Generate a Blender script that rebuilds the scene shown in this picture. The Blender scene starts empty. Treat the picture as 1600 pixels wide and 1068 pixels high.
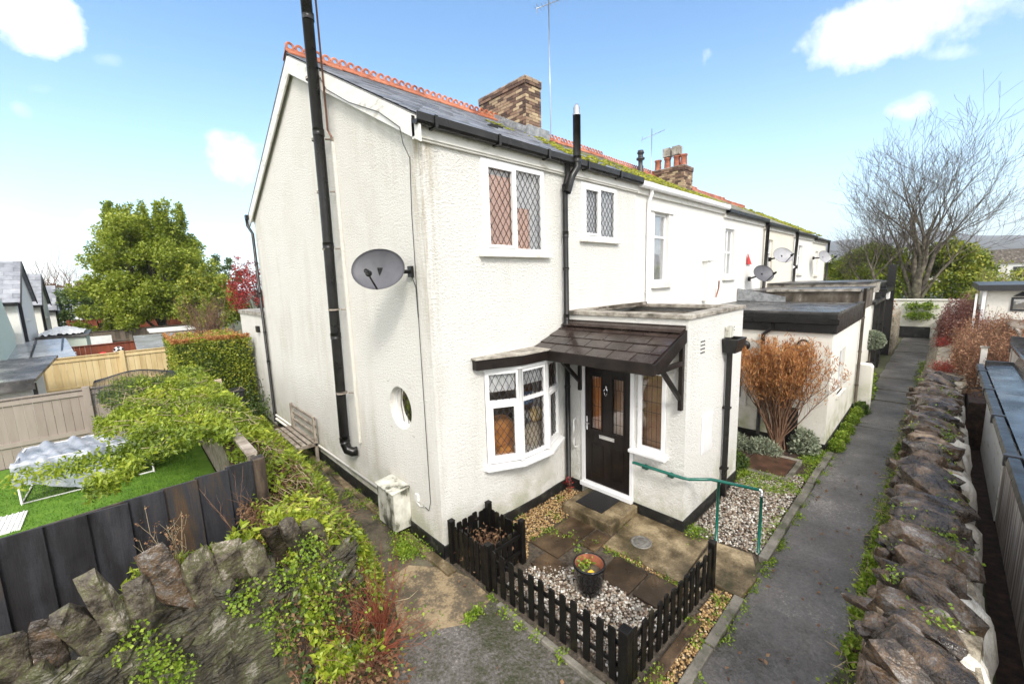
import bpy, bmesh, math, random
import numpy as np
from mathutils import Vector, Matrix
random.seed(7); RNG = np.random.default_rng(7)
scn = bpy.context.scene
COL = scn.collection
V = Vector

# ------------------------------------------------------------------ camera
CAM = V((-2.8094, -4.4403, 3.7229)); YAW, PITCH, ROLL, F = 0.80998, -0.146338, -0.032804, 641.39
_fw = V((math.cos(PITCH)*math.cos(YAW), math.cos(PITCH)*math.sin(YAW), math.sin(PITCH)))
_r = _fw.cross(V((0, 0, 1))).normalized(); _u = _r.cross(_fw)
_r2 = _r*math.cos(ROLL)+_u*math.sin(ROLL); _u2 = -_r*math.sin(ROLL)+_u*math.cos(ROLL)
cd = bpy.data.cameras.new('camera'); cam = bpy.data.objects.new('camera', cd); COL.objects.link(cam)
m = Matrix.Identity(4)
for i in range(3):
    m[i][0] = _r2[i]; m[i][1] = _u2[i]; m[i][2] = -_fw[i]; m[i][3] = CAM[i]
cam.matrix_world = m
cd.sensor_width = 36; cd.lens = F/1600*36; cd.clip_start = .05; cd.clip_end = 6000
scn.camera = cam

# ------------------------------------------------------------------ materials
def ramp(nt, stops):
    n = nt.nodes.new('ShaderNodeValToRGB'); e = n.color_ramp.elements
    while len(e) < len(stops): e.new(.5)
    for i, (p, c) in enumerate(stops):
        e[i].position = p; e[i].color = (c[0], c[1], c[2], 1)
    return n
def noise(nt, src, scale, detail=5, stretch=(1, 1, 1), rough=.6, kind='ShaderNodeTexNoise'):
    mp = nt.nodes.new('ShaderNodeMapping'); mp.inputs['Scale'].default_value = stretch
    nt.links.new(src, mp.inputs['Vector'])
    n = nt.nodes.new(kind); n.inputs['Scale'].default_value = scale
    if kind == 'ShaderNodeTexNoise':
        n.inputs['Detail'].default_value = detail; n.inputs['Roughness'].default_value = rough
    nt.links.new(mp.outputs[0], n.inputs['Vector'])
    return n
def mathn(nt, op, a, b=None, clamp=False):
    n = nt.nodes.new('ShaderNodeMath'); n.operation = op; n.use_clamp = clamp
    for i, x in enumerate((a, b)):
        if x is None: continue
        if isinstance(x, (int, float)): n.inputs[i].default_value = x
        else: nt.links.new(x, n.inputs[i])
    return n.outputs[0]
def mixc(nt, fac, a, b, mode='MIX'):
    n = nt.nodes.new('ShaderNodeMix'); n.data_type = 'RGBA'; n.blend_type = mode
    for i, x in ((0, fac), (6, a), (7, b)):
        if isinstance(x, (int, float)): n.inputs[i].default_value = x
        elif isinstance(x, (tuple, list)): n.inputs[i].default_value = (x[0], x[1], x[2], 1)
        else: nt.links.new(x, n.inputs[i])
    return n.outputs[2]
def start(name):
    mt = bpy.data.materials.new(name); mt.use_nodes = True
    nt = mt.node_tree; b = nt.nodes['Principled BSDF']
    g = nt.nodes.new('ShaderNodeNewGeometry')
    return mt, nt, b, g.outputs['Position']
def setbump(nt, b, h, strength, dist):
    bp = nt.nodes.new('ShaderNodeBump'); bp.inputs['Strength'].default_value = strength
    bp.inputs['Distance'].default_value = dist
    nt.links.new(h, bp.inputs['Height']); nt.links.new(bp.outputs[0], b.inputs['Normal'])
def mat(name, stops, scale=4, detail=6, rough=.6, rough2=None, bump=0, bscale=60, dist=.01, metallic=0,
        attr=0, stretch=(1, 1, 1), trans=0, spec=.5, bstretch=(1, 1, 1), fleck=0, fscale=70, bump2=0):
    mt, nt, b, P = start(name)
    if not isinstance(stops, list): stops = [(0, [c*.88 for c in stops]), (1, [min(1, c*1.08) for c in stops])]
    n = noise(nt, P, scale, detail, stretch)
    f = n.outputs['Fac']
    f = mathn(nt, 'ADD', mathn(nt, 'MULTIPLY', mathn(nt, 'SUBTRACT', f, .5), 2.9), .5, True)
    if attr:
        a = nt.nodes.new('ShaderNodeAttribute'); a.attribute_name = 'rnd'
        f = mathn(nt, 'ADD', mathn(nt, 'MULTIPLY', a.outputs['Fac'], attr), mathn(nt, 'MULTIPLY', f, 1-attr), True)
    if fleck:
        fn = noise(nt, P, fscale, 2, rough=.8); f2 = noise(nt, P, fscale*.31, 3, rough=.7)
        k = mathn(nt, 'ADD', mathn(nt, 'MULTIPLY', mathn(nt, 'SUBTRACT', fn.outputs['Fac'], .5), 2.4*fleck), mathn(nt, 'MULTIPLY', mathn(nt, 'SUBTRACT', f2.outputs['Fac'], .5), 1.3*fleck))
        f = mathn(nt, 'ADD', f, k, True)
    r = ramp(nt, stops); nt.links.new(f, r.inputs[0]); nt.links.new(r.outputs[0], b.inputs['Base Color'])
    b.inputs['Metallic'].default_value = metallic; b.inputs['Roughness'].default_value = rough
    b.inputs['Specular IOR Level'].default_value = spec
    if rough2 is not None:
        n2 = noise(nt, P, scale*.7+1.3, 4)
        q = nt.nodes.new('ShaderNodeMapRange'); q.inputs[1].default_value = .35; q.inputs[2].default_value = .65
        q.inputs[3].default_value = rough; q.inputs[4].default_value = rough2
        nt.links.new(n2.outputs['Fac'], q.inputs[0]); nt.links.new(q.outputs[0], b.inputs['Roughness'])
    if bump:
        n3 = noise(nt, P, bscale, 4, bstretch); hh = n3.outputs['Fac']
        if bump2: n4 = noise(nt, P, bscale*.22, 4, bstretch); hh = mathn(nt, 'ADD', hh, mathn(nt, 'MULTIPLY', n4.outputs['Fac'], bump2))
        setbump(nt, b, hh, bump, dist)
    if trans:
        t = nt.nodes.new('ShaderNodeBsdfTranslucent'); nt.links.new(r.outputs[0], t.inputs[0])
        mx = nt.nodes.new('ShaderNodeMixShader'); mx.inputs[0].default_value = trans
        out = nt.nodes['Material Output']
        nt.links.new(b.outputs[0], mx.inputs[1]); nt.links.new(t.outputs[0], mx.inputs[2]); nt.links.new(mx.outputs[0], out.inputs[0])
    return mt

def roughcast(name, base, dirt=(.42, .40, .30), amount=.5, bump=.75, grain=30, low_green=.6):
    mt, nt, b, P = start(name)
    sep = nt.nodes.new('ShaderNodeSeparateXYZ'); nt.links.new(P, sep.inputs[0]); z = sep.outputs[2]
    st = noise(nt, P, 1.0, 6, (2.6, 2.6, .28), .65)           # vertical runs of algae
    bl = noise(nt, P, .55, 5)
    k = mathn(nt, 'MULTIPLY', mathn(nt, 'SUBTRACT', st.outputs['Fac'], .47), 4.0, True)
    k = mathn(nt, 'MULTIPLY', k, mathn(nt, 'MULTIPLY', mathn(nt, 'SUBTRACT', bl.outputs['Fac'], .40), 4, True))
    k = mathn(nt, 'MULTIPLY', k, amount)
    c = mixc(nt, k, base, dirt)
    # algae close to the ground
    lo = nt.nodes.new('ShaderNodeMapRange'); lo.inputs[1].default_value = .15; lo.inputs[2].default_value = .9
    lo.inputs[3].default_value = 1; lo.inputs[4].default_value = 0; nt.links.new(z, lo.inputs[0])
    gn = noise(nt, P, 2.2, 6)
    g = mathn(nt, 'MULTIPLY', mathn(nt, 'MULTIPLY', lo.outputs[0], low_green), mathn(nt, 'MULTIPLY', mathn(nt, 'SUBTRACT', gn.outputs['Fac'], .42), 5, True))
    c = mixc(nt, g, c, (.34, .36, .16))
    hx = nt.nodes.new('ShaderNodeVectorMath'); hx.operation = 'LENGTH'; mpp = nt.nodes.new('ShaderNodeMapping'); mpp.inputs['Scale'].default_value = (1, 1, 0); nt.links.new(P, mpp.inputs[0]); nt.links.new(mpp.outputs[0], hx.inputs[0])
    cn = noise(nt, P, 3, 5, (3, 3, .35)); hz_ = nt.nodes.new('ShaderNodeMapRange'); hz_.inputs[1].default_value = 3.0; hz_.inputs[2].default_value = 5.4; hz_.inputs[3].default_value = .25; hz_.inputs[4].default_value = 1; nt.links.new(z, hz_.inputs[0])
    cs = mathn(nt, 'MULTIPLY', mathn(nt, 'SUBTRACT', 1.0, mathn(nt, 'MULTIPLY', hx.outputs['Value'], 3.6), True), mathn(nt, 'MULTIPLY', mathn(nt, 'SUBTRACT', cn.outputs['Fac'], .42), 5, True), True)
    c = mixc(nt, mathn(nt, 'MULTIPLY', cs, hz_.outputs[0]), c, (.36, .28, .13))
    fine = noise(nt, P, grain*1.5, 3)
    sp = mathn(nt, 'MULTIPLY', mathn(nt, 'SUBTRACT', .44, fine.outputs['Fac']), 3.0*bump, True)
    c = mixc(nt, sp, c, (.62, .58, .49))
    big = noise(nt, P, .9, 8); c = mixc(nt, mathn(nt, 'MULTIPLY', mathn(nt, 'SUBTRACT', big.outputs['Fac'], .5), 1.6*amount, True), c, (.60, .56, .44))
    nt.links.new(c, b.inputs['Base Color']); b.inputs['Roughness'].default_value = .85
    v = noise(nt, P, grain, 3, rough=.7); v2 = noise(nt, P, grain*2.2, 3, rough=.7)
    h = mathn(nt, 'ADD', mathn(nt, 'MULTIPLY', v.outputs['Fac'], 1.4), v2.outputs['Fac'])
    setbump(nt, b, h, min(1, bump), .045)
    return mt

def W(r, g, b_): return (r, g, b_)
M = {}
M['dash'] = roughcast('white_roughcast', (.90, .885, .84), amount=.24)
M['dash_gable'] = roughcast('weathered_roughcast', (.90, .875, .815), (.52, .48, .36), amount=.56)
M['paint'] = roughcast('white_painted_render', (.76, .75, .715), amount=.16, bump=.25, grain=20, low_green=.5)
M['paint2'] = roughcast('cream_painted_render', (.78, .76, .69), amount=.2, bump=.3, grain=25, low_green=1.0)
M['beige'] = roughcast('beige_render', (.76, .71, .61), amount=.3, bump=.3)
M['mint'] = roughcast('pale_green_render', (.62, .70, .60), amount=.2, bump=.2)
M['plinth'] = mat('black_plinth_paint', [(0, (.006, .006, .006)), (.7, (.014, .014, .013)), (1, (.05, .05, .04))], 6, rough=.4, rough2=.7, bump=.5, bscale=40)
M['upvc'] = mat('white_upvc', (.84, .84, .84), 2, rough=.28)
M['whitewood'] = mat('white_board', [(0, (.55, .52, .44)), (.25, (.76, .74, .68)), (1, (.82, .80, .76))], 3, rough=.5, stretch=(1, 1, 3))
M['sill'] = mat('stone_sill_paint', [(0, (.55, .53, .46)), (.4, (.76, .74, .68)), (1, (.8, .79, .74))], 5, rough=.6)
M['blackpl'] = mat('black_plastic', [(0, (.006, .006, .006)), (1, (.018, .017, .016))], 6, rough=.25, rough2=.45, spec=.4)
M['brownwood'] = mat('dark_brown_stained_wood', [(0, (.005, .004, .0035)), (1, (.022, .014, .011))], 5, rough=.3, rough2=.5, spec=.35, bump=.3, bscale=30, bstretch=(1, 1, 1))
M['door'] = mat('dark_brown_door', [(0, (.007, .005, .0045)), (1, (.016, .011, .009))], 5, rough=.32, spec=.35, bump=.25, bscale=50, bstretch=(1, 1, .1))
M['canopytile'] = mat('brown_canopy_slate', [(0, (.016, .010, .009)), (.6, (.038, .026, .022)), (1, (.07, .052, .045))], 6, rough=.08, rough2=.28, attr=.5, bump=.15, bscale=20)
M['slate'] = mat('wet_roof_slate', [(0, (.12, .125, .14)), (.5, (.25, .26, .29)), (.85, (.36, .37, .40)), (1, (.48, .48, .47))], 5, rough=.28, rough2=.5, attr=.6, bump=.3, bscale=30)
M['slate_moss'] = mat('mossy_roof_slate', [(0, (.10, .10, .10)), (.3, (.20, .20, .18)), (.5, (.23, .22, .14)), (.7, (.32, .31, .28)), (1, (.22, .23, .07))], 2.2, rough=.5, rough2=.8, attr=.35, bump=.8, bscale=30, dist=.02)
M['moss'] = mat('bright_moss', [(0, (.07, .08, .01)), (.5, (.24, .25, .02)), (1, (.44, .43, .04))], 14, rough=.95, bump=1, bscale=70, dist=.02)
M['redtile'] = mat('terracotta_ridge', [(0, (.16, .05, .03)), (.5, (.44, .14, .065)), (1, (.62, .28, .17))], 9, rough=.5, attr=.4, bump=.2)
M['brick'] = None
M['terracotta'] = mat('terracotta_pot', [(0, (.22, .07, .04)), (1, (.45, .16, .09))], 9, rough=.6)
M['lead'] = mat('lead_flashing', [(0, (.14, .15, .16)), (1, (.36, .37, .38))], 9, rough=.45)
M['came'] = mat('window_leading', (.05, .05, .055), 9, rough=.4, metallic=.3)
M['metal'] = mat('grey_metal', (.45, .46, .47), 9, rough=.35, metallic=.8)
M['chrome'] = mat('polished_chrome', (.8, .8, .82), 9, rough=.12, metallic=1)
M['dish'] = mat('grey_dish_mesh', [(0, (.065, .065, .075)), (1, (.11, .11, .125))], 3, rough=.5, bump=.25, bscale=180)
M['dish2'] = mat('pale_dish', [(0, (.28, .28, .30)), (1, (.38, .38, .40))], 3, rough=.5)
M['green'] = mat('green_powder_coat', (.004, .11, .08), 4, rough=.22)
M['black_glaze'] = mat('black_glaze', (.008, .008, .009), 4, rough=.08)
M['asphalt'] = mat('wet_asphalt', [(0, (.050, .046, .038)), (.3, (.092, .085, .077)), (.55, (.125, .116, .107)), (.8, (.165, .153, .143)), (1, (.30, .28, .25))], .55, 12, rough=.30, rough2=.6, bump=1, bscale=32, dist=.014, fleck=.5, fscale=34, bump2=.8)
M['edgemoss'] = mat('dark_mossy_dirt', [(0, (.02, .022, .008)), (.5, (.05, .048, .022)), (1, (.11, .10, .05))], 5, 10, rough=.5, rough2=.8, bump=1, bscale=50, dist=.015, fleck=.4)
M['asphalt_yard'] = mat('worn_asphalt', [(0, (.040, .044, .018)), (.25, (.07, .066, .045)), (.45, (.105, .095, .085)), (.75, (.16, .145, .135)), (1, (.30, .28, .26))], 1.0, 12, rough=.36, rough2=.66, bump=1, bscale=28, dist=.018, fleck=.6, fscale=30, bump2=.8)
M['dirt'] = mat('damp_dirt_path', [(0, (.035, .032, .02)), (.4, (.09, .075, .05)), (.7, (.14, .115, .08)), (1, (.17, .16, .10))], 3, 12, rough=.6, bump=.9, bscale=45, dist=.02, fscale=32, fleck=0.4, bump2=.8)
M['patch'] = mat('sandy_concrete', [(0, (.07, .06, .04)), (.35, (.13, .10, .065)), (.55, (.28, .21, .12)), (1, (.40, .31, .19))], 2.0, 12, rough=.6, rough2=.85, bump=.6, bscale=50, dist=.012, fscale=32, fleck=0.25, bump2=.8)
M['slab'] = mat('wet_paving_slab', [(0, (.016, .009, .004)), (.35, (.040, .025, .013)), (.65, (.095, .060, .032)), (1, (.21, .15, .085))], 2.4, 10, rough=.22, rough2=.6, attr=.35, bump=.35, bscale=70, dist=.006, fscale=32, fleck=0.2, bump2=.8)
M['concrete'] = mat('mossy_concrete', [(0, (.035, .030, .010)), (.3, (.085, .062, .030)), (.6, (.18, .135, .075)), (1, (.38, .30, .18))], 2.3, 12, rough=.45, rough2=.8, bump=.5, bscale=60, dist=.01, fscale=32, fleck=0.3, bump2=.8)
M['kerb'] = mat('concrete_kerb', [(0, (.07, .07, .045)), (.45, (.16, .145, .12)), (1, (.26, .24, .20))], 3, 12, rough=.55, bump=.6, bscale=50, dist=.01, fscale=32, fleck=0.3, bump2=.8)
M['coping'] = mat('weathered_coping', [(0, (.10, .09, .07)), (.4, (.28, .25, .21)), (1, (.50, .47, .41))], 5, 10, rough=.75, bump=.8, bscale=30, dist=.015, fscale=32, fleck=0.3, bump2=.8)
M['felt'] = mat('wet_roof_felt', [(0, (.02, .02, .02)), (.5, (.065, .062, .06)), (.8, (.13, .125, .12)), (1, (.22, .21, .19))], 1.8, 10, rough=.15, rough2=.6, bump=.3, bscale=60, dist=.006)
M['felt_brown'] = mat('weathered_parapet', [(0, (.03, .025, .018)), (.5, (.09, .072, .052)), (.8, (.14, .12, .095)), (1, (.30, .27, .23))], 4, 10, rough=.8, bump=.6, bscale=30, stretch=(1, 1, .5))
M['blackroof'] = mat('wet_black_roof_sheet', [(0, (.010, .010, .011)), (.6, (.03, .03, .032)), (1, (.09, .09, .095))], 1.5, 6, rough=.04, rough2=.35, bump=.12, bscale=3, dist=.05)
M['gravel'] = mat('mixed_pebbles', [(0, (.03, .025, .02)), (.2, (.16, .10, .06)), (.38, (.20, .19, .175)), (.55, (.46, .42, .35)), (.72, (.24, .16, .10)), (.85, (.55, .52, .46)), (1, (.85, .84, .80))], 40, 2, rough=.3, attr=.92)
M['gravel_gold'] = mat('golden_pebbles', [(0, (.07, .04, .02)), (.3, (.26, .15, .06)), (.6, (.42, .27, .11)), (.85, (.52, .36, .17)), (1, (.62, .52, .36))], 40, 2, rough=.35, attr=.92)
M['bed'] = mat('dark_gravel_bed', [(0, (.03, .025, .018)), (1, (.13, .10, .07))], 20, 6, rough=.8, bump=.9, bscale=60, dist=.02)
M['soil'] = mat('dark_soil', [(0, (.018, .012, .008)), (.5, (.05, .03, .02)), (1, (.10, .055, .035))], 9, 10, rough=.8, bump=1, bscale=40, dist=.03, fscale=32, fleck=0.3, bump2=.8)
M['ground'] = mat('rough_ground', [(0, (.04, .045, .02)), (.5, (.08, .08, .04)), (1, (.10, .12, .045))], .5, 12, rough=.9, bump=.8, bscale=15, dist=.04, fleck=0.3, bump2=.8)
M['rock'] = mat('dark_wet_stone', [(0, (.007, .005, .004)), (.3, (.026, .019, .014)), (.50, (.062, .048, .037)), (.64, (.115, .070, .036)), (.78, (.125, .112, .102)), (1, (.30, .26, .22))], 7, 12, rough=.14, rough2=.42, attr=.42, bump=1, bscale=13, dist=.035, fleck=0.25, bump2=.8)
M['rock_tan'] = mat('tan_stone', [(0, (.03, .02, .014)), (.4, (.12, .08, .052)), (.8, (.37, .28, .19)), (1, (.50, .40, .28))], 6, 12, rough=.3, rough2=.6, attr=.4, bump=1, bscale=15, dist=.03, fleck=0.2, bump2=.8)
M['rock_moss'] = mat('mossy_grey_stone', [(0, (.008, .007, .004)), (.3, (.028, .024, .015)), (.5, (.072, .060, .040)), (.62, (.060, .066, .018)), (.82, (.17, .155, .12)), (1, (.32, .30, .25))], 5, 12, rough=.4, rough2=.7, attr=.2, bump=1, bscale=14, dist=.035, bstretch=(1, 1, 2.5), fleck=0.3, bump2=.8)
M['rock_grey'] = mat('lichened_grey_stone', [(0, (.012, .010, .007)), (.3, (.05, .040, .028)), (.5, (.11, .090, .065)), (.62, (.09, .095, .035)), (.8, (.20, .17, .13)), (1, (.44, .40, .33))], 7, 12, rough=.4, rough2=.7, attr=.2, bump=1, bscale=18, dist=.03, fleck=.3, bump2=.8)
M['mortar'] = mat('white_painted_mortar', [(0, (.40, .37, .31)), (.4, (.68, .66, .60)), (1, (.78, .77, .72))], 6, 10, rough=.8, bump=1, bscale=20, dist=.03)
M['rubble'] = mat('pale_rubble_wall', [(0, (.10, .085, .055)), (.35, (.26, .22, .16)), (.7, (.42, .37, .28)), (1, (.55, .50, .40))], 9, 12, rough=.8, bump=1, bscale=18, dist=.05)
M['fence_black'] = mat('charcoal_painted_boards', [(0, (.005, .004, .004)), (.35, (.014, .013, .015)), (.6, (.030, .031, .038)), (.8, (.055, .040, .028)), (1, (.10, .055, .028))], 3, 12, rough=.45, rough2=.7, attr=.45, fleck=.15, stretch=(2.5, 2.5, .35), bump=.5, bscale=30, bstretch=(3, 3, .2))
M['fence_dark'] = mat('dark_brown_fence_wood', [(0, (.015, .010, .007)), (.5, (.045, .030, .020)), (1, (.11, .08, .055))], 5, 10, rough=.6, stretch=(2, 2, .4), bump=.5, bscale=40, fleck=.2)
M['picket'] = mat('black_wet_picket', [(0, (.002, .002, .002)), (.7, (.007, .006, .005)), (1, (.035, .03, .015))], 9, rough=.3, rough2=.6, spec=.3, attr=.4, stretch=(1, 1, .4), bump=.4, bscale=60)
M['fence_grey'] = mat('taupe_painted_boards', [(0, (.27, .22, .19)), (1, (.36, .305, .27))], 4, rough=.7, attr=.5, stretch=(2, 2, .3), bump=.25, bscale=40)
M['fence_yellow'] = mat('new_pine_boards', [(0, (.46, .33, .15)), (.5, (.64, .49, .25)), (1, (.74, .61, .36))], 4, rough=.7, attr=.5, stretch=(2, 2, .3), bump=.2)
M['fence_red'] = mat('red_brown_boards', [(0, (.13, .028, .012)), (1, (.30, .075, .03))], 4, rough=.7, attr=.5, stretch=(2, 2, .3))
M['fence_brown'] = mat('weathered_boards', [(0, (.07, .055, .04)), (1, (.21, .17, .13))], 4, rough=.8, attr=.5, stretch=(2, 2, .3))
M['gate'] = mat('brown_stained_gate', [(0, (.07, .03, .015)), (1, (.19, .09, .045))], 4, rough=.6, attr=.5)
M['greywood'] = mat('silvered_wood', [(0, (.16, .13, .10)), (.6, (.34, .29, .24)), (1, (.44, .39, .33))], 6, rough=.7, stretch=(1, 1, 1), bump=.4)
M['shedwood'] = mat('weathered_shed_side', [(0, (.12, .085, .06)), (.35, (.30, .24, .19)), (.6, (.50, .45, .39)), (1, (.76, .73, .68))], 2.5, 8, rough=.7, stretch=(4.5, 4.5, .22), bump=.3)
M['tarp'] = mat('silver_tarpaulin', [(0, (.20, .23, .27)), (.5, (.34, .37, .42)), (1, (.52, .54, .58))], 3, rough=.3, rough2=.5, metallic=.1, bump=.6, bscale=7, dist=.05)
M['lawn'] = mat('artificial_lawn', [(0, (.055, .14, .012)), (.5, (.13, .27, .02)), (1, (.23, .38, .045))], 5, 10, rough=.8, attr=.5, trans=.2)
M['leaf_vine'] = mat('yellow_green_vine_leaf', [(0, (.06, .09, .010)), (.25, (.15, .22, .020)), (.6, (.33, .41, .035)), (.88, (.52, .55, .07)), (1, (.62, .50, .10))], 2.2, 4, rough=.4, attr=.7, trans=.3)
M['leaf_dark'] = mat('dark_evergreen_leaf', [(0, (.022, .045, .012)), (.5, (.07, .12, .022)), (1, (.16, .22, .04))], .9, 4, rough=.4, attr=.65, trans=.2)
M['leaf_laurel'] = mat('olive_evergreen_leaf', [(0, (.06, .10, .010)), (.35, (.22, .29, .025)), (.7, (.38, .44, .05)), (1, (.56, .58, .11))], .8, 4, rough=.4, attr=.6, trans=.4)
M['leaf_hedge'] = mat('hedge_leaf', [(0, (.05, .08, .010)), (.35, (.16, .22, .02)), (.7, (.36, .39, .04)), (1, (.56, .48, .09))], 1.5, 4, rough=.45, attr=.65, trans=.25)
M['leaf_rust'] = mat('rusty_twig_leaf', [(0, (.15, .06, .035)), (.5, (.33, .16, .085)), (1, (.54, .33, .19))], 3, 4, rough=.7, attr=.75, trans=.25)
M['leaf_orange'] = mat('orange_withered_leaf', [(0, (.22, .075, .025)), (.5, (.50, .22, .07)), (1, (.72, .43, .18))], 5, 4, rough=.7, attr=.75, trans=.3)
M['leaf_red'] = mat('bright_red_leaf', [(0, (.12, .012, .012)), (.5, (.36, .025, .025)), (1, (.58, .10, .07))], 3, 4, rough=.5, attr=.75, trans=.3)
M['leaf_pink'] = mat('dusky_pink_brown_leaf', [(0, (.10, .04, .04)), (.5, (.26, .13, .11)), (1, (.46, .28, .21))], 3, 4, rough=.7, attr=.75, trans=.2)
M['leaf_weed'] = mat('fresh_weed_leaf', [(0, (.06, .12, .010)), (.5, (.20, .31, .025)), (1, (.42, .52, .06))], 4, 4, rough=.5, attr=.7, trans=.3)
M['leaf_silver'] = mat('silvery_leaf', [(0, (.12, .15, .10)), (.5, (.26, .30, .20)), (1, (.42, .46, .34))], 5, 4, rough=.6, attr=.7, trans=.2)
M['leaf_dead'] = mat('dead_brown_leaf', [(0, (.07, .035, .018)), (.5, (.19, .10, .05)), (1, (.34, .21, .11))], 5, 4, rough=.8, attr=.8, trans=.15)
M['twig'] = mat('brown_twig', [(0, (.10, .05, .03)), (1, (.26, .15, .09))], 9, rough=.8)
M['twig_red'] = mat('red_brown_twig', [(0, (.13, .03, .015)), (1, (.30, .085, .04))], 9, rough=.7)
M['twig_pale'] = mat('pale_dry_stem', [(0, (.26, .19, .11)), (1, (.50, .42, .27))], 9, rough=.8)
M['bark'] = mat('grey_lichen_bark', [(0, (.05, .038, .03)), (.5, (.115, .095, .075)), (1, (.22, .20, .14))], 5, rough=.9, bump=.5, bscale=20)
M['hill'] = mat('distant_hillside', [(0, (.05, .055, .045)), (.5, (.09, .085, .075)), (1, (.12, .12, .08))], .02, 8, rough=1)
M['interior'] = mat('warm_room_wall', (.42, .26, .15), 2, rough=.9)
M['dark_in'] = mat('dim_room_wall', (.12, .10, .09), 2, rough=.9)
M['curtain'] = mat('peach_curtain', [(0, (.56, .28, .17)), (1, (.76, .46, .32))], 3, rough=.9, stretch=(6, 6, .3))
M['greyglass'] = mat('obscured_grey_glass', [(0, (.10, .10, .10)), (1, (.30, .31, .31))], 3, rough=.3, stretch=(1, 5, .8))
M['net'] = mat('pale_net_curtain', [(0, (.50, .51, .53)), (1, (.74, .74, .75))], 4, rough=.9, stretch=(6, 6, .3))
M['amber'] = mat('amber_hall_curtain', [(0, (.50, .17, .04)), (1, (.78, .34, .10))], 3, rough=.8, stretch=(5, 5, .4))
M['tanpane'] = mat('hall_tan_panel', [(0, (.40, .22, .12)), (1, (.55, .36, .22))], 3, rough=.7)
M['black'] = mat('near_black', (.008, .008, .008), 4, rough=.7)
M['darkgrey'] = mat('dark_grey_trim', (.03, .03, .033), 4, rough=.4)
M['cream'] = mat('cream_cloth', (.60, .50, .36), 6, rough=.9)
M['yellow'] = mat('yellow_cloth', (.75, .48, .05), 6, rough=.9)
M['orange'] = mat('orange_cloth', [(0, (.42, .16, .04)), (1, (.66, .30, .08))], 6, rough=.9)
M['blue'] = mat('blue_cloth', (.15, .28, .5), 6, rough=.9)
M['redpaint'] = mat('red_plastic', (.65, .03, .03), 6, rough=.4)
M['white'] = mat('plain_white', (.8, .8, .78), 6, rough=.5)
M['poly'] = mat('grey_glazed_sheet', [(0, (.22, .23, .24)), (1, (.40, .41, .42))], 1.5, rough=.12, rough2=.3)
M['brass'] = mat('copper_pipe', (.20, .10, .065), 8, rough=.4, metallic=.5)
M['meter'] = mat('stained_white_box', [(0, (.035, .04, .03)), (.25, (.16, .16, .12)), (.42, (.50, .49, .42)), (1, (.78, .77, .70))], 3.0, 12, rough=.6, stretch=(1.5, 1.5, .9), bump=.2)
M['mat_rubber'] = mat('black_rubber_mat', (.005, .0045, .0045), 20, rough=.55, bump=1, bscale=90, dist=.02)
M['ironcover'] = mat('cast_cover', [(0, (.10, .095, .085)), (1, (.22, .21, .19))], 20, rough=.5, bump=.6, bscale=90)
M['rustplate'] = mat('rusty_wet_board', [(0, (.035, .02, .014)), (1, (.11, .055, .035))], 5, rough=.3, bump=.3)

def brick_mat():
    mt, nt, b, P = start('buff_brick')
    a = nt.nodes.new('ShaderNodeAttribute'); a.attribute_name = 'rnd'
    r = ramp(nt, [(0, (.035, .025, .02)), (.3, (.12, .07, .05)), (.52, (.24, .15, .10)), (.72, (.40, .30, .19)), (1, (.60, .48, .30))])
    n = noise(nt, P, 14, 6)
    f = mathn(nt, 'ADD', mathn(nt, 'MULTIPLY', a.outputs['Fac'], .75), mathn(nt, 'MULTIPLY', n.outputs['Fac'], .25), True)
    nt.links.new(f, r.inputs[0]); nt.links.new(r.outputs[0], b.inputs['Base Color']); b.inputs['Roughness'].default_value = .8
    setbump(nt, b, n.outputs['Fac'], .5, .01)
    return mt
M['brick'] = brick_mat()
def glass_mat(name, refl, tint=(1, 1, 1)):
    mt = bpy.data.materials.new(name); mt.use_nodes = True; nt = mt.node_tree; nt.nodes.remove(nt.nodes['Principled BSDF'])
    out = nt.nodes['Material Output']
    t = nt.nodes.new('ShaderNodeBsdfTransparent'); t.inputs[0].default_value = (*tint, 1)
    g = nt.nodes.new('ShaderNodeBsdfGlossy'); g.inputs['Roughness'].default_value = .02
    geo = nt.nodes.new('ShaderNodeNewGeometry')
    n = noise(nt, geo.outputs['Position'], 2.2, 2); bp = nt.nodes.new('ShaderNodeBump'); bp.inputs['Strength'].default_value = .25; bp.inputs['Distance'].default_value = .02
    nt.links.new(n.outputs['Fac'], bp.inputs['Height']); nt.links.new(bp.outputs[0], g.inputs['Normal'])
    lw = nt.nodes.new('ShaderNodeLayerWeight'); lw.inputs[0].default_value = .25
    f = mathn(nt, 'ADD', mathn(nt, 'MULTIPLY', lw.outputs['Fresnel'], .9), refl, True)
    mx = nt.nodes.new('ShaderNodeMixShader'); nt.links.new(f, mx.inputs[0])
    nt.links.new(t.outputs[0], mx.inputs[1]); nt.links.new(g.outputs[0], mx.inputs[2]); nt.links.new(mx.outputs[0], out.inputs[0])
    return mt
M['glass'] = glass_mat('window_glass', .16)
M['glass_f'] = glass_mat('reflective_glass', .35)
for k, mm in list(M.items()):
    if mm is None: del M[k]

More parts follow.
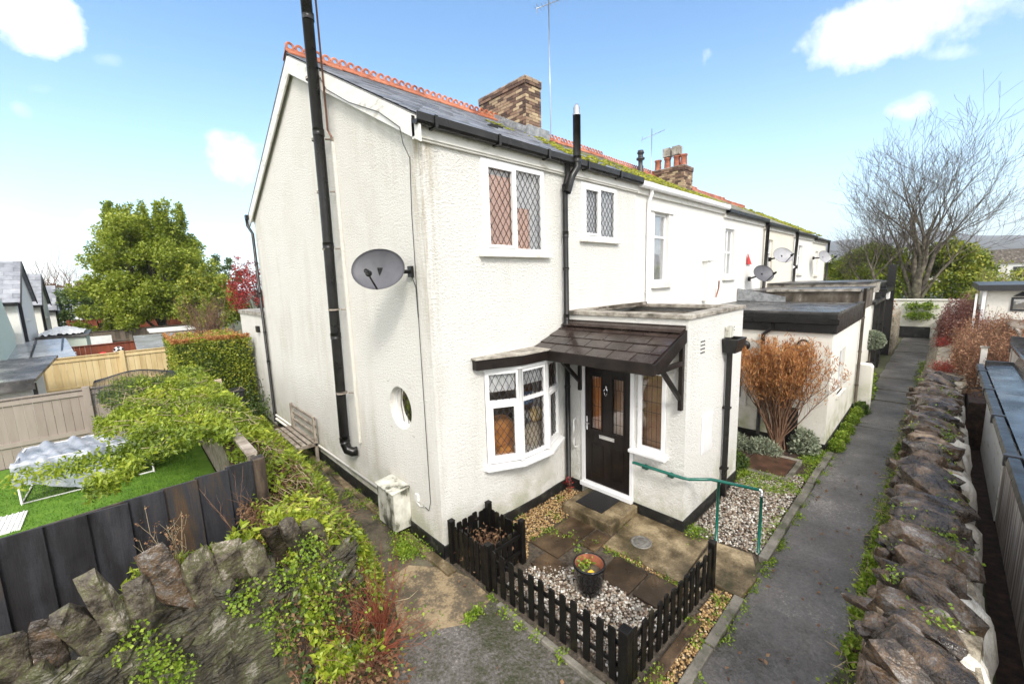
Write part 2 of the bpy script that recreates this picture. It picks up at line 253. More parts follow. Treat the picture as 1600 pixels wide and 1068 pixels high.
# ------------------------------------------------------------------ mesh helpers
class MB:
    def __init__(s): s.v = []; s.f = []; s.m = []; s.r = []; s.sm = []
    def add(s, vs, fs, mi=0, rnd=None, smooth=False):
        o = len(s.v); s.v += [tuple(p) for p in vs]
        rr = random.random() if rnd is None else rnd
        for f in fs: s.f.append([i+o for i in f]); s.m.append(mi); s.r.append(rr); s.sm.append(smooth)
        return s
    def box(s, a, b, mi=0, rnd=None):
        x0, y0, z0 = [min(a[i], b[i]) for i in range(3)]; x1, y1, z1 = [max(a[i], b[i]) for i in range(3)]
        return s.add([(x0, y0, z0), (x1, y0, z0), (x1, y1, z0), (x0, y1, z0), (x0, y0, z1), (x1, y0, z1), (x1, y1, z1), (x0, y1, z1)],
                     [(0, 3, 2, 1), (4, 5, 6, 7), (0, 1, 5, 4), (1, 2, 6, 5), (2, 3, 7, 6), (3, 0, 4, 7)], mi, rnd)
    def obox(s, o, u, v, w, mi=0, rnd=None):      # oriented box: origin corner + three edge vectors
        o, u, v, w = V(o), V(u), V(v), V(w)
        P = [o, o+u, o+u+v, o+v]; P += [p+w for p in P]
        fs = [(0, 3, 2, 1), (4, 5, 6, 7), (0, 1, 5, 4), (1, 2, 6, 5), (2, 3, 7, 6), (3, 0, 4, 7)]
        if u.cross(v).dot(w) < 0: fs = [f[::-1] for f in fs]
        return s.add(P, fs, mi, rnd)
    def prism(s, poly, w, mi=0, rnd=None):        # closed polygon of 3D points pushed along w
        n = len(poly); w = V(w); P = [V(p) for p in poly]; P += [p+w for p in P]
        fs = [tuple(range(n))[::-1], tuple(range(n, 2*n))]
        for i in range(n): fs.append((i, (i+1) % n, n+(i+1) % n, n+i))
        return s.add(P, fs, mi, rnd)
    def tube(s, pts, rad, n=8, mi=0, cap=True, rnd=None, smooth=True):
        pts = [V(p) for p in pts]; k = len(pts)
        if not isinstance(rad, (list, tuple)): rad = [rad]*k
        vs = []; ref = None
        for i in range(k):
            d = (pts[min(i+1, k-1)]-pts[max(i-1, 0)])
            if d.length < 1e-9: d = V((0, 0, 1))
            d.normalize()
            if ref is None:
                ref = V((0, 0, 1)) if abs(d.z) < .9 else V((1, 0, 0))
            a = d.cross(ref)
            if a.length < 1e-4: a = d.cross(V((0, 1, 0)))
            a.normalize(); b = a.cross(d); ref = b if False else ref
            for j in range(n):
                t = 2*math.pi*j/n; vs.append(pts[i]+(a*math.cos(t)+b*math.sin(t))*rad[i])
        fs = []
        for i in range(k-1):
            for j in range(n):
                fs.append((i*n+j, i*n+(j+1) % n, (i+1)*n+(j+1) % n, (i+1)*n+j))
        if cap: fs.append(tuple(range(n))); fs.append(tuple(range((k-1)*n, k*n))[::-1])
        return s.add(vs, fs, mi, rnd, smooth)
    def lathe(s, c, prof, n=24, mi=0, axis='z', smooth=True, rnd=None):
        c = V(c); vs = []
        for r, h in prof:
            for j in range(n):
                t = 2*math.pi*j/n; a, b = r*math.cos(t), r*math.sin(t)
                vs.append(c+(V((a, b, h)) if axis == 'z' else V((h, a, b)) if axis == 'x' else V((a, h, b))))
        fs = []
        for i in range(len(prof)-1):
            for j in range(n): fs.append((i*n+j, i*n+(j+1) % n, (i+1)*n+(j+1) % n, (i+1)*n+j))
        return s.add(vs, fs, mi, rnd, smooth)
    def build(s, name, mats, parent=None, bevel=0, label=None, **kw):
        me = bpy.data.meshes.new(name)
        off = V(parent_loc(parent)) if parent else V((0, 0, 0))
        me.from_pydata([V(p)-off for p in s.v], [], s.f)
        if not isinstance(mats, (list, tuple)): mats = [mats]
        for mm in mats: me.materials.append(M[mm])
        if len(me.polygons) == len(s.m):
            me.polygons.foreach_set('material_index', s.m)
            me.polygons.foreach_set('use_smooth', s.sm)
            at = me.attributes.new('rnd', 'FLOAT', 'FACE'); at.data.foreach_set('value', s.r)
        me.update()
        ob = bpy.data.objects.new(name, me); COL.objects.link(ob)
        if parent: ob.parent = parent
        if bevel:
            bv = ob.modifiers.new('bevel', 'BEVEL'); bv.width = bevel; bv.segments = 2; bv.limit_method = 'ANGLE'
        if label: ob['label'] = label
        return ob
def parent_loc(p):
    l = V(p.location)
    while p.parent: p = p.parent; l += V(p.location)
    return l
def thing(name, label, cat, loc=(0, 0, 0), group=None):
    o = bpy.data.objects.new(name, None); COL.objects.link(o); o.location = loc; o.empty_display_size = .1
    o['label'] = label; o['category'] = cat
    if group: o['group'] = group
    return o
def tag(o, label, cat, group=None, kind=None):
    o['label'] = label; o['category'] = cat
    if group: o['group'] = group
    if kind: o['kind'] = kind
    return o
def structure(o): o['kind'] = 'structure'; return o
def fast_mesh(name, verts, nper, mat_, rnd, parent=None, faces_per=None, smooth=False):
    """verts (N,nper,3): N separate polygons of nper corners (numpy)"""
    N = len(verts); me = bpy.data.meshes.new(name)
    off = np.array(parent_loc(parent)) if parent else np.zeros(3)
    co = (verts.reshape(-1, 3)-off).astype(np.float32)
    if faces_per is None: faces_per = [list(range(nper))]
    k = len(faces_per); fl = [len(f) for f in faces_per]
    base = (np.arange(N)*nper)[:, None]
    idx = (base+np.concatenate(faces_per)[None, :]).reshape(-1)
    me.vertices.add(N*nper); me.vertices.foreach_set('co', co.reshape(-1))
    me.loops.add(len(idx)); me.loops.foreach_set('vertex_index', idx.astype(np.int32))
    me.polygons.add(N*k)
    tot = np.tile(fl, N); st = np.concatenate([[0], np.cumsum(tot)[:-1]])
    me.polygons.foreach_set('loop_start', st.astype(np.int32)); me.polygons.foreach_set('loop_total', tot.astype(np.int32))
    me.update(calc_edges=True)
    at = me.attributes.new('rnd', 'FLOAT', 'FACE'); at.data.foreach_set('value', np.repeat(rnd, k).astype(np.float32))
    me.materials.append(M[mat_])
    if smooth: me.polygons.foreach_set('use_smooth', np.ones(N*k, bool))
    ob = bpy.data.objects.new(name, me); COL.objects.link(ob)
    if parent: ob.parent = parent
    return ob
def unit(a): return a/np.maximum(np.linalg.norm(a, axis=1, keepdims=True), 1e-9)
def leaf_verts(P, D, N_, L, Wd, fold=.25):
    """pointed leaves: base P, direction D, normal N_, length L, half width Wd -> (n,4,3)"""
    D = unit(D); S = unit(np.cross(D, N_)); Nn = np.cross(S, D)
    L = L[:, None]; Wd = Wd[:, None]
    a = P; c = P+D*L-Nn*L*.12
    b = P+D*L*.45+S*Wd+Nn*Wd*fold; d = P+D*L*.45-S*Wd+Nn*Wd*fold
    return np.stack([a, b, c, d], 1)
def leaves(name, P, mat_, size=.06, wid=.3, up=.6, parent=None, dirs=None, spread=1.0, rnd=None):
    n = len(P); D = RNG.normal(size=(n, 3))
    if dirs is not None: D = D*spread+dirs
    N_ = RNG.normal(size=(n, 3))*.7; N_[:, 2] += up
    L = size*RNG.uniform(.6, 1.4, n)
    if rnd is None: rnd = RNG.uniform(0, 1, n)
    return fast_mesh(name, leaf_verts(P, D, N_, L, L*wid), 4, mat_, rnd, parent, [[0, 1, 2], [0, 2, 3]])
def clumped(n, clumps, sig):
    """points gathered round clump centres"""
    c = clumps[RNG.integers(0, len(clumps), n)]
    d = RNG.normal(size=(n, 3)); d = d/np.linalg.norm(d, axis=1, keepdims=True)
    return c+d*(RNG.uniform(0, 1, (n, 1))**.45)*sig
def crown_clumps(c, R, n, inner=.45, lo=-1):
    out = []
    while len(out) < n:
        d = RNG.normal(size=3); d /= np.linalg.norm(d)
        if d[2] < lo: continue
        wob = 1+.16*math.sin(3.1*d[0]*2+1.3)*math.cos(2.7*d[1]*2+.4)+.1*math.sin(5*d[2]+d[0]*4)
        r = RNG.uniform(inner, 1)**.6*wob
        out.append(np.array(c)+d*np.array(R)*r)
    return np.array(out)
def rock(mb, c, size, rotm=None, mi=0, n=26, seed=None, jag=.22, ex=(.55, .55, .55)):
    bm = bmesh.new()
    for i in range(n):
        d = V(RNG.normal(size=3)).normalized()
        p = V([math.copysign(abs(d[k])**ex[k], d[k]) for k in range(3)])
        p *= 1+RNG.uniform(-jag, jag*.3)
        bm.verts.new((p.x*size[0]*.5, p.y*size[1]*.5, p.z*size[2]*.5))
    r = bmesh.ops.convex_hull(bm, input=bm.verts)
    bmesh.ops.delete(bm, geom=[e for e in r['geom_interior'] if isinstance(e, bmesh.types.BMVert)], context='VERTS')
    bm.verts.index_update(); vs = [v.co.copy() for v in bm.verts]; fs = [[v.index for v in f.verts] for f in bm.faces]; bm.free()
    if rotm is None: rotm = Matrix.Identity(3)
    mb.add([V(c)+rotm @ v for v in vs], fs, mi)
_ct = bpy.data.textures.new('stone_lumps', 'CLOUDS'); _ct.noise_scale = .16; _ct.noise_depth = 5
_ct2 = bpy.data.textures.new('mortar_lumps', 'CLOUDS'); _ct2.noise_scale = .07; _ct2.noise_depth = 2
def roughen(o, lv=3, st=.05, tex=None, smooth_sub=False):
    t = o.modifiers.new('triangulate', 'TRIANGULATE'); sb = o.modifiers.new('subdivide', 'SUBSURF'); sb.subdivision_type = 'CATMULL_CLARK' if smooth_sub else 'SIMPLE'; sb.levels = sb.render_levels = lv
    d = o.modifiers.new('displace', 'DISPLACE'); d.texture = tex or _ct; d.texture_coords = 'GLOBAL'; d.strength = st; d.mid_level = .5
    return o
def euler(a, b, c):
    from mathutils import Euler
    return Euler((a, b, c)).to_matrix()

def wall_face(mb, o, u, v, n, Wd, H, holes, depth=.12, mi=0, mi_rev=0):
    """rectangular wall face with rectangular holes (u0,u1,v0,v1) and reveals going inwards (-n)"""
    o, u, v, n = V(o), V(u), V(v), V(n)
    us = sorted({0, Wd, *[h[0] for h in holes], *[h[1] for h in holes]}); vs = sorted({0, H, *[h[2] for h in holes], *[h[3] for h in holes]})
    flip = u.cross(v).dot(n) < 0
    for i in range(len(us)-1):
        for j in range(len(vs)-1):
            cu, cv = (us[i]+us[i+1])/2, (vs[j]+vs[j+1])/2
            if any(h[0] < cu < h[1] and h[2] < cv < h[3] for h in holes): continue
            P = [o+u*us[i]+v*vs[j], o+u*us[i+1]+v*vs[j], o+u*us[i+1]+v*vs[j+1], o+u*us[i]+v*vs[j+1]]
            mb.add(P, [(0, 1, 2, 3)[::-1] if flip else (0, 1, 2, 3)], mi, .5)
    for (a, b, c, d) in holes:
        P = [o+u*a+v*c, o+u*b+v*c, o+u*b+v*d, o+u*a+v*d]; Q = [p-n*depth for p in P]
        for k in range(4):
            mb.add([P[k], P[(k+1) % 4], Q[(k+1) % 4], Q[k]], [(0, 1, 2, 3)], mi_rev, .5)

def lattice(mb, o, u, v, Wd, H, nu, nv, n, mi, t=.0036):
    """diamond leading clipped to a pane"""
    o, u, v, n = V(o), V(u), V(v), V(n)
    du, dv = Wd/nu, H/nv
    def clip(p0, p1):
        # Liang-Barsky to the pane
        x0, y0 = p0; dx, dy = p1[0]-x0, p1[1]-y0; t0, t1 = 0, 1
        for p, q in ((-dx, x0), (dx, Wd-x0), (-dy, y0), (dy, H-y0)):
            if abs(p) < 1e-12:
                if q < 0: return None
            else:
                r = q/p
                if p < 0: t0 = max(t0, r)
                else: t1 = min(t1, r)
        if t0 >= t1: return None
        return (x0+t0*dx, y0+t0*dy), (x0+t1*dx, y0+t1*dy)
    for sgn in (1, -1):
        for k in range(-nv-1, nu+nv+2):
            x = k*du
            p0, p1 = ((x, 0), (x+sgn*du*nv, H))
            c = clip(p0, p1)
            if not c: continue
            a = o+u*c[0][0]+v*c[0][1]; b = o+u*c[1][0]+v*c[1][1]
            d = (b-a)
            if d.length < .01: continue
            s = d.cross(n).normalized()*t
            mb.obox(a-s, d, s*2, n*.004, mi)

def window(house, P0, P1, z0, z1, nrm, cols=(1,), transom=None, sash=(), lat=None, fr=.06, depth=.06, sill=None,
           glass='glass', frame_mat='upvc', name='window', rows=None, upper_only=False):
    """frame = the window part itself; its panes and sill are sub-parts. cols are relative widths."""
    P0, P1, nrm = V((P0[0], P0[1], 0)), V((P1[0], P1[1], 0)), V((nrm[0], nrm[1], 0)).normalized()
    U = P1-P0; Wd = U.length; U.normalize(); Z = V((0, 0, 1)); H = z1-z0; O = P0+Z*z0
    mb = MB()
    def bar(u0, u1, v0, v1, d0=-depth, d1=0): mb.obox(O+U*u0+Z*v0+nrm*d0, U*(u1-u0), Z*(v1-v0), nrm*(d1-d0), 0, .5)
    bar(0, fr, 0, H); bar(Wd-fr, Wd, 0, H); bar(fr, Wd-fr, 0, fr); bar(fr, Wd-fr, H-fr, H)
    tot = sum(cols); us = [fr]; acc = 0
    for c in cols[:-1]:
        acc += c; x = fr+(Wd-2*fr)*acc/tot; us.append(x)
    us.append(Wd-fr)
    for x in us[1:-1]: bar(x-.025, x+.025, fr, H-fr, -depth, .002)
    panes = []
    for i in range(len(us)-1):
        a = us[i]+(.025 if i else 0); b = us[i+1]-(.025 if i < len(us)-2 else 0)
        if transom: panes += [(a, b, fr, transom*H-.025, i, 0), (a, b, transom*H+.025, H-fr, i, 1)]; bar(a, b, transom*H-.025, transom*H+.025, -depth, .001)
        else: panes.append((a, b, fr, H-fr, i, 0))
    out = []
    for (a, b, c, d, i, j) in panes:
        if (i, j) in sash or i in sash:
            w = .042
            bar(a, a+w, c, d, -depth*.6, .016); bar(b-w, b, c, d, -depth*.6, .016); bar(a+w, b-w, c, c+w, -depth*.6, .016); bar(a+w, b-w, d-w, d, -depth*.6, .016)
            a += w; b -= w; c += w; d -= w
        out.append((a, b, c, d))
    w = mb.build(name, frame_mat, house, bevel=.004)
    for (a, b, c, d) in out:
        pm = MB(); q = O-nrm*(depth*.5)
        pm.add([q+U*a+Z*c, q+U*b+Z*c, q+U*b+Z*d, q+U*a+Z*d], [(0, 1, 2, 3)], 0)
        if lat:
            nu = max(2, round((b-a)/lat[0])); nv = max(2, round((d-c)/lat[1]))
            lattice(pm, q+nrm*.003+U*a+Z*c, U, Z, b-a, d-c, nu, nv, nrm, 1)
        pm.build('pane', [glass, 'came'], w)
    if sill:
        sm = MB(); ex, pr, th = sill
        sm.obox(O+U*(-ex)-Z*th-nrm*.02, U*(Wd+2*ex), nrm*(pr+.02), Z*th, 0, .5); sm.build('sill', 'sill' if name == 'window' else 'upvc', w, bevel=.008)
    return w

def curtain(mb, P0, P1, z0, z1, mi=0, amp=.03, waves=9):
    P0, P1 = V((P0[0], P0[1], 0)), V((P1[0], P1[1], 0)); d = P1-P0; n = V((-d.y, d.x, 0)).normalized(); K = waves*6; vs = []
    for i in range(K+1):
        p = P0+d*(i/K)+n*amp*math.sin(i/6*2*math.pi); vs += [p+V((0, 0, z0)), p+V((0, 0, z1))]
    mb.add(vs, [(2*i, 2*i+2, 2*i+3, 2*i+1) for i in range(K)], mi, .5, True)

def slates(mb, x0, x1, yA, zA, yB, zB, row=.21, wid=.27, th=.008, mi=0):
    """rows of overlapping slates from eave (yA,zA) up to ridge (yB,zB)"""
    A, B = V((0, yA, zA)), V((0, yB, zB)); s = (B-A); L = s.length; s.normalize(); n = V((1, 0, 0)).cross(s)
    if n.z < 0: n = -n
    k = int(math.ceil(L/row))
    for r in range(k):
        x = x0-(wid*.5 if r % 2 else 0)
        while x < x1:
            a, b = max(x, x0), min(x+wid-.005, x1); x += wid
            if b-a < .01: continue
            l = min(row*1.06, L-r*row); j = RNG.uniform(-.004, .004)
            o = A+s*(r*row)+V((a, 0, 0))+n*(.012+j*.3)
            P = [o+n*th*.9, o+V((b-a, 0, 0))+n*th*.9+n*j, o+V((b-a, 0, 0))+s*l, o+s*l]
            Q = [p-n*th for p in P]
            mb.add(P+Q, [(0, 1, 2, 3), (4, 5, 1, 0), (5, 6, 2, 1), (7, 4, 0, 3)], mi)

def ridge_tiles(house, x0, x1, y, z, crest=True, mat_='redtile', name='ridge_tiles'):
    mb = MB(); n = max(1, round((x1-x0)/.31)); t = (x1-x0)/n
    for i in range(n):
        a = x0+i*t; b = a+t-.008; dz = RNG.uniform(-.006, .006); r = random.random()
        for sg in (1, -1):
            mb.add([(a, y, z+.07+dz), (b, y, z+.07+dz), (b, y+sg*.17, z-.045+dz), (a, y+sg*.17, z-.045+dz),
                    (a, y, z+.045+dz), (b, y, z+.045+dz), (b, y+sg*.17, z-.07+dz), (a, y+sg*.17, z-.07+dz)],
                   [(0, 1, 2, 3), (3, 2, 6, 7), (0, 3, 7, 4), (1, 5, 6, 2)], 0, r)
        if crest:
            for k in (.27, .77):
                cx = a+t*k; N1, N2 = 12, 5; vs = []; fs = []
                for p in range(N1):
                    th = 2*math.pi*p/N1
                    for q in range(N2):
                        ph = 2*math.pi*q/N2; rr = .058+.024*math.cos(ph)
                        vs.append((cx+rr*math.cos(th), y+.020*math.sin(ph), z+.125+dz+rr*math.sin(th)))
                for p in range(N1):
                    for q in range(N2): fs.append((p*N2+q, ((p+1) % N1)*N2+q, ((p+1) % N1)*N2+(q+1) % N2, p*N2+(q+1) % N2))
                mb.add(vs, fs, 0, r)
            mb.box((a, y-.018, z+.05), (b, y+.018, z+.085), 0, r)
    mb.build(name, mat_, house)

def gutter(house, x0, x1, y, z, mat_='blackpl', brackets=1.0, round_=False):
    mb = MB(); pr = [(y, z+.10), (y-.012, z+.02), (y-.035, z), (y-.105, z), (y-.125, z+.03), (y-.13, z+.115), (y-.118, z+.115), (y-.108, z+.04), (y-.03, z+.035), (y-.012, z+.10)]
    mb.prism([(x0, a, b) for a, b in pr], (x1-x0, 0, 0), 0, .5)
    g = mb.build('gutter', mat_, house)
    x = x0+.25
    while x < x1 and brackets:
        b = MB(); b.box((x-.02, y-.135, z-.012), (x+.02, y, z+.03)); b.box((x-.02, y-.143, z-.012), (x+.02, y-.131, z+.122)); b.build('bracket', mat_, g); x += brackets
    return g

def brick_stack(house, x0, x1, y0, y1, z0, z1, cap=True):
    mb = MB(); mb.box((x0+.012, y0+.012, z0), (x1-.012, y1-.012, z1-.02), 1, .5)
    h = .075; L = .225; r = 0; z = z0
    while z < z1-.01:
        o = 0 if cap is False or z < z1-.16 else .03
        for (ax, a0, a1) in (('x', x0, x1), ('y', y0, y1)):
            t = a0-(L*.5 if r % 2 else 0)
            while t < a1:
                p, q = max(t, a0)+.005, min(t+L, a1)-.005; t += L
                if q-p < .03: continue
                j = RNG.uniform(0, .005); rn = random.random()*(.7 if o else 1)
                if ax == 'x':
                    mb.box((p, y0-o-j, z+.005), (q, y0+.1, z+h-.006), 0, rn); mb.box((p, y1-.1, z+.005), (q, y1+o+j, z+h-.006), 0, random.random())
                else:
                    mb.box((x0-o-j, p, z+.005), (x0+.1, q, z+h-.006), 0, rn); mb.box((x1-.1, p, z+.005), (x1+o+j, q, z+h-.006), 0, random.random())
        z += h; r += 1
    mb.box((x0-.02, y0-.02, z), (x1+.02, y1+.02, z+.03), 1, .3)
    c = mb.build('chimney', ['brick', 'coping'], house)
    return c

def downpipe(house, pts, r=.034, mat_='blackpl', clips=(), name='downpipe', joints=()):
    mb = MB(); mb.tube(pts, r, 12)
    for c in clips: mb.tube([V(c)-V((0, 0, .02)), V(c)+V((0, 0, .02))], r+.008, 12)
    for c in joints: mb.tube([V(c)-V((0, 0, .05)), V(c)+V((0, 0, .05))], r+.006, 12)
    return mb.build(name, mat_, house)

# ================================================================== SETTING
def sheet(name, poly, z, mat_, th=None):
    mb = MB()
    if th: mb.prism([(x, y, z-th) for x, y in poly], (0, 0, th), 0, .5)
    else: mb.add([(x, y, z) for x, y in poly], [tuple(range(len(poly)))], 0, .5)
    return mb.build(name, mat_)
g = MB(); R_ = 2500; g.add([(-R_, -R_, -.02), (R_, -R_, -.02), (R_, R_, -.02), (-R_, R_, -.02)], [(0, 1, 2, 3)], 0, .5)
structure(g.build('ground', 'ground'))
# lane between the front gardens and the stone wall, slightly uneven edges
mb = MB(); N_ = 160; top = []; 
for i in range(N_+1):
    x = -7+35.6*i/N_
    e1 = -3.15+.015*math.sin(x*3.1)+.01*math.sin(x*7.7); e2 = -4.22+.02*math.sin(x*2.3+1)
    mid = .012*math.sin(x*1.1)*math.sin(x*.37)
    top += [(x, e2, .002), (x, (e1+e2)/2, .016+mid), (x, e1, .002)]
mb.add(top, [(3*i+a, 3*i+3+a, 3*i+4+a, 3*i+1+a) for i in range(N_) for a in (0, 1)], 0, .5, True)
structure(mb.build('path', 'asphalt'))
mb = MB(); vs = []
for i in range(181):
    x = -2+21*i/180; vs += [(x, -4.235, .021), (x, -4.04+.05*math.sin(x*1.9)+.03*math.sin(x*6.1)+RNG.normal()*.012, .0215)]
mb.add(vs, [(2*i, 2*i+2, 2*i+3, 2*i+1) for i in range(180)], 0, .5); tag(mb.build('edge_moss', 'edgemoss'), 'dark mossy dirt along the wall side edge of the lane', 'moss', kind='stuff')
structure(sheet('yard_tarmac', [(-1.6, -3.12), (-.02, -3.12), (-.02, -1.2), (-.1, -.62), (-.35, -.35), (-.9, -.5), (-1.7, -1.6)], -.004, 'asphalt_yard'))
structure(sheet('side_path', [(-.95, -.55), (0, -.6), (0, 8.2), (-1.0, 8.2), (-.95, 3)], -.008, 'dirt'))
structure(sheet('concrete_patch', [(-1.05, -.72), (-.72, .18), (-.42, .22), (-.10, -.20), (.0, -.55), (-.02, -1.02), (-.42, -1.12)], .006, 'patch', .03))
structure(sheet('front_garden_bed', [(0.0, -3.05), (2.74, -3.05), (2.74, 0), (0, 0)], .0, 'bed'))
structure(sheet('side_garden_bed', [(2.74, -3.05), (4.95, -3.05), (4.95, -2.09), (2.74, -2.09)], .001, 'bed'))
structure(sheet('neighbour_garden_bed', [(4.95, -3.05), (7.4, -3.05), (7.4, 0), (4.95, 0)], .002, 'soil'))
# kerbs
mb = MB(); x = -1.55
while x < 1.9:
    l = RNG.uniform(.8, 1.0); mb.box((x, -3.15+RNG.uniform(-.01, .01), -.05), (min(x+l-.01, 1.95), -3.05, .045+RNG.uniform(-.01, .01))); x += l
x = 2.85
while x < 7.4:
    l = RNG.uniform(.85, 1.0); mb.box((x, -3.16+RNG.uniform(-.012, .012), -.05), (min(x+l-.01, 7.4), -3.05, .055+RNG.uniform(-.012, .012))); x += l
structure(mb.build('kerb', 'kerb', bevel=.012))
mb = MB(); y = -1.15
while y > -3.0: l = RNG.uniform(.6, .9); mb.box((-.07, max(y-l, -3.04)+.01, -.05), (.0, y, .035+RNG.uniform(-.008, .008))); y -= l
structure(mb.build('garden_edging', 'kerb', bevel=.01))
mb = MB(); y = -.35
while y < 7.8: l = RNG.uniform(.35, .6); mb.box((-.17+RNG.uniform(-.02, .02), y, -.05), (-.05, y+l-.02, .035+RNG.uniform(-.015, .02))); y += l
structure(mb.build('side_path_edging', 'concrete', bevel=.015))

# paving slabs in the front garden: each one could be lifted
slabs = [((1.52, -.66), (1.95, -1.12)), ((1.05, -.62), (1.50, -1.14)), ((1.50, -1.16), (1.93, -1.42)),
         ((1.12, -1.70), (1.62, -2.16)), ((1.16, -2.20), (1.64, -2.62)), ((.72, -.95), (1.02, -1.35))]
sl_lab = ['dark wet slab beside the doorstep', 'dark wet slab nearest the bow window wall', 'narrow wet slab touching the front of the doorstep',
          'wet brown slab beside the black plant pot', 'reddish wet slab nearest the front picket fence', 'half buried slab beside the square picket corner']
for k, (a, b) in enumerate(slabs):
    mb = MB(); mb.box((a[0], a[1], -.02), (b[0], b[1], .022+.002*k)); o = mb.build('paving_slab', 'slab', bevel=.006)
    tag(o, sl_lab[k], 'paving slab', 'slabs laid in the front garden')
o = sheet('garden_path', [(1.70, -1.44), (2.74, -1.38), (2.74, -2.16), (2.80, -2.45), (1.72, -2.52)], .03, 'concrete', .05); structure(o)
mb = MB(); mb.prism([(1.98, -2.52, -.03), (2.80, -2.50, -.03), (2.86, -2.98, -.03), (2.45, -3.16, -.03), (1.95, -3.12, -.03)], (0, 0, .075)); o = mb.build('threshold_slab', 'concrete', bevel=.015)
tag(o, 'worn concrete slab at the garden entrance between fence end and handrail', 'paving slab')
mb = MB(); mb.box((1.98, -.46, -.03), (2.735, -1.38, .155)); o = mb.build('doorstep', 'concrete', bevel=.015)
tag(o, 'mossy concrete doorstep below the brown front door', 'step')
mb = MB(); mb.box((2.15, -.60, .1555), (2.70, -1.10, .172)); o = mb.build('doormat', 'mat_rubber', bevel=.005)
tag(o, 'black rubber doormat lying on the concrete doorstep', 'doormat')
mb = MB(); mb.lathe((2.10, -1.79, .03), [(.001, .012), (.10, .012), (.105, .005), (.118, .005), (.12, .012), (.14, .012), (.145, .0)], 28)
for k in range(5): mb.box((2.02, -1.84+k*.025, .0425), (2.18, -1.835+k*.025, .046))
o = mb.build('drain_cover', 'ironcover'); tag(o, 'round iron drain cover in the concrete path by the door', 'drain cover')

# ================================================================== END HOUSE
H = thing('end_house', 'white roughcast end cottage with red ridge tiles, bow window and brown door canopy', 'house')
mb = MB()
EY, EZ, RY, RZ = -.14, 5.64, 4.0, 7.86
wall_face(mb, (0, 0, 0), (1, 0, 0), (0, 0, 1), (0, -1, 0), 4.98, 5.62, [(.935, 2.2, 4.125, 5.386), (3.165, 4.27, 4.41, 5.37), (.84, 2.43, 1.06, 2.5)], .11)
# gable: rectangle + top + oval plate
wall_face(mb, (0, 8, 0), (0, -1, 0), (0, 0, 1), (-1, 0, 0), 8, 5.42, [(8-1.28, 8-.58, 1.58, 2.30)], .0, 1, 1)
mb.add([(0, 8, 5.42), (0, 0, 5.42), (0, 0, 5.6), (0, 4, 7.84), (0, 8, 5.6)], [(0, 1, 2, 3, 4)], 1, .5)
K = 40; cy, cz, ry, rz = .93, 1.94, .32, .32; ring = []; sq = []
for i in range(K):
    t = 2*math.pi*i/K; c_, s_ = math.cos(t), math.sin(t); ring.append((0, cy+ry*c_, cz+rz*s_))
    k = 1/max(abs(c_)/.35, abs(s_)/.36); sq.append((0, cy+k*c_, cz+k*s_))
mb.add(ring+sq, [(i, (i+1) % K, K+(i+1) % K, K+i) for i in range(K)], 1, .5)
mb.add(ring+[(.14, p[1], p[2]) for p in ring], [(i, (i+1) % K, K+(i+1) % K, K+i) for i in range(K)], 1, .5)
mb.add([(4.98, 0, 0), (4.98, 8, 0), (4.98, 8, 5.6), (4.98, 0, 5.6)], [(0, 1, 2, 3)], 1); mb.add([(0, 8, 0), (4.98, 8, 0), (4.98, 8, 5.6), (0, 8, 5.6)], [(0, 1, 2, 3)], 1)
mb.build('wall', ['dash', 'dash_gable'], H)
mb = MB(); mb.box((-.018, -.03, -.02), (2.72, -.0, .17)); mb.box((-.02, -.03, -.02), (-.0, 8, .20)); mb.prism([(.84, -.03, -.02), (1.3, -.062, -.02), (1.9, -.068, -.02), (2.44, -.03, -.02)], (0, 0, .188)); mb.build('plinth', 'plinth', H, bevel=.004)
# rooms behind glass
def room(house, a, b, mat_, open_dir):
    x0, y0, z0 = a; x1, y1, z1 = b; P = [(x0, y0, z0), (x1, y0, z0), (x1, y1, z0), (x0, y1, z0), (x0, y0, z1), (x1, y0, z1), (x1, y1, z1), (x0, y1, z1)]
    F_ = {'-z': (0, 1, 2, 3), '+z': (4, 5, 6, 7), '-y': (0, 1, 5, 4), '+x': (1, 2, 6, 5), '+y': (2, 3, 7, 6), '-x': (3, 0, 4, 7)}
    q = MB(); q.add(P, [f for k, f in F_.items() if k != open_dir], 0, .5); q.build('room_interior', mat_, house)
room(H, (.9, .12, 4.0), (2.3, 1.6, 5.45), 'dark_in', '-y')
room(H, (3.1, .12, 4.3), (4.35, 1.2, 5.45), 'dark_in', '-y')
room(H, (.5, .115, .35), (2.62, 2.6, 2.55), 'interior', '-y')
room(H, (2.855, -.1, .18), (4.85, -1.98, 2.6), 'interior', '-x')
mb = MB(); curtain(mb, (.97, .045), (1.56, .045), 4.13, 5.20, 0, .014); curtain(mb, (1.56, .045), (1.90, .045), 4.13, 4.80, 0, .014, 6); mb.build('curtain', 'curtain', H)
mb = MB(); curtain(mb, (.95, .085), (2.19, .085), 4.13, 5.38, 0, .012, 16); curtain(mb, (3.18, .06), (4.26, .06), 4.42, 5.36, 0, .012, 14); mb.build('net_curtain', 'net', H)
window(H, (.935, -.015), (2.2, -.015), 4.125, 5.386, (0, -1), cols=(1, 1), sash=(0,), lat=(.108, .165), fr=.075, sill=(.09, .07, .055), glass='glass')
window(H, (3.165, -.015), (4.27, -.015), 4.41, 5.37, (0, -1), cols=(1, 1), sash=(0,), lat=(.105, .155), fr=.075, sill=(.06, .06, .045))
# bow window
bp_ = [(.835, -.02), (1.30, -.27), (1.87, -.28), (2.40, -.08)]
B0, B1 = 1.075, 2.47
def face_n(a, b): d = V((b[0]-a[0], b[1]-a[1], 0)).normalized(); return (d.y, -d.x)
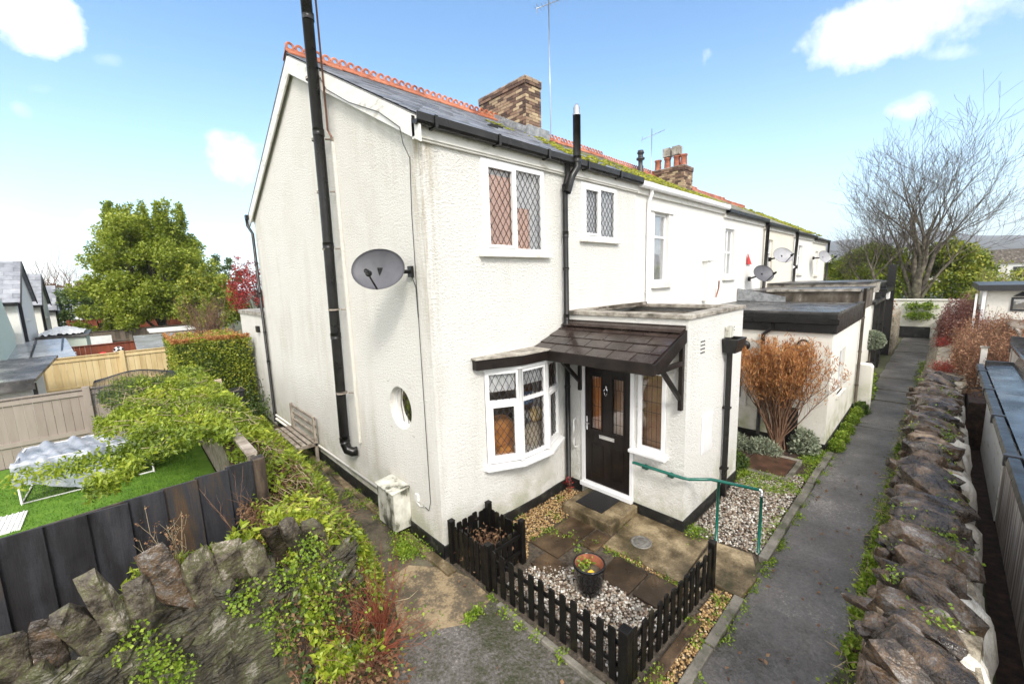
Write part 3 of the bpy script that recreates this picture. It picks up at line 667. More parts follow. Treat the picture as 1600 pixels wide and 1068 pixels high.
# the bow frame is one mesh, each pane its own mesh
mb = MB(); panes = []
for k in range(3):
    a, b = bp_[k], bp_[k+1]; n = face_n(a, b); A, Bq = V((*a, 0)), V((*b, 0)); U = (Bq-A); Wd = U.length; U.normalize(); Nn = V((*n, 0)); Z = V((0, 0, 1))
    def bar(u0, u1, v0, v1, d0=-.06, d1=0): mb.obox(A+U*u0+Z*v0+Nn*d0, U*(u1-u0), Z*(v1-v0), Nn*(d1-d0), 0, .5)
    f = .06; bar(0, f, B0, B1); bar(Wd-f, Wd, B0, B1); bar(f, Wd-f, B0, B0+f); bar(f, Wd-f, B1-f, B1); bar(f, Wd-f, 1.965, 2.02, -.06, .002)
    if k in (0, 2):
        w = .045; c, d = B0+f, 1.965
        bar(f, f+w, c, d, -.03, .018); bar(Wd-f-w, Wd-f, c, d, -.03, .018); bar(f+w, Wd-f-w, c, c+w, -.03, .018); bar(f+w, Wd-f-w, d-w, d, -.03, .018)
        panes.append((A, U, Nn, f+w, Wd-f-w, c+w, d-w)); 
    else: panes.append((A, U, Nn, f, Wd-f, B0+f, 1.965))
    panes.append((A, U, Nn, f, Wd-f, 2.02, B1-f))
for p in bp_[1:3]: mb.tube([(p[0], p[1], B0), (p[0], p[1], B1)], .035, 8, rnd=.5)
BW = mb.build('bow_window', 'upvc', H)
for (A, U, Nn, a, b, c, d) in panes:
    pm = MB(); q = A-Nn*.03; Z = V((0, 0, 1)); pm.add([q+U*a+Z*c, q+U*b+Z*c, q+U*b+Z*d, q+U*a+Z*d], [(0, 1, 2, 3)], 0)
    lattice(pm, q+Nn*.004+U*a+Z*c, U, Z, b-a, d-c, max(2, round((b-a)/.10)), max(2, round((d-c)/.16)), Nn, 1); pm.build('pane', ['glass', 'came'], BW)
mb = MB(); so = [(.76, .0), (.78, -.10), (1.27, -.37), (1.89, -.39), (2.47, -.14), (2.50, .0)]
mb.prism([(x, y, 1.0) for x, y in so], (0, 0, .05)); mb.prism([(x, y*.93, .985) for x, y in so], (0, 0, .015)); mb.build('sill', 'upvc', BW, bevel=.006)
mb = MB(); cap = [(.80, .0), (.80, -.02)]+bp_+[(2.43, .0)]
mb.prism([(x, y-.03 if y < -.01 else y, 2.472) for x, y in cap], (0, 0, .04)); mb.build('head', 'upvc', BW)
# dished wall under the bow (fills the projection down to the plinth)
mb = MB(); mb.prism([(.84, 0, 0), (1.3, -.035, 0), (1.9, -.04, 0), (2.44, 0, 0)], (0, 0, .98)); 
mb.build('apron_wall', 'dash', H)
# dark board over the bow and its slate weathering
mb = MB(); mb.prism([(.64, -.0, 2.52), (.64, -.09, 2.52), (1.3, -.34, 2.52), (1.87, -.36, 2.52), (1.87, 0, 2.52)], (0, 0, .145)); mb.build('window_fascia', 'brownwood', H, bevel=.006)
mb = MB(); mb.prism([(.62, .0, 2.668), (.62, -.11, 2.668), (1.3, -.36, 2.668), (1.87, -.38, 2.668), (1.87, 0, 2.668)], (0, 0, .022)); mb.build('window_weathering', 'coping', H)

# ---- porch
PX, PY0, PW, PT = 2.74, -2.09, 4.95, 3.13
mb = MB()
wall_face(mb, (PX, 0, 0), (0, -1, 0), (0, 0, 1), (-1, 0, 0), 2.09, PT, [(.30, 1.30, .20, 2.345), (1.36, 1.81, 1.10, 2.37)], .11)
wall_face(mb, (PX, PY0, 0), (1, 0, 0), (0, 0, 1), (0, -1, 0), PW-PX, PT, [], 0)
mb.add([(PW, PY0, 0), (PW, 0, 0), (PW, 0, PT), (PW, PY0, PT)], [(0, 1, 2, 3)], 0)
mb.build('porch_wall', 'dash', H)
mb = MB(); mb.box((PX-.016, -.30, -.02), (PX, -.035, .19)); mb.build('porch_plinth', 'plinth', H, bevel=.004)
mb = MB(); mb.box((PX-.018, -1.30, -.02), (PX, PY0-.018, .19)); mb.box((PX, PY0-.02, -.02), (PW+.018, PY0, .19)); mb.build('porch_plinth', 'plinth', H, bevel=.004)
mb = MB(); t = PT
mb.box((PX-.03, PY0-.03, t), (PX+.20, -.0, t+.07)); mb.box((PX+.203, PY0-.03, t), (PW+.03, PY0+.17, t+.068)); mb.box((PW-.17, PY0+.173, t), (PW+.03, -.0, t+.066)); mb.box((PX+.203, -.16, t), (PW-.173, -.0, t+.075))
mb.build('coping', 'coping', H, bevel=.012)
mb = MB(); mb.add([(PX+.1, PY0+.1, 3.06), (PW-.1, PY0+.1, 3.06), (PW-.1, 0, 3.06), (PX+.1, 0, 3.06)], [(0, 1, 2, 3)]); mb.build('porch_roof', 'felt_brown', H)
mb = MB(); 
for k in range(3): mb.box((3.3+.05*k, -.32-.10*k, 3.2), (4.75-.1*k, -.26-.10*k, 3.225+.015*k))
rp = mb.build('roof_plank', 'felt_brown', None); tag(rp, 'old weathered timber lying along the flat porch roof', 'timber')

# ---- front door
def yb(mb, y0, y1, z0, z1, x0, x1, mi=0): mb.box((x0, y0, z0), (x1, y1, z1), mi, .5)
mb = MB(); X0, X1 = 2.715, 2.80
yb(mb, -.305, -.375, .2, 2.34, X0, X1); yb(mb, -1.235, -1.297, .2, 2.34, X0, X1); yb(mb, -.375, -1.235, 2.275, 2.34, X0, X1); yb(mb, -.30, -1.30, .165, .235, 2.665, X1); yb(mb, -.375, -1.235, .235, .262, 2.70, X1)
mb.build('door_frame', 'upvc', H, bevel=.004)
mb = MB(); a, b = -.378, -1.232; D0, D1 = 2.735, 2.785   # slab with two glazed slots
g1 = (-.50, -.70); g2 = (-.91, -1.11); gz = (1.22, 2.13)
for (p, q, r_, s_) in ((a, g1[0], .265, 2.272), (g1[1], g2[0], .265, 2.272), (g2[1], b, .265, 2.272)): yb(mb, p, q, r_, s_, D0, D1)
for gg in (g1, g2): yb(mb, gg[0], gg[1], .265, gz[0], D0, D1); yb(mb, gg[0], gg[1], gz[1], 2.272, D0, D1)
for gg in (g1, g2):
    for (p, q, r_, s_) in ((gg[0]+.028, gg[0], gz[0]-.03, gz[1]+.03), (gg[1], gg[1]-.028, gz[0]-.03, gz[1]+.03), (gg[0], gg[1], gz[1], gz[1]+.03), (gg[0], gg[1], gz[0]-.03, gz[0])): yb(mb, p, q, r_, s_, D0-.012, D0)
# raised lower mouldings
for gg in ((-.49, -.74), (-.87, -1.12)):
    for (p, q, r_, s_) in ((gg[0], gg[1], .40, .425), (gg[0], gg[1], .94, .965), (gg[0], gg[0]-.022, .425, .94), (gg[1]+.022, gg[1], .425, .94)): yb(mb, p, q, r_, s_, D0-.010, D0)
DR = mb.build('front_door', 'door', H, bevel=.003)
for gg in (g1, g2):
    pm = MB(); pm.add([(2.75, gg[0], gz[0]), (2.75, gg[1], gz[0]), (2.75, gg[1], gz[1]), (2.75, gg[0], gz[1])], [(0, 1, 2, 3)])
    w = abs(gg[1]-gg[0])
    for zz in (1.95, 1.62, 1.38): pm.box((2.744, gg[0], zz), (2.748, gg[1], zz+.006), 1)
    for yy in (.25, .5, .75): pm.box((2.744, gg[0]-w*yy-.003, 1.95), (2.748, gg[0]-w*yy+.003, gz[1]), 1)
    for yy in (.34, .68): pm.box((2.744, gg[0]-w*yy-.003, gz[0]), (2.748, gg[0]-w*yy+.003, 1.95), 1)
    pm.build('glass_panel', ['glass', 'came'], DR)
mb = MB(); yb(mb, -.66, -.955, 1.085, 1.15, D0-.012, D0); yb(mb, -.68, -.935, 1.10, 1.135, D0-.018, D0-.012); mb.build('letterbox', 'chrome', DR, bevel=.003)
mb = MB(); mb.tube([(D0-.02, -.805, 1.97), (D0-.035, -.775, 1.93), (D0-.035, -.78, 1.87), (D0-.025, -.805, 1.84), (D0-.035, -.83, 1.87), (D0-.035, -.835, 1.93), (D0-.02, -.805, 1.97)], .008, 6); yb(mb, -.79, -.82, 1.95, 2.0, D0-.02, D0); mb.build('knocker', 'chrome', DR)
mb = MB(); yb(mb, -.405, -.435, 1.18, 1.42, D0-.012, D0); mb.tube([(D0-.012, -.42, 1.31), (D0-.05, -.42, 1.31), (D0-.052, -.50, 1.31)], .009, 7); mb.build('handle', 'chrome', DR, bevel=.002)
window(H, (2.715, -1.365), (2.715, -1.805), 1.115, 2.365, (-1, 0), fr=.06, name='sidelight')
mb = MB(); mb.box((2.60, -1.27, 1.06), (2.76, -1.86, 1.108)); mb.build('sidelight_sill', 'upvc', H, bevel=.006)
mb = MB()
for k, (yy, zz) in enumerate([(-1.5, 1.7), (-1.58, 1.7), (-1.66, 1.7)]): mb.box((2.744, yy-.003, 1.18), (2.748, yy+.003, 2.3))
for zz in (2.12, 1.88, 1.72, 1.28): mb.box((2.742, -1.43, zz), (2.7475, -1.74, zz+.006))
mb.build('sidelight_leading', 'came', H)
mb = MB(); curtain(mb, (2.84, -.36), (2.84, -.79), .3, 2.33, 0, .014, 8); mb.build('hall_curtain', 'amber', H)
mb = MB(); mb.box((2.865, -.80, .25), (2.90, -1.93, 2.5), 0); 
for k in range(12): mb.box((2.860, -.80, .3+k*.19), (2.865, -1.93, .31+k*.19), 0, .1)
mb.build('hall_partition', 'tanpane', H)
# white grab rail beside the door
o = MB(); o.tube([(2.735, -.17, 1.32), (2.67, -.17, 1.30), (2.655, -.19, 1.15), (2.655, -.19, .95), (2.67, -.17, .82), (2.735, -.17, .80)], .014, 8); o = o.build('grab_rail', 'white', None)
tag(o, 'short white vertical grab rail on the wall left of the front door', 'grab rail')

# ---- canopy
cx0, cz0, cx1, cz1 = 1.84, 2.645, 2.735, 2.97; ya, yb_ = -.015, -2.06
mb = MB(); s = V((cx1-cx0, 0, cz1-cz0)); L = s.length; s.normalize(); n = V((-s.z, 0, s.x)); rows = 4
for r in range(rows):
    o_ = .5 if r % 2 else 0; wd = .345; y = ya+wd*o_
    while y > yb_:
        p, q = min(y, ya), max(y-wd+.005, yb_); y -= wd
        if p-q < .02: continue
        b0 = V((cx0, p, cz0))+s*(L*r/rows-.015)+n*.022; ln = L/rows+.03; j = RNG.uniform(0, .003)
        e = [b0, b0+V((0, q-p+.008, 0)), b0+V((0, q-p+.008, 0))+s*ln-n*.012, b0+s*ln-n*.012]
        mb.add([v+n*(.010+j) for v in e]+[v for v in e], [(3, 2, 1, 0), (0, 1, 5, 4), (1, 2, 6, 5), (3, 0, 4, 7)], 0)
CN = mb.build('door_canopy', 'canopytile', H)
mb = MB(); mb.prism([(cx0, ya, cz0+.01), (cx1, ya, cz1+.01), (cx1, ya, cz1-.10), (cx0, ya, cz0-.045)], (0, yb_-ya, 0)); mb.build('soffit', 'brownwood', CN)
mb = MB(); mb.box((cx0-.025, ya+.0, cz0-.135), (cx0, yb_-.02, cz0+.018)); mb.build('fascia', 'brownwood', CN, bevel=.005)
mb = MB(); mb.prism([(cx0, yb_-.022, cz0+.012), (cx1, yb_-.022, cz1+.02), (cx1, yb_-.022, cz1-.15), (cx0+.2, yb_-.022, cz0-.12), (cx0, yb_-.022, cz0-.12)], (0, .02, 0)); mb.build('side_board', 'brownwood', CN, bevel=.004)
mb = MB(); mb.obox(V((cx1-.16, ya, cz1-.035))+n*.03, V((0, yb_-ya, 0)), s*.16, n*.012); mb.obox((cx1-.012, ya, cz1), (0, yb_-ya, 0), (.012, 0, 0), (0, 0, .08)); mb.build('flashing', 'canopytile', CN)
for yy in (-.30, -2.03):
    mb = MB(); w = .055
    mb.box((2.665, yy-w/2, 1.86), (2.735, yy+w/2, 2.88)); mb.box((1.98, yy-w/2, 2.50), (2.665, yy+w/2, 2.565))
    A_, B_ = V((2.66, yy-w/2, 2.0)), V((2.13, yy-w/2, 2.5))
    mb.prism([A_, A_+V((0, 0, .075)), B_+V((.06, 0, .0)), B_+V((-.02, 0, 0))], (0, w, 0)); mb.build('bracket', 'brownwood', CN, bevel=.004)

# ---- porch front details
mb = MB(); mb.box((3.30, PY0-.018, 1.01), (3.70, PY0-.002, 1.635)); mb.box((3.325, PY0-.026, 1.035), (3.675, PY0-.018, 1.61)); mb.build('meter_door', 'upvc', H, bevel=.003)
mb = MB()
for i in range(3):
    for j in range(4): mb.box((3.175+i*.055, PY0-.006, 2.60+j*.055), (3.21+i*.055, PY0-.001, 2.618+j*.055))
for i in range(3):
    for j in range(2): mb.box((4.42+i*.05, PY0-.006, 2.80+j*.05), (4.445+i*.05, PY0-.001, 2.815+j*.05))
mb.build('air_vent', 'black', H)
HP = MB(); cxh = 4.18
HP.prism([(cxh-.22, PY0-.02, 2.76), (cxh+.22, PY0-.02, 2.76), (cxh+.22, PY0-.24, 2.76), (cxh-.22, PY0-.24, 2.76)], (0, 0, .0001))
HP = MB(); to = [(cxh-.21, PY0-.01), (cxh+.21, PY0-.01), (cxh+.21, PY0-.24), (cxh-.21, PY0-.24)]; bo = [(cxh-.16, PY0-.01), (cxh+.16, PY0-.01), (cxh+.16, PY0-.19), (cxh-.16, PY0-.19)]
ti = [(cxh-.18, PY0-.03), (cxh+.18, PY0-.03), (cxh+.18, PY0-.215), (cxh-.18, PY0-.215)]
vs = [(x, y, 2.50) for x, y in bo]+[(x, y, 2.70) for x, y in to]+[(x, y, 2.725) for x, y in to]+[(x, y, 2.725) for x, y in ti]+[(x, y, 2.58) for x, y in ti]
fs = [(0, 1, 2, 3)]
for k in range(4):
    for i in range(4): fs.append((k*4+i, k*4+(i+1) % 4, k*4+4+(i+1) % 4, k*4+4+i))
fs.append((16, 17, 18, 19)); HP.add(vs, fs)
dp = MB(); dp.box((cxh-.035, PY0-.10, .02), (cxh+.035, PY0-.03, 2.51)); 
for zz in (1.55, .5): dp.box((cxh-.055, PY0-.115, zz), (cxh+.055, PY0-.002, zz+.035))
pd = dp.build('porch_downpipe', 'blackpl', H, bevel=.004); HP.build('hopper', 'blackpl', pd, bevel=.004)
mb = MB(); mb.box((4.10, PY0-.09, 2.73), (4.24, PY0-.003, 2.90), 0); mb.build('outlet_spout', 'meter', H, bevel=.01)

# ---- roof
mb = MB(); x0, x1 = -.09, 4.98
mb.add([(x0, EY, EZ-.01), (x1, EY, EZ-.01), (x1, RY, RZ-.01), (x0, RY, RZ-.01)], [(0, 1, 2, 3)], 0, .3); mb.add([(x0, 8.14, EZ), (x1, 8.14, EZ), (x1, RY, RZ), (x0, RY, RZ)], [(3, 2, 1, 0)], 0, .3)
slates(mb, x0, x1, EY, EZ, RY-.02, RZ-.01)
roof = mb.build('roof', 'slate', H)
mb = MB(); mb.box((2.55, 1.55, 6.54), (2.85, 1.62, 6.60)); mb.box((2.15, 1.15, 6.33), (2.35, 1.30, 6.39)); mb.build('roof_vent', 'black', roof)
ridge_tiles(H, -.10, 4.98, 4.0, RZ+.01)
# verge boards
mb = MB()
for sg in (1, -1):
    e = 4-sg*4.16; 
    P = [(-.085, e, EZ-.04), (-.085, 4, RZ-.04), (-.085, 4, RZ-.33), (-.085, e, EZ-.30)]
    mb = MB(); mb.prism(P, (.03, 0, 0)); mb.build('verge_board', 'whitewood', H, bevel=.004)
    mb = MB(); mb.prism([(-.055, e, EZ-.02), (-.055, 4, RZ-.02), (-.055, 4, RZ-.10), (-.055, e, EZ-.10)], (.054, 0, 0)); mb.build('verge_soffit', 'whitewood', H)
mb = MB(); mb.box((-.085, -.065, 5.42), (4.98, -.0, 5.63)); mb.box((-.085, -.045, 5.395), (4.98, -.001, 5.42)); mb.build('fascia_board', 'whitewood', H, bevel=.004)
gutter(H, -.12, 4.97, -.066, 5.535)
mb = MB(); mb.box((-.08, 8.0, 5.45), (4.98, 8.08, 5.62)); mb.build('rear_fascia', 'whitewood', H)
mb = MB(); mb.box((-.16, 8.08, 5.52), (4.98, 8.20, 5.63)); mb.build('rear_gutter', 'blackpl', H)
brick_stack(H, 5.0, 5.56, 3.0, 4.75, 7.05, 8.6)
mb = MB()
for k in range(7):
    yy = 2.9+k*.17; zz = RZ-(4-yy)*(RZ-EZ)/(4-EY) if yy < 4 else RZ-(yy-4)*.536
    mb.box((4.80+.004*k, yy, zz-.02), (5.0, yy+.15, zz+.17))
mb.box((4.85, 2.78, 7.16), (5.62, 2.99, 7.44)); mb.build('chimney_flashing', 'lead', H)
# ---- pipes
dj = V((2.66, -.10, 0))
downpipe(H, [(2.66, -.12, 5.54), (2.66, -.12, 5.38), (2.62, -.09, 5.20), (2.62, -.09, .12)], .045, joints=[(2.62, -.09, 4.45), (2.62, -.09, 3.1), (2.62, -.09, 5.18)], clips=[(2.62, -.09, 3.9), (2.62, -.09, 1.9)])
fl = downpipe(H, [(2.60, -.15, 5.10), (2.70, -.17, 5.36), (2.80, -.20, 5.50), (2.80, -.20, 6.28)], .062, name='stove_flue', joints=[(2.80, -.20, 5.62)])
mb = MB(); mb.lathe((2.80, -.20, 6.28), [(.05, 0), (.05, .12), (.02, .17), (.001, .17)], 14); mb.lathe((2.80, -.20, 6.28), [(.062, 0), (.065, .02), (.05, .03)], 14); mb.build('flue_terminal', 'metal', fl)
# tall black flue on the gable
fx = -.17
tf = downpipe(H, [(-.02, 2.62, .80), (-.09, 2.64, .80), (-.155, 2.70, .84), (fx, 2.76, .95), (fx, 2.76, 1.1), (fx, 2.70, 3.1), (fx, 2.64, 5.0), (fx, 2.60, 9.6)], .083, name='gable_flue', joints=[(fx, 2.71, 2.9), (fx, 2.66, 4.4), (fx, 2.62, 6.15), (fx, 2.60, 7.8), (fx, 2.76, 1.02)])
for zz in (1.9, 3.35, 4.35, 5.25, 6.05, 6.95):
    mb = MB(); mb.tube([(0, 2.50, zz), (-.10, 2.56, zz)], .014, 6); mb.tube([(fx, 2.68, zz-.015), (fx, 2.68, zz+.015)], .092, 14); mb.box((-.03, 2.47, zz-.03), (0, 2.53, zz+.03)); mb.build('pipe_bracket', 'greywood', tf)
mb = MB(); mb.tube([(-.05, 2.42, 6.05), (-.10, 2.42, 6.15), (-.10, 2.42, 8.9)], .016, 7); mb.build('copper_vent_pipe', 'brass', H)
mb = MB(); mb.box((-.05, 2.43, 1.0), (-.003, 2.47, 6.0)); mb.build('conduit', 'dash_gable', H)
downpipe(H, [(-.13, 8.14, 5.52), (-.13, 8.12, 5.36), (-.07, 7.97, 5.15), (-.07, 7.94, .14)], .036, name='rear_downpipe', joints=[(-.07, 7.94, 3.6), (-.07, 7.94, 1.8)], clips=[(-.07, 7.94, 4.4), (-.07, 7.94, 2.6)])
# low white pipe run along the gable foot
mb = MB(); mb.tube([(-.05, 7.9, .33), (-.05, 1.45, .40)], .022, 8); mb.tube([(-.05, 7.95, .22), (-.05, 5.0, .26)], .03, 8); mb.build('waste_pipe', 'whitewood', H)
mb = MB(); mb.tube([(-.012, .20, 5.25), (-.012, .24, 4.6), (-.012, .245, .72), (-.012, .30, .58), (-.012, .44, .60)], .005, 5); mb.tube([(-.012, .36, 3.86), (-.012, .26, 3.7), (-.012, .25, 3.3)], .005, 5)
mb.tube([(-.09, 2.6, 7.0), (-.095, 2.35, 6.72), (-.095, 1.6, 6.30), (-.095, .75, 5.92), (-.095, .25, 5.60), (-.09, .20, 5.40), (-.012, .20, 5.25)], .006, 5); mb.build('cable', 'darkgrey', H)
mb = MB(); mb.tube([(-.015, .40, .60), (-.02, .52, .56), (-.02, .62, .60)], .008, 6); mb.box((-.03, .56, .62), (-.001, .64, .72)); mb.build('earth_box', 'white', H)
mb = MB(); mb.add([(.105, cy+ry*1.02*math.cos(2*math.pi*i/K), cz+rz*1.02*math.sin(2*math.pi*i/K)) for i in range(K)], [tuple(range(K))], 0); ov = MB()
N2 = 6; vs = []; fs = []
for i in range(K):
    t = 2*math.pi*i/K
    for q in range(N2): ph = 2*math.pi*q/N2; k = 1+.11*math.cos(ph); vs.append((.098+.010*math.sin(ph), cy+(ry-.010)*(1+.032*math.cos(ph))*math.cos(t), cz+(rz-.010)*(1+.032*math.cos(ph))*math.sin(t)))
for i in range(K):
    for q in range(N2): fs.append((i*N2+q, ((i+1) % K)*N2+q, ((i+1) % K)*N2+(q+1) % N2, i*N2+(q+1) % N2))
ov.add(vs, fs, 0, .5, True); ovw = ov.build('oval_window', 'upvc', H)
for k in range(-1, 2): mb.tube([(.10, cy+k*.14-.03, cz-rz*.80), (.10, cy+k*.14+.03, cz), (.10, cy+k*.14-.02, cz+rz*.80)], .0035, 4, 1)
mb.build('pane', ['glass', 'came'], ovw)
mb = MB(); mb.lathe((.125, cy, cz), [(.001, 0), (ry*1.02, 0)], 32, 0, 'x'); mb.build('obscured_backing', 'greyglass', ovw)
room(H, (.145, .55, 1.5), (.45, 1.32, 2.4), 'dark_in', '-x')
mb = MB(); curtain(mb, (.16, 1.28), (.16, .60), 1.6, 2.3, 0, .008, 12); mb.build('net_curtain', 'net', H)
# meter cabinet on the gable
mb = MB(); mb.prism([(0, .83, .12), (0, 1.36, .12), (0, 1.36, .74), (0, .83, .74)], (-.27, 0, 0)); mb.prism([(-.0, .81, .742), (-.30, .81, .715), (-.30, 1.38, .715), (0, 1.38, .742)], (0, 0, .03)); mc = mb.build('meter_cabinet', 'meter', None, bevel=.012)
tag(mc, 'algae stained white meter cabinet fixed low on the gable wall', 'meter cabinet')

# ---- satellite dish on the gable
def dish(c, nrm, up, rw, rh, label, mount, mat_='dish', nm='satellite_dish'):
    T = thing(nm, label, 'satellite dish', mount, 'satellite dishes on the terrace walls')
    c, nrm = V(c), V(nrm).normalized(); sx = V(up).cross(nrm).normalized(); sy = nrm.cross(sx); mb = MB(); vs = [c-nrm*.07*rw/.32]; K1 = 40; ringn = 8; fs = []
    for r in range(1, ringn+1):
        q = r/ringn
        for i in range(K1): t = 2*math.pi*i/K1; vs.append(c+sx*rw*q*math.cos(t)+sy*rh*q*math.sin(t)-nrm*.07*rw/.32*(1-q*q))
    for i in range(K1): fs.append((0, 1+i, 1+(i+1) % K1))
    for r in range(ringn-1):
        for i in range(K1): fs.append((1+r*K1+i, 1+(r+1)*K1+i, 1+(r+1)*K1+(i+1) % K1, 1+r*K1+(i+1) % K1))
    nv = len(vs); vs2 = [v-nrm*.008 for v in vs]; mb.add(vs+vs2, fs+[tuple(a+nv for a in f[::-1]) for f in fs]+[(nv-K1+i, nv-K1+(i+1) % K1, 2*nv-K1+(i+1) % K1, 2*nv-K1+i) for i in range(K1)], 0, .5, True); mb.build('reflector', mat_, T)
    mb = MB(); lp = c+nrm*rw*1.05-sy*rh*.62; mb.tube([c-sy*rh*.98, lp], .011*rw/.3, 6); mb.build('arm', 'blackpl', T)
    mb = MB(); mb.tube([lp-sx*.0+nrm*.03, lp-nrm*.07], [.022*rw/.3, .035*rw/.3], 10); mb.build('receiver_head', 'blackpl', T)
    b0 = c-nrm*.10*rw/.32; mb = MB(); mb.box(tuple(b0-V((.04, .04, .05))), tuple(b0+V((.04, .04, .05)))); mb.tube([b0, V(mount)*.3+b0*.7, V(mount)], .018*rw/.3+.006, 8); mm_ = V(mount); mb.box(tuple(mm_-V((.02, .06, .07))), tuple(mm_+V((.02, .03, .07)))); mb.build('wall_bracket', 'blackpl', T)
    return T
dish((-.42, .44, 3.93), (-.62, -.62, .30), (0, 0, 1), .335, .265, 'large dark grey oval satellite dish on the gable end of the nearest cottage', (-.02, .36, 3.89))

# ---- TV aerials
def aerial(x, y, z0, z1, label, d, n, L):
    T = thing('television_aerial', label, 'aerial', (x, y, z0), 'aerials on the chimneys')
    mb = MB(); mb.tube([(x, y, z0), (x, y, z1)], .014, 6); mb.build('mast', 'metal', T)
    d = V(d).normalized(); s = V((-d.y, d.x, 0)).normalized(); c = V((x, y, z1-.25)); mb = MB(); mb.tube([c-d*L*.45, c+d*L*.55], .010, 5)
    for k in range(n): p = c+d*(L*(-.45+k/(n-1))); mb.tube([p-s*.14, p+s*.14], .005, 4)
    mb.tube([c-d*L*.42+V((0, 0, -.12)), c-d*L*.42+V((0, 0, .12))], .008, 4); mb.build('antenna', 'metal', T)
    return T
aerial(6.10, 3.15, 7.5, 10.95, 'very tall thin mast aerial beside the brick chimney of the nearest cottage', (.3, -1, 0), 9, .8)
mb = MB()

# ================================================================== REST OF THE TERRACE
def ez(x): return 5.64-.021*max(0, x-5)          # the row steps gently downhill
def terrace(i, x0, x1, wallm, label, roofm, holes, front=0.0, gut='blackpl', fascia='whitewood', ridge=True, crest=True):
    T = thing('terraced_house', label, 'house', (x0, 0, 0), 'houses of the terrace'); e = ez((x0+x1)/2); rz = e+2.20
    mb = MB(); wall_face(mb, (x0, 0, 0), (1, 0, 0), (0, 0, 1), (0, -1, 0), x1-x0, e, [(a-x0, b-x0, c, d) for a, b, c, d in holes], .16)
    for xx in (x0+.02, x1): mb.add([(xx, 0, 0), (xx, 8, 0), (xx, 8, e), (xx, 4, rz-.05), (xx, 0, e)], [(0, 1, 2, 3, 4)])
    mb.add([(x0, 8, 0), (x1, 8, 0), (x1, 8, e), (x0, 8, e)], [(0, 1, 2, 3)]); mb.build('wall', wallm, T)
    mb = MB(); mb.add([(x0, -.14, e-.01), (x1, -.14, e-.01), (x1, 4, rz-.01), (x0, 4, rz-.01)], [(0, 1, 2, 3)], 0, .3); mb.add([(x0, 8.14, e), (x1, 8.14, e), (x1, 4, rz), (x0, 4, rz)], [(3, 2, 1, 0)], 0, .3)
    slates(mb, x0, x1, -.14, e, 3.98, rz-.01, row=.21 if x0 < 12 else .3, wid=.27 if x0 < 12 else .36); mb.build('roof', roofm, T)
    if ridge: ridge_tiles(T, x0, x1, 4.0, rz+.01, crest)
    mb = MB(); mb.box((x0, -.06, e-.20), (x1, -.0, e-.02)); mb.build('fascia_board', fascia, T)
    gutter(T, x0, x1, -.062, e-.10, gut, brackets=0)
    return T, e, rz
def recess_win(T, a, b, c, d, cols=(1,), transom=.62, sash=(), lat=None, glass='glass_f'):
    window(T, (a, .07), (b, .07), c, d, (0, -1), cols=cols, transom=transom, sash=sash, lat=lat, fr=.055, glass=glass)
    mb = MB(); mb.box((a-.12, -.09, c-.13), (b+.12, .06, c-.01)); mb.build('sill', 'sill', T, bevel=.008)
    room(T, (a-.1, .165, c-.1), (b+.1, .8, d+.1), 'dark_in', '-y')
    mb = MB(); curtain(mb, (a+.02, .135), (b-.02, .135), c+.01, d-.01, 0, .012, 8); mb.build('net_curtain', 'net', T)
T2, e2, r2 = terrace(1, 4.98, 9.78, 'paint', 'smooth white terraced house next to the end cottage, with white gutter and one tall window', 'slate_moss', [(5.80, 6.46, 3.60, 5.10)], gut='upvc')
recess_win(T2, 5.80, 6.46, 3.60, 5.10, transom=.66)
mb = MB(); mb.box((5.60, -.03, 5.11), (6.66, -.0, 5.20)); mb.build('lintel', 'paint', T2)
downpipe(T2, [(5.42, -.12, 5.50), (5.42, -.12, 5.42), (5.42, -.06, 5.25), (5.42, -.06, 3.12)], .04, 'upvc', clips=[(5.42, -.06, 4.6), (5.42, -.06, 3.4)])
mb = MB(); mb.box((8.45, -.14, 3.04), (8.62, -.0, 4.08)); mb.box((8.40, -.18, 4.08), (8.86, -.0, 4.12)); mb.build('boxed_pipe', 'paint', T2, bevel=.005)
mb = MB(); mb.lathe((11.8, 3.7, 7.35), [(.11, 0), (.11, .42), (.08, .46), (.08, .62), (.15, .66), (.15, .72), (.09, .74), (.09, .84), (.13, .88), (.10, .98), (.001, 1.0)], 16)
T3, e3, r3 = terrace(2, 9.78, 13.5, 'paint', 'white terraced house with a small paned window and a red pennant', 'slate_moss', [(9.98, 10.72, 3.68, 5.02)])
mb.build('roof_cowl', 'darkgrey', T3)
recess_win(T3, 9.98, 10.72, 3.68, 5.02, cols=(1, 1), transom=.5)
mb = MB(); mb.tube([(9.35, -.04, 3.10), (9.35, -.10, 3.35), (9.25, -.14, 3.55)], .02, 6); mb.build('vent_bend', 'terracotta', T2)
mb = MB(); mb.prism([(11.85, -.06, 4.02), (12.25, -.06, 4.02), (11.85, -.06, 4.35)], (0, .02, 0)); mb.build('red_pennant', 'redpaint', T3)
T4, e4, r4 = terrace(3, 13.5, 17.62, 'beige', 'beige rendered terraced house between two black downpipes', 'slate_moss', [(13.95, 14.75, 3.7, 4.9)])
recess_win(T4, 13.95, 14.75, 3.7, 4.9)
T5, e5, r5 = terrace(4, 17.62, 21.2, 'paint', 'white terraced house beyond the beige one', 'slate_moss', [(18.6, 19.3, 3.7, 4.85)])
recess_win(T5, 18.6, 19.3, 3.7, 4.85)
T6, e6, r6 = terrace(5, 21.2, 24.4, 'paint2', 'last white house of the terrace with a small grey dish by its far corner', 'slate_moss', [(22.0, 22.6, 3.6, 4.7)])
recess_win(T6, 22.0, 22.6, 3.6, 4.7)
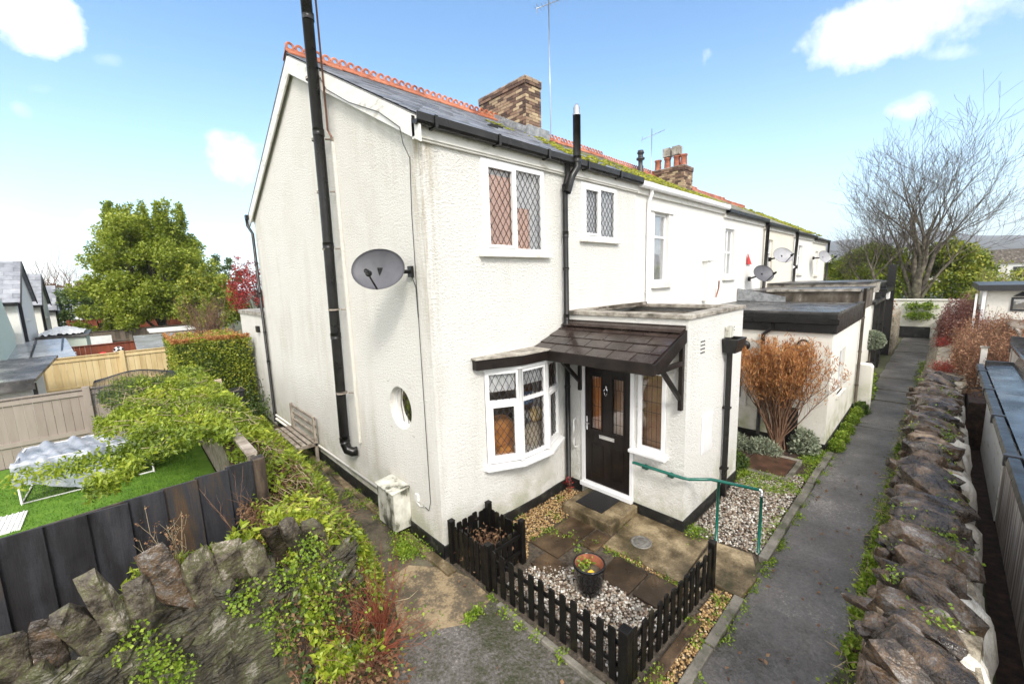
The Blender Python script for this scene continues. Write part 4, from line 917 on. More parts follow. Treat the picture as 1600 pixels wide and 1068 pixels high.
downpipe(T4, [(13.55, -.13, e4-.1), (13.55, -.09, 3.05)], .055); downpipe(T5, [(17.66, -.13, e5-.1), (17.66, -.09, 4.0), (17.66, -.16, 3.98), (17.66, -.16, 3.9), (17.66, -.09, 3.85), (17.66, -.09, 3.0)], .055)
downpipe(T6, [(24.33, -.13, e6-.1), (24.33, -.09, 2.6)], .05)
c2 = brick_stack(T3, 13.35, 14.15, 2.75, 4.25, 6.6, 7.86)
for k, (yy, cap) in enumerate([(4.0, 0), (3.6, 1), (3.22, 1), (2.95, 0)]):
    mb = MB(); mb.lathe((13.75, yy, 7.9), [(.13, 0), (.15, .03), (.13, .08), (.115, .40), (.14, .42), (.14, .47), (.10, .48), (.10, .3)], 14)
    if cap: mb.box((13.60, yy-.14, 8.40), (13.90, yy+.14, 8.72), 1); mb.box((13.66, yy-.09, 8.34), (13.84, yy+.09, 8.42), 1)
    mb.build('chimney_pot', ['terracotta', 'coping'], c2)
aerial(13.0, 3.9, 7.4, 9.4, 'smaller roof aerial beside the chimney with four pots', (.6, -.8, .35), 6, .9)
FB = thing('distant_terrace_house', 'lower mossy roofed house standing behind the far end of the terrace', 'house', (24.4, 3, 0))
mb = MB(); mb.box((24.42, 3.2, 0), (37, 9, 5.3)); mb.build('wall', 'paint2', FB)
mb = MB(); mb.prism([(24.38, 2.9, 5.25), (24.38, 6, 6.95), (24.38, 9.2, 5.25)], (12.7, 0, 0)); rf = mb.build('roof', 'slate_moss', FB)
brick_stack(FB, 33, 33.8, 5.4, 6.6, 6.5, 7.7)
for k in range(3): mb = MB(); mb.lathe((33.4, 5.6+.4*k, 7.7), [(.14, 0), (.11, .5), (.13, .55)], 10); mb.build('chimney_pot', 'terracotta', FB)
dish((11.98, -.50, 3.72), (-.45, -.75, .40), (0, 0, 1), .37, .28, 'grey dish with a red corner, leaning low on the third house above the flat roofs', (12.15, -.02, 3.55), nm='satellite_dish')
dish((14.1, -.50, 4.32), (-.55, -.70, .40), (0, 0, 1), .37, .29, 'pale grey dish beside the black downpipe on the beige house', (14.3, -.02, 4.2), 'dish2')
dish((21.0, -.55, 4.38), (-.35, -.85, .35), (0, 0, 1), .42, .30, 'farthest dish, on the last house of the terrace', (21.4, -.02, 4.35), 'dish2')

# ---- front extensions along the lane
E2 = thing('flat_roofed_extension', 'white front extension with black fascia, black gutter and porthole vent behind the rusty shrub', 'extension', (7.4, -1.5, 0), 'front extensions along the lane')
X0, X1, YF, TZ = 7.42, 11.2, -3.0, 2.52
mb = MB(); wall_face(mb, (X0, 0, 0), (0, -1, 0), (0, 0, 1), (-1, 0, 0), 3.0, TZ, [], 0); wall_face(mb, (X0, YF, 0), (1, 0, 0), (0, 0, 1), (0, -1, 0), X1-X0, TZ, [(1.0, 1.75, 1.0, 2.0)], .1); mb.build('wall', 'paint2', E2)
mb = MB(); mb.box((X0-.02, .0, -.02), (X0, YF-.02, .16)); mb.box((X0, YF-.02, -.02), (X1, YF, .16)); mb.build('plinth', 'plinth', E2)
mb = MB(); mb.box((X0-.06, 0, TZ-.04), (X0-.0, YF-.06, TZ+.34)); mb.box((X0, YF-.06, TZ-.04), (X1, YF-.0, TZ+.34)); mb.build('fascia', 'blackpl', E2, bevel=.006)
mb = MB(); mb.box((X0-.06, YF-.06, TZ+.341), (X1, 0, TZ+.36)); mb.box((X0-.07, YF-.07, TZ+.361), (X1, YF+.03, TZ+.40)); mb.box((X0-.07, YF+.031, TZ+.361), (X0+.05, 0, TZ+.395)); mb.build('roof', 'felt', E2)
mb = MB(); mb.prism([(X0-.06, 0, z) if False else (x, 0, z) for x, z in [(X0-.062, TZ+.26), (X0-.062, TZ+.17), (X0-.10, TZ+.14), (X0-.16, TZ+.16), (X0-.17, TZ+.26)]], (0, YF-.1, 0)); mb.build('gutter', 'blackpl', E2)
downpipe(E2, [(X0-.11, -1.95, TZ+.16), (X0-.10, -1.95, TZ+.02), (X0-.05, -1.78, TZ-.12), (X0-.05, -1.78, .1)], .04)
mb = MB(); mb.lathe((X0-.0, -2.52, 2.22), [(.001, -.03), (.07, -.03), (.07, -.012), (.085, -.012)], 24, 1, 'x'); mb.lathe((X0, -2.52, 2.22), [(.085, -.0), (.085, -.05), (.115, -.05), (.115, 0)], 24, 0, 'x'); mb.build('porthole_vent', ['blackpl', 'white'], E2)
mb = MB(); mb.box((X0-.05, -2.3, .02), (X0-.03, -2.52, .85)); mb.build('black_access_panel', 'plinth', E2)
mb = MB(); mb.lathe((X0-.10, -1.43, 2.12), [(.001, -.05), (.11, -.05), (.12, 0), (.11, .05), (.001, .05)], 18, 0, 'x'); mb.tube([(X0-.08, -1.43, 2.0), (X0-.10, -1.43, 1.86)], .018, 6); mb.build('wall_lamp', 'blackpl', E2)
downpipe(E2, [(X0-.07, -1.40, 1.85), (X0-.04, -1.36, 1.3), (X0-.04, -1.36, .9)], .018, name='cable')
mb = MB(); mb.box((X0-.03, -1.2, .7), (X0-.0, -1.50, 1.75)); mb.build('side_box', 'paint', E2)
window(E2, (8.45, YF+.05), (9.15, YF+.05), 1.02, 1.98, (0, -1)); mb = MB(); mb.box((8.36, YF-.06, .93), (9.25, YF+.03, 1.0)); mb.build('sill', 'sill', E2)
room(E2, (8.3, YF+.11, .9), (9.3, YF+.7, 2.1), 'dark_in', '-y')
downpipe(E2, [(11.13, YF-.06, 3.25), (11.13, YF-.06, .1)], .035, 'felt_brown', name='side_downpipe', clips=[(11.13, YF-.06, z) for z in (.7, 1.6, 2.5)])
def ext(label, x0, x1, yf, tz, wallm, parm, par=.5):
    T = thing('flat_roofed_extension', label, 'extension', (x0, yf/2, 0), 'front extensions along the lane')
    mb = MB(); mb.box((x0, yf, 0), (x1, -.01, tz-par)); mb.build('wall', wallm, T)
    mb = MB(); mb.box((x0-.01, yf-.02, tz-par), (x1+.01, -.005, tz)); mb.build('parapet', parm, T, bevel=.02)
    mb = MB(); mb.box((x0-.05, yf-.06, tz), (x1+.03, -.005, tz+.05)); mb.build('roof', 'felt', T)
    return T
E3 = ext('extension with weathered brown parapet rising above the black fascia one', 11.25, 14.3, -2.92, 3.16, 'paint2', 'felt_brown', .55)
mb = MB(); mb.box((11.18, -2.96, 3.17), (11.30, -0.8, 3.235)); mb.build('capping', 'coping', E3)
mb = MB(); mb.prism([(11.15, -.02, 2.9), (11.15, -.02, 3.28), (11.15, -1.3, 3.02), (11.15, -1.3, 2.88)], (.06, 0, 0)); mb.build('lead_upstand', 'lead', E3)
E4 = ext('pale extension with black edged roof behind the brown parapet', 14.35, 17.6, -2.8, 3.30, 'paint2', 'coping', .35)
E5 = ext('black trimmed low extension with cluttered porch far along the lane', 17.65, 21.2, -2.75, 3.2, 'paint', 'blackpl', .5)
mb = MB(); mb.box((16.2, -2.98, .1), (16.26, -2.82, 2.95)); mb.box((17.3, -3.0, .1), (17.36, -2.84, 3.0)); mb.box((14.3, -3.02, 2.62), (17.6, -2.86, 2.72)); mb.build('porch_post', 'blackpl', E4)
mb = MB(); mb.box((18.3, -2.95, .1), (18.42, -2.78, 3.1)); mb.box((17.6, -3.02, 2.85), (21.2, -2.76, 3.0)); mb.box((20.6, -3.05, .1), (20.72, -2.78, 3.9)); mb.build('porch_post', 'blackpl', E5)
# open black door leaf with planter lantern cluster hints
mb = MB(); mb.box((19.2, -2.98, 2.55), (19.8, -2.78, 2.95)); mb.build('side_light_panel', 'white', E5)
P5 = thing('hanging_basket', 'rusty brown hanging basket on the far porch', 'hanging basket', (21.6, -2.75, 2.0))
mb = MB(); mb.lathe((21.6, -2.75, 1.75), [(.02, 0), (.18, .1), (.25, .28), (.23, .28)], 14); mb.tube([(21.6, -2.75, 2.0), (21.6, -2.7, 2.5)], .012, 5); mb.build('basket', 'twig', P5)
P = np.array([21.6, -2.75, 2.1])+RNG.normal(size=(500, 3))*np.array([.16, .16, .14]); P[:, 2] -= .15*RNG.random(500)
leaves('leaves', P, 'leaf_rust', .09, .3, .3, P5)
# stone pier wall at the far end and white pier beside the lane
mb = MB(); mb.box((21.3, -3.05, 0), (25.5, -2.72, 1.72)); 
for r in range(12):
    x = 21.3-(.2 if r % 2 else 0)
    while x < 25.5:
        l = RNG.uniform(.25, .5); mb.box((max(x, 21.3)+.01, -3.075-RNG.uniform(0, .015), r*.14+.01), (min(x+l, 25.5), -3.0, r*.14+.132)); x += l
    y = -3.05
    while y < -2.72: l = RNG.uniform(.12, .2); mb.box((21.27-RNG.uniform(0, .012), y+.006, r*.14+.01), (21.35, min(y+l, -2.72), r*.14+.132)); y += l
w = mb.build('garden_wall', 'rubble'); tag(w, 'coursed stone pier wall on the left near the far end of the lane', 'wall')
mb = MB(); mb.prism([(11.25, -3.34, 0), (11.25, -3.34, 1.18), (11.25, -3.29, 1.25), (11.25, -3.0, 1.25), (11.25, -2.95, 1.18), (11.25, -2.95, 0)], (.30, 0, 0)); mb.box((11.30, -2.95, 0), (11.36, -2.70, 1.30)); w = mb.build('gate_pier', 'paint2', None, bevel=.02)
tag(w, 'cream painted short pier standing at the edge of the lane', 'pier')
mb = MB(); mb.box((28.0, -5.4, 0), (28.3, -.5, 2.02)); 
mb.box((27.95, -5.4, 2.02), (28.35, -.5, 2.08)); w = mb.build('end_wall', 'paint2'); tag(w, 'cream rendered wall closing the far end of the lane', 'wall')
mb = MB(); mb.box((27.93, -4.15, .02), (27.99, -2.95, .62)); w = mb.build('black_board', 'plinth'); tag(w, 'low black panel at the foot of the cream wall at the lane end', 'panel')
for k, (yy, zz) in enumerate([(-3.40, 1.62), (-3.43, 1.12), (-3.98, 1.62), (-3.93, 1.16)]):
    T = thing('wall_planter', ['upper left green planter on the cream end wall', 'lower left green planter on the cream end wall', 'upper right green planter on the cream end wall', 'lower right green planter on the cream end wall'][k], 'planter', (27.85, yy, zz), 'planters on the end wall')
    mb = MB(); mb.lathe((27.86, yy, zz-.10), [(.08, 0), (.13, .18), (.12, .18)], 12); mb.build('pot', 'darkgrey', T)
    P = np.array([27.82, yy, zz+.10])+RNG.normal(size=(260, 3))*np.array([.09, .15, .10]); leaves('leaves', P, 'leaf_weed', .10, .35, .5, T)
# ball topiary in black pot
T = thing('topiary_ball', 'clipped round bush on a stem in a tall black pot by the lane', 'plant', (14.6, -2.95, 0))
mb = MB(); mb.box((14.4, -3.12, 0), (14.75, -2.80, .75)); mb.build('pot', 'blackpl', T, bevel=.01); mb = MB(); mb.tube([(14.57, -2.96, .7), (14.57, -2.96, 1.3)], .03, 6); mb.build('trunk', 'bark', T)
d = unit(RNG.normal(size=(3000, 3))); P = np.array([14.57, -2.96, 1.48])+d*np.array([.36, .36, .30])*RNG.uniform(.8, 1, (3000, 1)); leaves('crown', P, 'leaf_silver', .05, .45, .2, T, d, .5)

# ================================================================== RIGHT HAND STONE WALL
SW = thing('stone_wall', 'rough dark stone wall with tilted slab coping along the right edge of the lane', 'wall', (6, -4.5, 0))
mb = MB()
prof = [(-4.20, 0), (-4.27, .55), (-4.33, .93), (-4.55, .99), (-4.84, .98), (-4.93, .6), (-4.95, 0)]
K1 = 90; vs = []
for i in range(K1+1):
    x = -1+29*i/K1
    for j, (y, z) in enumerate(prof):
        jy = RNG.normal()*.018; jz = RNG.normal()*.02 if z > .1 else 0
        sh = 0 if x < 9.5 else min(1, (x-9.5)/2.5)
        y2 = y-(.16*sh*z/.93 if y > -4.6 else .1*sh)
        vs.append((x+RNG.normal()*.03, y2+jy-.10*sh*(y < -4.6), z+jz+.18*sh*(z > .8)))
n_ = len(prof); mb.add(vs, [(i*n_+j, i*n_+j+1, (i+1)*n_+j+1, (i+1)*n_+j) for i in range(K1) for j in range(n_-1)], 0, .5)
mb.build('wall_body', 'rubble', SW)
mb = MB()       # white lumpy render along the far side of the coping
K1 = 260; pr2 = [(-4.66, 1.03), (-4.74, 1.02), (-4.81, .99), (-4.86, .94), (-4.90, .86), (-4.93, .7), (-4.95, .45), (-4.95, 0)]; vs = []
for i in range(K1+1):
    x = -.6+12.5*i/K1; w1 = .05*math.sin(x*4.3)+.035*math.sin(x*11+1)
    for j, (y, z) in enumerate(pr2): vs.append((x+RNG.normal()*.006, y-w1*.5*(j < 6)+RNG.normal()*.007, z+(w1*.9+RNG.normal()*.010)*(j < 5)))
n_ = len(pr2); mb.add(vs, [(i*n_+j, i*n_+j+1, (i+1)*n_+j+1, (i+1)*n_+j) for i in range(K1) for j in range(n_-1)], 0, .5, True); mb.build('mortar', 'mortar', SW)
x = .05; k = 0
while x < 11.7:
    big = RNG.random() < .5; t = RNG.uniform(.16, .30) if big else RNG.uniform(.08, .16); wy_ = RNG.uniform(.60, .80) if big else RNG.uniform(.40, .62); h = RNG.uniform(.22, .36)
    tilt = RNG.uniform(-.1, .8); yaw = RNG.normal()*.20-.30; mt_ = 'rock' if RNG.random() < .93 else 'rock_tan'
    mb = MB(); rock(mb, (x+t/2, -4.54+(RNG.normal()*.03 if big else RNG.uniform(-.10, .10)), 1.03+RNG.uniform(-.03, .07)), (t*1.35, wy_, h*RNG.uniform(.75, 1.25)), euler(RNG.normal()*.2+.13, -tilt, yaw), n=40, jag=.34, ex=(.6, .8, .55))
    roughen(mb.build('coping_stone', mt_, SW, bevel=.005), 2, .045)
    for q in range(int(RNG.integers(1, 4))):
        mb = MB(); rock(mb, (x+RNG.uniform(0, t), -4.36+RNG.normal()*.09, .90+RNG.uniform(-.1, .16)), (RNG.uniform(.10, .22), RNG.uniform(.16, .32), RNG.uniform(.07, .16)), euler(RNG.normal()*.3, -RNG.random()*.5, -.3+RNG.normal()*.4), n=20, jag=.3, ex=(.6, .8, .6)); roughen(mb.build('small_stone', 'rock' if RNG.random() < .65 else 'rock_tan', SW), 2, .02)
    x += t*RNG.uniform(.80, 1.0); k += 1
# wall-face stones
mb = MB()
for k in range(330):
    x = RNG.uniform(0, 13); z = RNG.uniform(.08, .8); rock(mb, (x, -4.22-.13*z, z), (RNG.uniform(.15, .4), .14, RNG.uniform(.08, .2)), euler(0, RNG.normal()*.12, 0), n=14)
mb.build('face_stones', 'rock_tan', SW)

# ================================================================== SHED ON THE RIGHT
SH = thing('garden_shed', 'long low shed with wet black sheet roof beyond the stone wall', 'shed', (6, -6.2, 0))
sx0, sx1, sy0, sy1 = 1.2, 9.4, -5.260, -7.720
mb = MB(); mb.box((sx0, sy1, 0), (sx1, sy0, 1.72)); 
x = sx0
while x < sx1-.05: mb.box((x+.004, sy0, .05), (min(x+.135, sx1), sy0+.016, 1.70)); x += .14
mb.build('wall', 'shedwood', SH)
mb = MB(); mb.box((6.0, sy0+.017, .05), (9.4, sy0+.03, 1.70)); mb.build('white_panel', 'whitewood', SH)
mb = MB(); P_ = []
def rz_(x, y): return 0
mb.add([(sx0-.05, -5.140, 1.80), (sx1+.05, -5.140, 1.80), (sx1+.05, -5.480, 1.83), (sx0-.05, -5.480, 1.83)], [(0, 1, 2, 3)])
mb.add([(sx0-.05, -5.480, 1.83), (sx1+.05, -5.480, 1.83), (sx1+.05, -5.560, 1.98), (sx0-.05, -5.560, 1.98)], [(0, 1, 2, 3)])
mb.add([(sx0-.05, -5.560, 1.98), (sx1+1.6, -5.560, 1.98), (sx1+1.6, -7.820, 2.10), (sx0-.05, -7.820, 2.10)], [(0, 1, 2, 3)])
mb.box((sx1+.04, -5.140, 1.66), (sx1+.09, -5.5, 1.87)); mb.box((sx1+1.58, -5.540, 1.86), (sx1+1.64, -7.820, 2.2)); mb.box((sx0-.05, -5.140, 1.70), (sx1+.05, -5.170, 1.795))
mb.box((sx0-.05, -5.545, 1.985), (sx1+1.6, -5.580, 2.035)); rf = mb.build('roof', 'blackroof', SH)
mb = MB(); mb.prism([(sx0-.1, y, z) for y, z in [(-5.120, 1.79), (-5.040, 1.79), (-5.025, 1.73), (-5.050, 1.69), (-5.105, 1.69), (-5.130, 1.73)]], (sx1-sx0+.2, 0, 0)); gt = mb.build('gutter', 'blackpl', SH)
for x in (3.6, 5.3, 7.0, 8.7): mb = MB(); mb.box((x-.03, -5.150, 1.68), (x+.03, -5.015, 1.80)); mb.build('bracket', 'darkgrey', gt)
mb = MB(); mb.box((sx1-.0, -5.560, 0), (sx1+1.55, -7.720, 1.95)); mb.build('end_wall', 'shedwood', SH)
structure(sheet('shed_side_gap', [(-2, -5.070), (12, -5.070), (12, -5.260), (-2, -5.260)], .002, 'soil'))

# garage and rails at the right
G = thing('garage', 'cream outbuilding with black flat roof and dark window at the right edge', 'outbuilding', (17, -8, 0))
mb = MB(); wall_face(mb, (17.0, -5.42, 0), (0, -1, 0), (0, 0, 1), (-1, 0, 0), 4.2, 2.95, [(.50, 2.6, 2.32, 2.75)], .1); mb.box((17.02, -9.6, 0), (21, -5.42, 2.94)); mb.build('wall', 'paint2', G)
mb = MB(); mb.box((16.75, -9.8, 2.95), (21.2, -5.22, 3.13)); mb.build('roof', 'darkgrey', G)
window(G, (16.97, -5.92), (16.97, -8.02), 2.33, 2.74, (-1, 0), cols=(1, 1), fr=.05, glass='glass_f', frame_mat='darkgrey')
mb = MB(); mb.prism([(16.9, -5.95, 2.78), (16.9, -6.30, 2.78), (16.9, -6.12, 2.92)], (.1, 0, 0)); mb.build('gable_vent', 'black', G)
mb = MB(); mb.box((16.85, -5.40, .2), (16.93, -5.32, 3.1)); mb.box((16.85, -5.22, .2), (16.90, -5.17, 2.85)); mb.build('downpipe', 'upvc', G)
T = thing('pergola', 'weathered timber rails lying over the garden right of the lane', 'pergola', (14, -6, 0))
for k in range(6):
    mb = MB(); a = V((15.9-.45*k, -5.75, 2.125)); b = V((15.2-.45*k, -8.5, 1.95)); mb.obox(a, b-a, V((.05, 0, 0)), V((0, 0, .05))); mb.build('rail', 'greywood', T)
mb = MB(); mb.box((12.9, -5.85, 2.07), (16.1, -5.80, 2.12)); mb.box((13, -5.86, 0), (13.06, -5.80, 2.07)); mb.box((16, -5.86, 0), (16.06, -5.80, 2.07)); mb.box((12.9, -8.4, 1.86), (16, -8.32, 1.94)); mb.box((13, -8.4, 0), (13.08, -8.32, 1.86)); mb.box((15.2, -8.4, 0), (15.28, -8.32, 1.86)); mb.build('frame', 'greywood', T)
T = thing('marker_post', 'short white painted post standing by the far corner of the black shed', 'post', (10.9, -5.1, 0)); mb = MB(); mb.box((11.30, -5.26, 0), (11.37, -5.16, 1.88)); mb.build('post', 'whitewood', T, bevel=.01); mb = MB(); mb.box((11.28, -5.28, 1.88), (11.39, -5.14, 1.91)); mb.build('cap', 'coping', T)

# ================================================================== PICKET FENCE
PF = thing('picket_fence', 'low black picket fence round the small front garden with a square corner enclosure', 'fence', (.1, -1.5, 0))
def pickets(a, b, n, h=.56, w=.076, lean=0, seed=0):
    a, b = V((*a, 0)), V((*b, 0)); d = b-a; L = d.length; u = d.normalized(); nn = V((u.y, -u.x, 0))
    for z in (.17, .40):
        mb = MB(); mb.obox(a+V((0, 0, z))-nn*.03, d, nn*.022, V((0, 0, .045))); mb.build('rail', 'picket', PF, bevel=.003)
    for i in range(n):
        c = a+d*((i+.5)/n)+u*RNG.normal()*.003; hh = h+RNG.normal()*.006; s = u*w/2; t = nn*.018; le = u*RNG.normal()*.006+nn*RNG.normal()*.004
        P = [c-s+V((0, 0, .03)), c+s+V((0, 0, .03)), c+s+V((0, 0, hh-.014))+le, c+s*.7+V((0, 0, hh))+le, c-s*.7+V((0, 0, hh))+le, c-s+V((0, 0, hh-.014))+le]
        mb = MB(); mb.prism(P, t); mb.build('picket', 'picket', PF, bevel=.002)
def fpost(x, y, h=.60, w=.075):
    mb = MB(); mb.box((x-w/2, y-w/2, -.03), (x+w/2, y+w/2, h)); mb.prism([(x-w/2-.004, y-w/2-.004, h), (x+w/2+.004, y-w/2-.004, h), (x+w/2+.004, y+w/2+.004, h), (x-w/2-.004, y+w/2+.004, h)], (0, 0, .012)); mb.build('post', 'picket', PF, bevel=.006)
pickets((.05, -.20), (.05, -.86), 6, .55); pickets((.05, -.94), (.10, -2.68), 12, .57); pickets((.16, -2.74), (1.88, -2.80), 12, .56)
pickets((.10, -.17), (.66, -.17), 6, .55); pickets((.68, -.22), (.68, -.80), 6, .53); pickets((.62, -.84), (.12, -.84), 5, .50)
for x, y in ((.04, -.16), (.68, -.17), (.68, -.84), (.05, -.90), (1.92, -2.80)): fpost(x, y)
fpost(.10, -2.73, .62, .095)

# ---- plant pot
T = thing('plant_pot', 'glossy black round plant pot with a few weeds standing on the pebbles', 'plant pot', (.85, -1.80, .02))
c = (.85, -1.80, .02)
mb = MB(); mb.lathe(c, [(.001, .0), (.115, .0), (.135, .03), (.165, .14), (.178, .26), (.182, .33), (.192, .345), (.192, .375), (.180, .382), (.168, .375), (.163, .33), (.158, .28)], 36); mb.build('pot', 'black_glaze', T)
mb = MB(); mb.lathe(c, [(.167, .372), (.162, .33), (.155, .25)], 36); mb.build('inner_glaze', 'terracotta', T)
mb = MB(); mb.lathe(c, [(.001, .262), (.08, .265), (.158, .25)], 24); mb.build('soil', 'dirt', T)
mb = MB(); rock(mb, (.82, -1.86, .29), (.15, .12, .05), n=18); mb.build('yellow_stone', 'yellow', T)
P = np.array([.88, -1.72, .30])+RNG.normal(size=(110, 3))*np.array([.06, .04, .05]); leaves('seedlings', P, 'leaf_weed', .035, .4, .5, T)

# ---- handrail
T = thing('handrail', 'green tubular handrail with two posts and wall brackets beside the front door', 'handrail', (2.8, -2.5, 0))
mb = MB(); mb.tube([(2.60, -1.36, .915), (2.60, -1.40, .92), (2.60, -2.14, .925), (2.66, -2.20, .905), (2.80, -2.34, .90), (2.86, -2.42, .905), (2.965, -2.99, .915)], .022, 12); mb.build('rail', 'green', T)
mb = MB(); mb.tube([(2.965, -2.96, .915), (2.97, -3.005, .912), (2.965, -3.02, .88), (2.96, -3.02, .84)], .021, 12); mb.build('elbow_cap', 'metal', T)
for p in ((2.86, -2.52, .905), (2.96, -3.02, .86)): mb = MB(); mb.tube([(p[0]+.0, p[1], 0), p], .0195, 12); mb.build('post', 'green', T)
for yy in (-1.52, -1.92):
    mb = MB(); mb.tube([(2.60, yy, .925), (2.61, yy, .875), (2.66, yy, .85), (2.72, yy, .85)], .012, 8); mb.lathe((2.722, yy, .85), [(.045, 0), (.045, -.012), (.001, -.014)], 16, axis='x'); mb.build('wall_bracket', 'green', T)

# ---- pebbles
def ico(): 
    t = (1+5**.5)/2; v = np.array([(-1, t, 0), (1, t, 0), (-1, -t, 0), (1, -t, 0), (0, -1, t), (0, 1, t), (0, -1, -t), (0, 1, -t), (t, 0, -1), (t, 0, 1), (-t, 0, -1), (-t, 0, 1)], float); v /= np.linalg.norm(v[0])
    f = [(0, 11, 5), (0, 5, 1), (0, 1, 7), (0, 7, 10), (0, 10, 11), (1, 5, 9), (5, 11, 4), (11, 10, 2), (10, 7, 6), (7, 1, 8), (3, 9, 4), (3, 4, 2), (3, 2, 6), (3, 6, 8), (3, 8, 9), (4, 9, 5), (2, 4, 11), (6, 2, 10), (8, 6, 7), (9, 8, 1)]
    return v, [list(q) for q in f]
IV, IF = ico()
def inpoly(P, poly):
    x, y = P[:, 0], P[:, 1]; r = np.zeros(len(P), bool); j = len(poly)-1
    for i in range(len(poly)):
        xi, yi = poly[i]; xj, yj = poly[j]
        c = ((yi > y) != (yj > y)) & (x < (xj-xi)*(y-yi)/(yj-yi+1e-12)+xi); r ^= c; j = i
    return r
def inside(poly, n):
    a = np.array(poly); P = RNG.uniform(a.min(0), a.max(0), (n*3, 2)); P = P[inpoly(P, poly)]; return P[:n]
def pebbles(name, poly, dens, size, mat_, z=.012, label='', avoid=None, kind='gravel'):
    a = np.array(poly); A = abs(sum(a[i, 0]*a[i-1, 1]-a[i-1, 0]*a[i, 1] for i in range(len(a))))/2
    P = inside(poly, int(A*dens)); n = len(P)
    if avoid: 
        for q in avoid: P = P[~((P[:, 0] > q[0]) & (P[:, 0] < q[2]) & (P[:, 1] > q[1]) & (P[:, 1] < q[3]))]
        n = len(P)
    s = size*RNG.uniform(.55, 1.35, (n, 1, 1)); sc = RNG.uniform([.8, .6, .4], [1.3, 1, .7], (n, 3))[:, None, :]
    v = IV[None]*sc*s*.5; th = RNG.uniform(0, 6.283, n); c, s_ = np.cos(th)[:, None], np.sin(th)[:, None]
    tl = RNG.normal(size=n)[:, None]*.4
    x, y, zz = v[..., 0].copy(), v[..., 1].copy(), v[..., 2].copy(); zz, x = zz*np.cos(tl)-x*np.sin(tl), x*np.cos(tl)+zz*np.sin(tl)
    v = np.stack([x*c-y*s_, x*s_+y*c, zz], -1)
    v[..., 0] += P[:, 0:1]; v[..., 1] += P[:, 1:2]; v[..., 2] += z+RNG.uniform(0, size*.45, (n, 1))
    o = fast_mesh(name, v, 12, mat_, RNG.uniform(0, 1, n), None, IF, smooth=True); tag(o, label, kind, kind='stuff'); return o
pebbles('white_gravel', [(.14, -1.02), (.66, -.98), (1.06, -1.40), (1.06, -2.6), (1.0, -2.72), (.16, -2.68)], 2600, .036, 'gravel', label='mixed white and grey pebbles inside the picket fence', avoid=[])
pebbles('white_gravel', [(1.0, -1.42), (1.12, -1.42), (1.14, -2.62), (1.8, -2.66), (1.8, -2.74), (1.0, -2.72)], 2200, .036, 'gravel', label='narrow run of pebbles along the foot of the front pickets')
pebbles('gold_gravel', [(.72, -.06), (1.96, -.06), (2.62, -.06), (2.70, -.44), (1.97, -.44), (1.95, -.62), (1.04, -.60), (.72, -.9)], 2200, .032, 'gravel_gold', label='golden brown pebbles beneath the bow window')
pebbles('path_gravel', [(1.66, -1.42), (1.72, -1.42), (1.71, -2.66), (1.64, -2.64)], 3200, .022, 'gravel_gold', label='thin gravel joint beside the concrete garden path')
pebbles('mixed_gravel', [(2.80, -2.14), (4.92, -2.14), (5.6, -2.3), (5.9, -3.0), (2.95, -3.03), (2.85, -2.5)], 1900, .038, 'gravel', label='mixed brown and grey pebbles in the bed beyond the green handrail')
pebbles('verge_gravel', [(.25, -2.86), (1.92, -2.86), (1.95, -3.04), (.1, -3.04)], 2300, .034, 'gravel_gold', label='golden pebbles between the picket fence and the kerb')
mb = MB(); mb.prism([(.2, -2.82, .0), (1.35, -2.84, .0), (1.3, -2.95, .0), (.2, -2.93, .0)], (0, 0, .04)); o = mb.build('edging_slab', 'slab', bevel=.01); tag(o, 'long narrow slab along the outside of the front pickets', 'paving slab')
T = thing('wooden_trap', 'rusty brown board laid in the soil bed below the orange shrub', 'board', (5.9, -2.4, 0)); mb = MB(); mb.box((5.55, -2.72, .02), (6.45, -2.02, .05)); mb.build('board', 'rustplate', T, bevel=.005); mb = MB(); 
for (a, b) in (((5.42, -2.80), (5.54, -1.95)), ((6.46, -2.80), (6.58, -1.95)), ((5.545, -2.82), (6.455, -2.73))): mb.box((a[0], a[1], -.02), (b[0], b[1], .05))
mb.build('frame', 'kerb', T, bevel=.01)
T = thing('drain_grate', 'rusty iron grate set across the lane', 'grate', (9.9, -3.5, 0)); mb = MB()
for k in range(16): mb.box((9.75, -3.25-k*.04, .019), (10.0, -3.27-k*.04, .026))
mb.box((9.72, -3.22, .017), (9.75, -3.90, .027)); mb.box((10.0, -3.22, .017), (10.03, -3.90, .027)); mb.build('bars', 'ironcover', T)
mb = MB()
for xx in (12.6, 14.1, 16.0, 19.5, 22.5, 25.0): mb.box((xx, -3.2, .010), (xx+.05, -4.15, .021))
o = mb.build('path_joint', 'dirt'); structure(o)

# ================================================================== LEFT SIDE: bank, wall, fence
LW = thing('retaining_wall', 'mossy dark stone wall with upright coping stones in the lower left corner', 'wall', (-2.5, 0, 0))
WZ = .98
def wy(x): return -.08+.05*math.sin(x*1.7)
mb = MB(); K1 = 40; vs = []
for i in range(K1+1):
    x = -5.2+3.75*i/K1
    for (dy, z) in ((-.20, -.02), (-.14, .5), (-.06, WZ-.05), (.12, WZ-.03), (.45, WZ-.20), (1.15, WZ-.26)): vs.append((x+RNG.normal()*.02, wy(x)+dy+RNG.normal()*.015, z))
mb.add(vs, [(i*6+j, (i+1)*6+j, (i+1)*6+j+1, i*6+j+1) for i in range(K1) for j in range(5)], 0, .5)
mb.build('wall_body', 'rock_moss', LW)
mb = MB()
for k in range(620):
    x = RNG.uniform(-4.8, -1.3); z = RNG.uniform(.04, .95)
    rock(mb, (x, wy(x)-.12+.09*z+RNG.normal()*.012, z), (RNG.uniform(.12, .36), .13, RNG.uniform(.035, .085)), euler(RNG.normal()*.12, -.42+RNG.normal()*.15, RNG.normal()*.08), n=14)
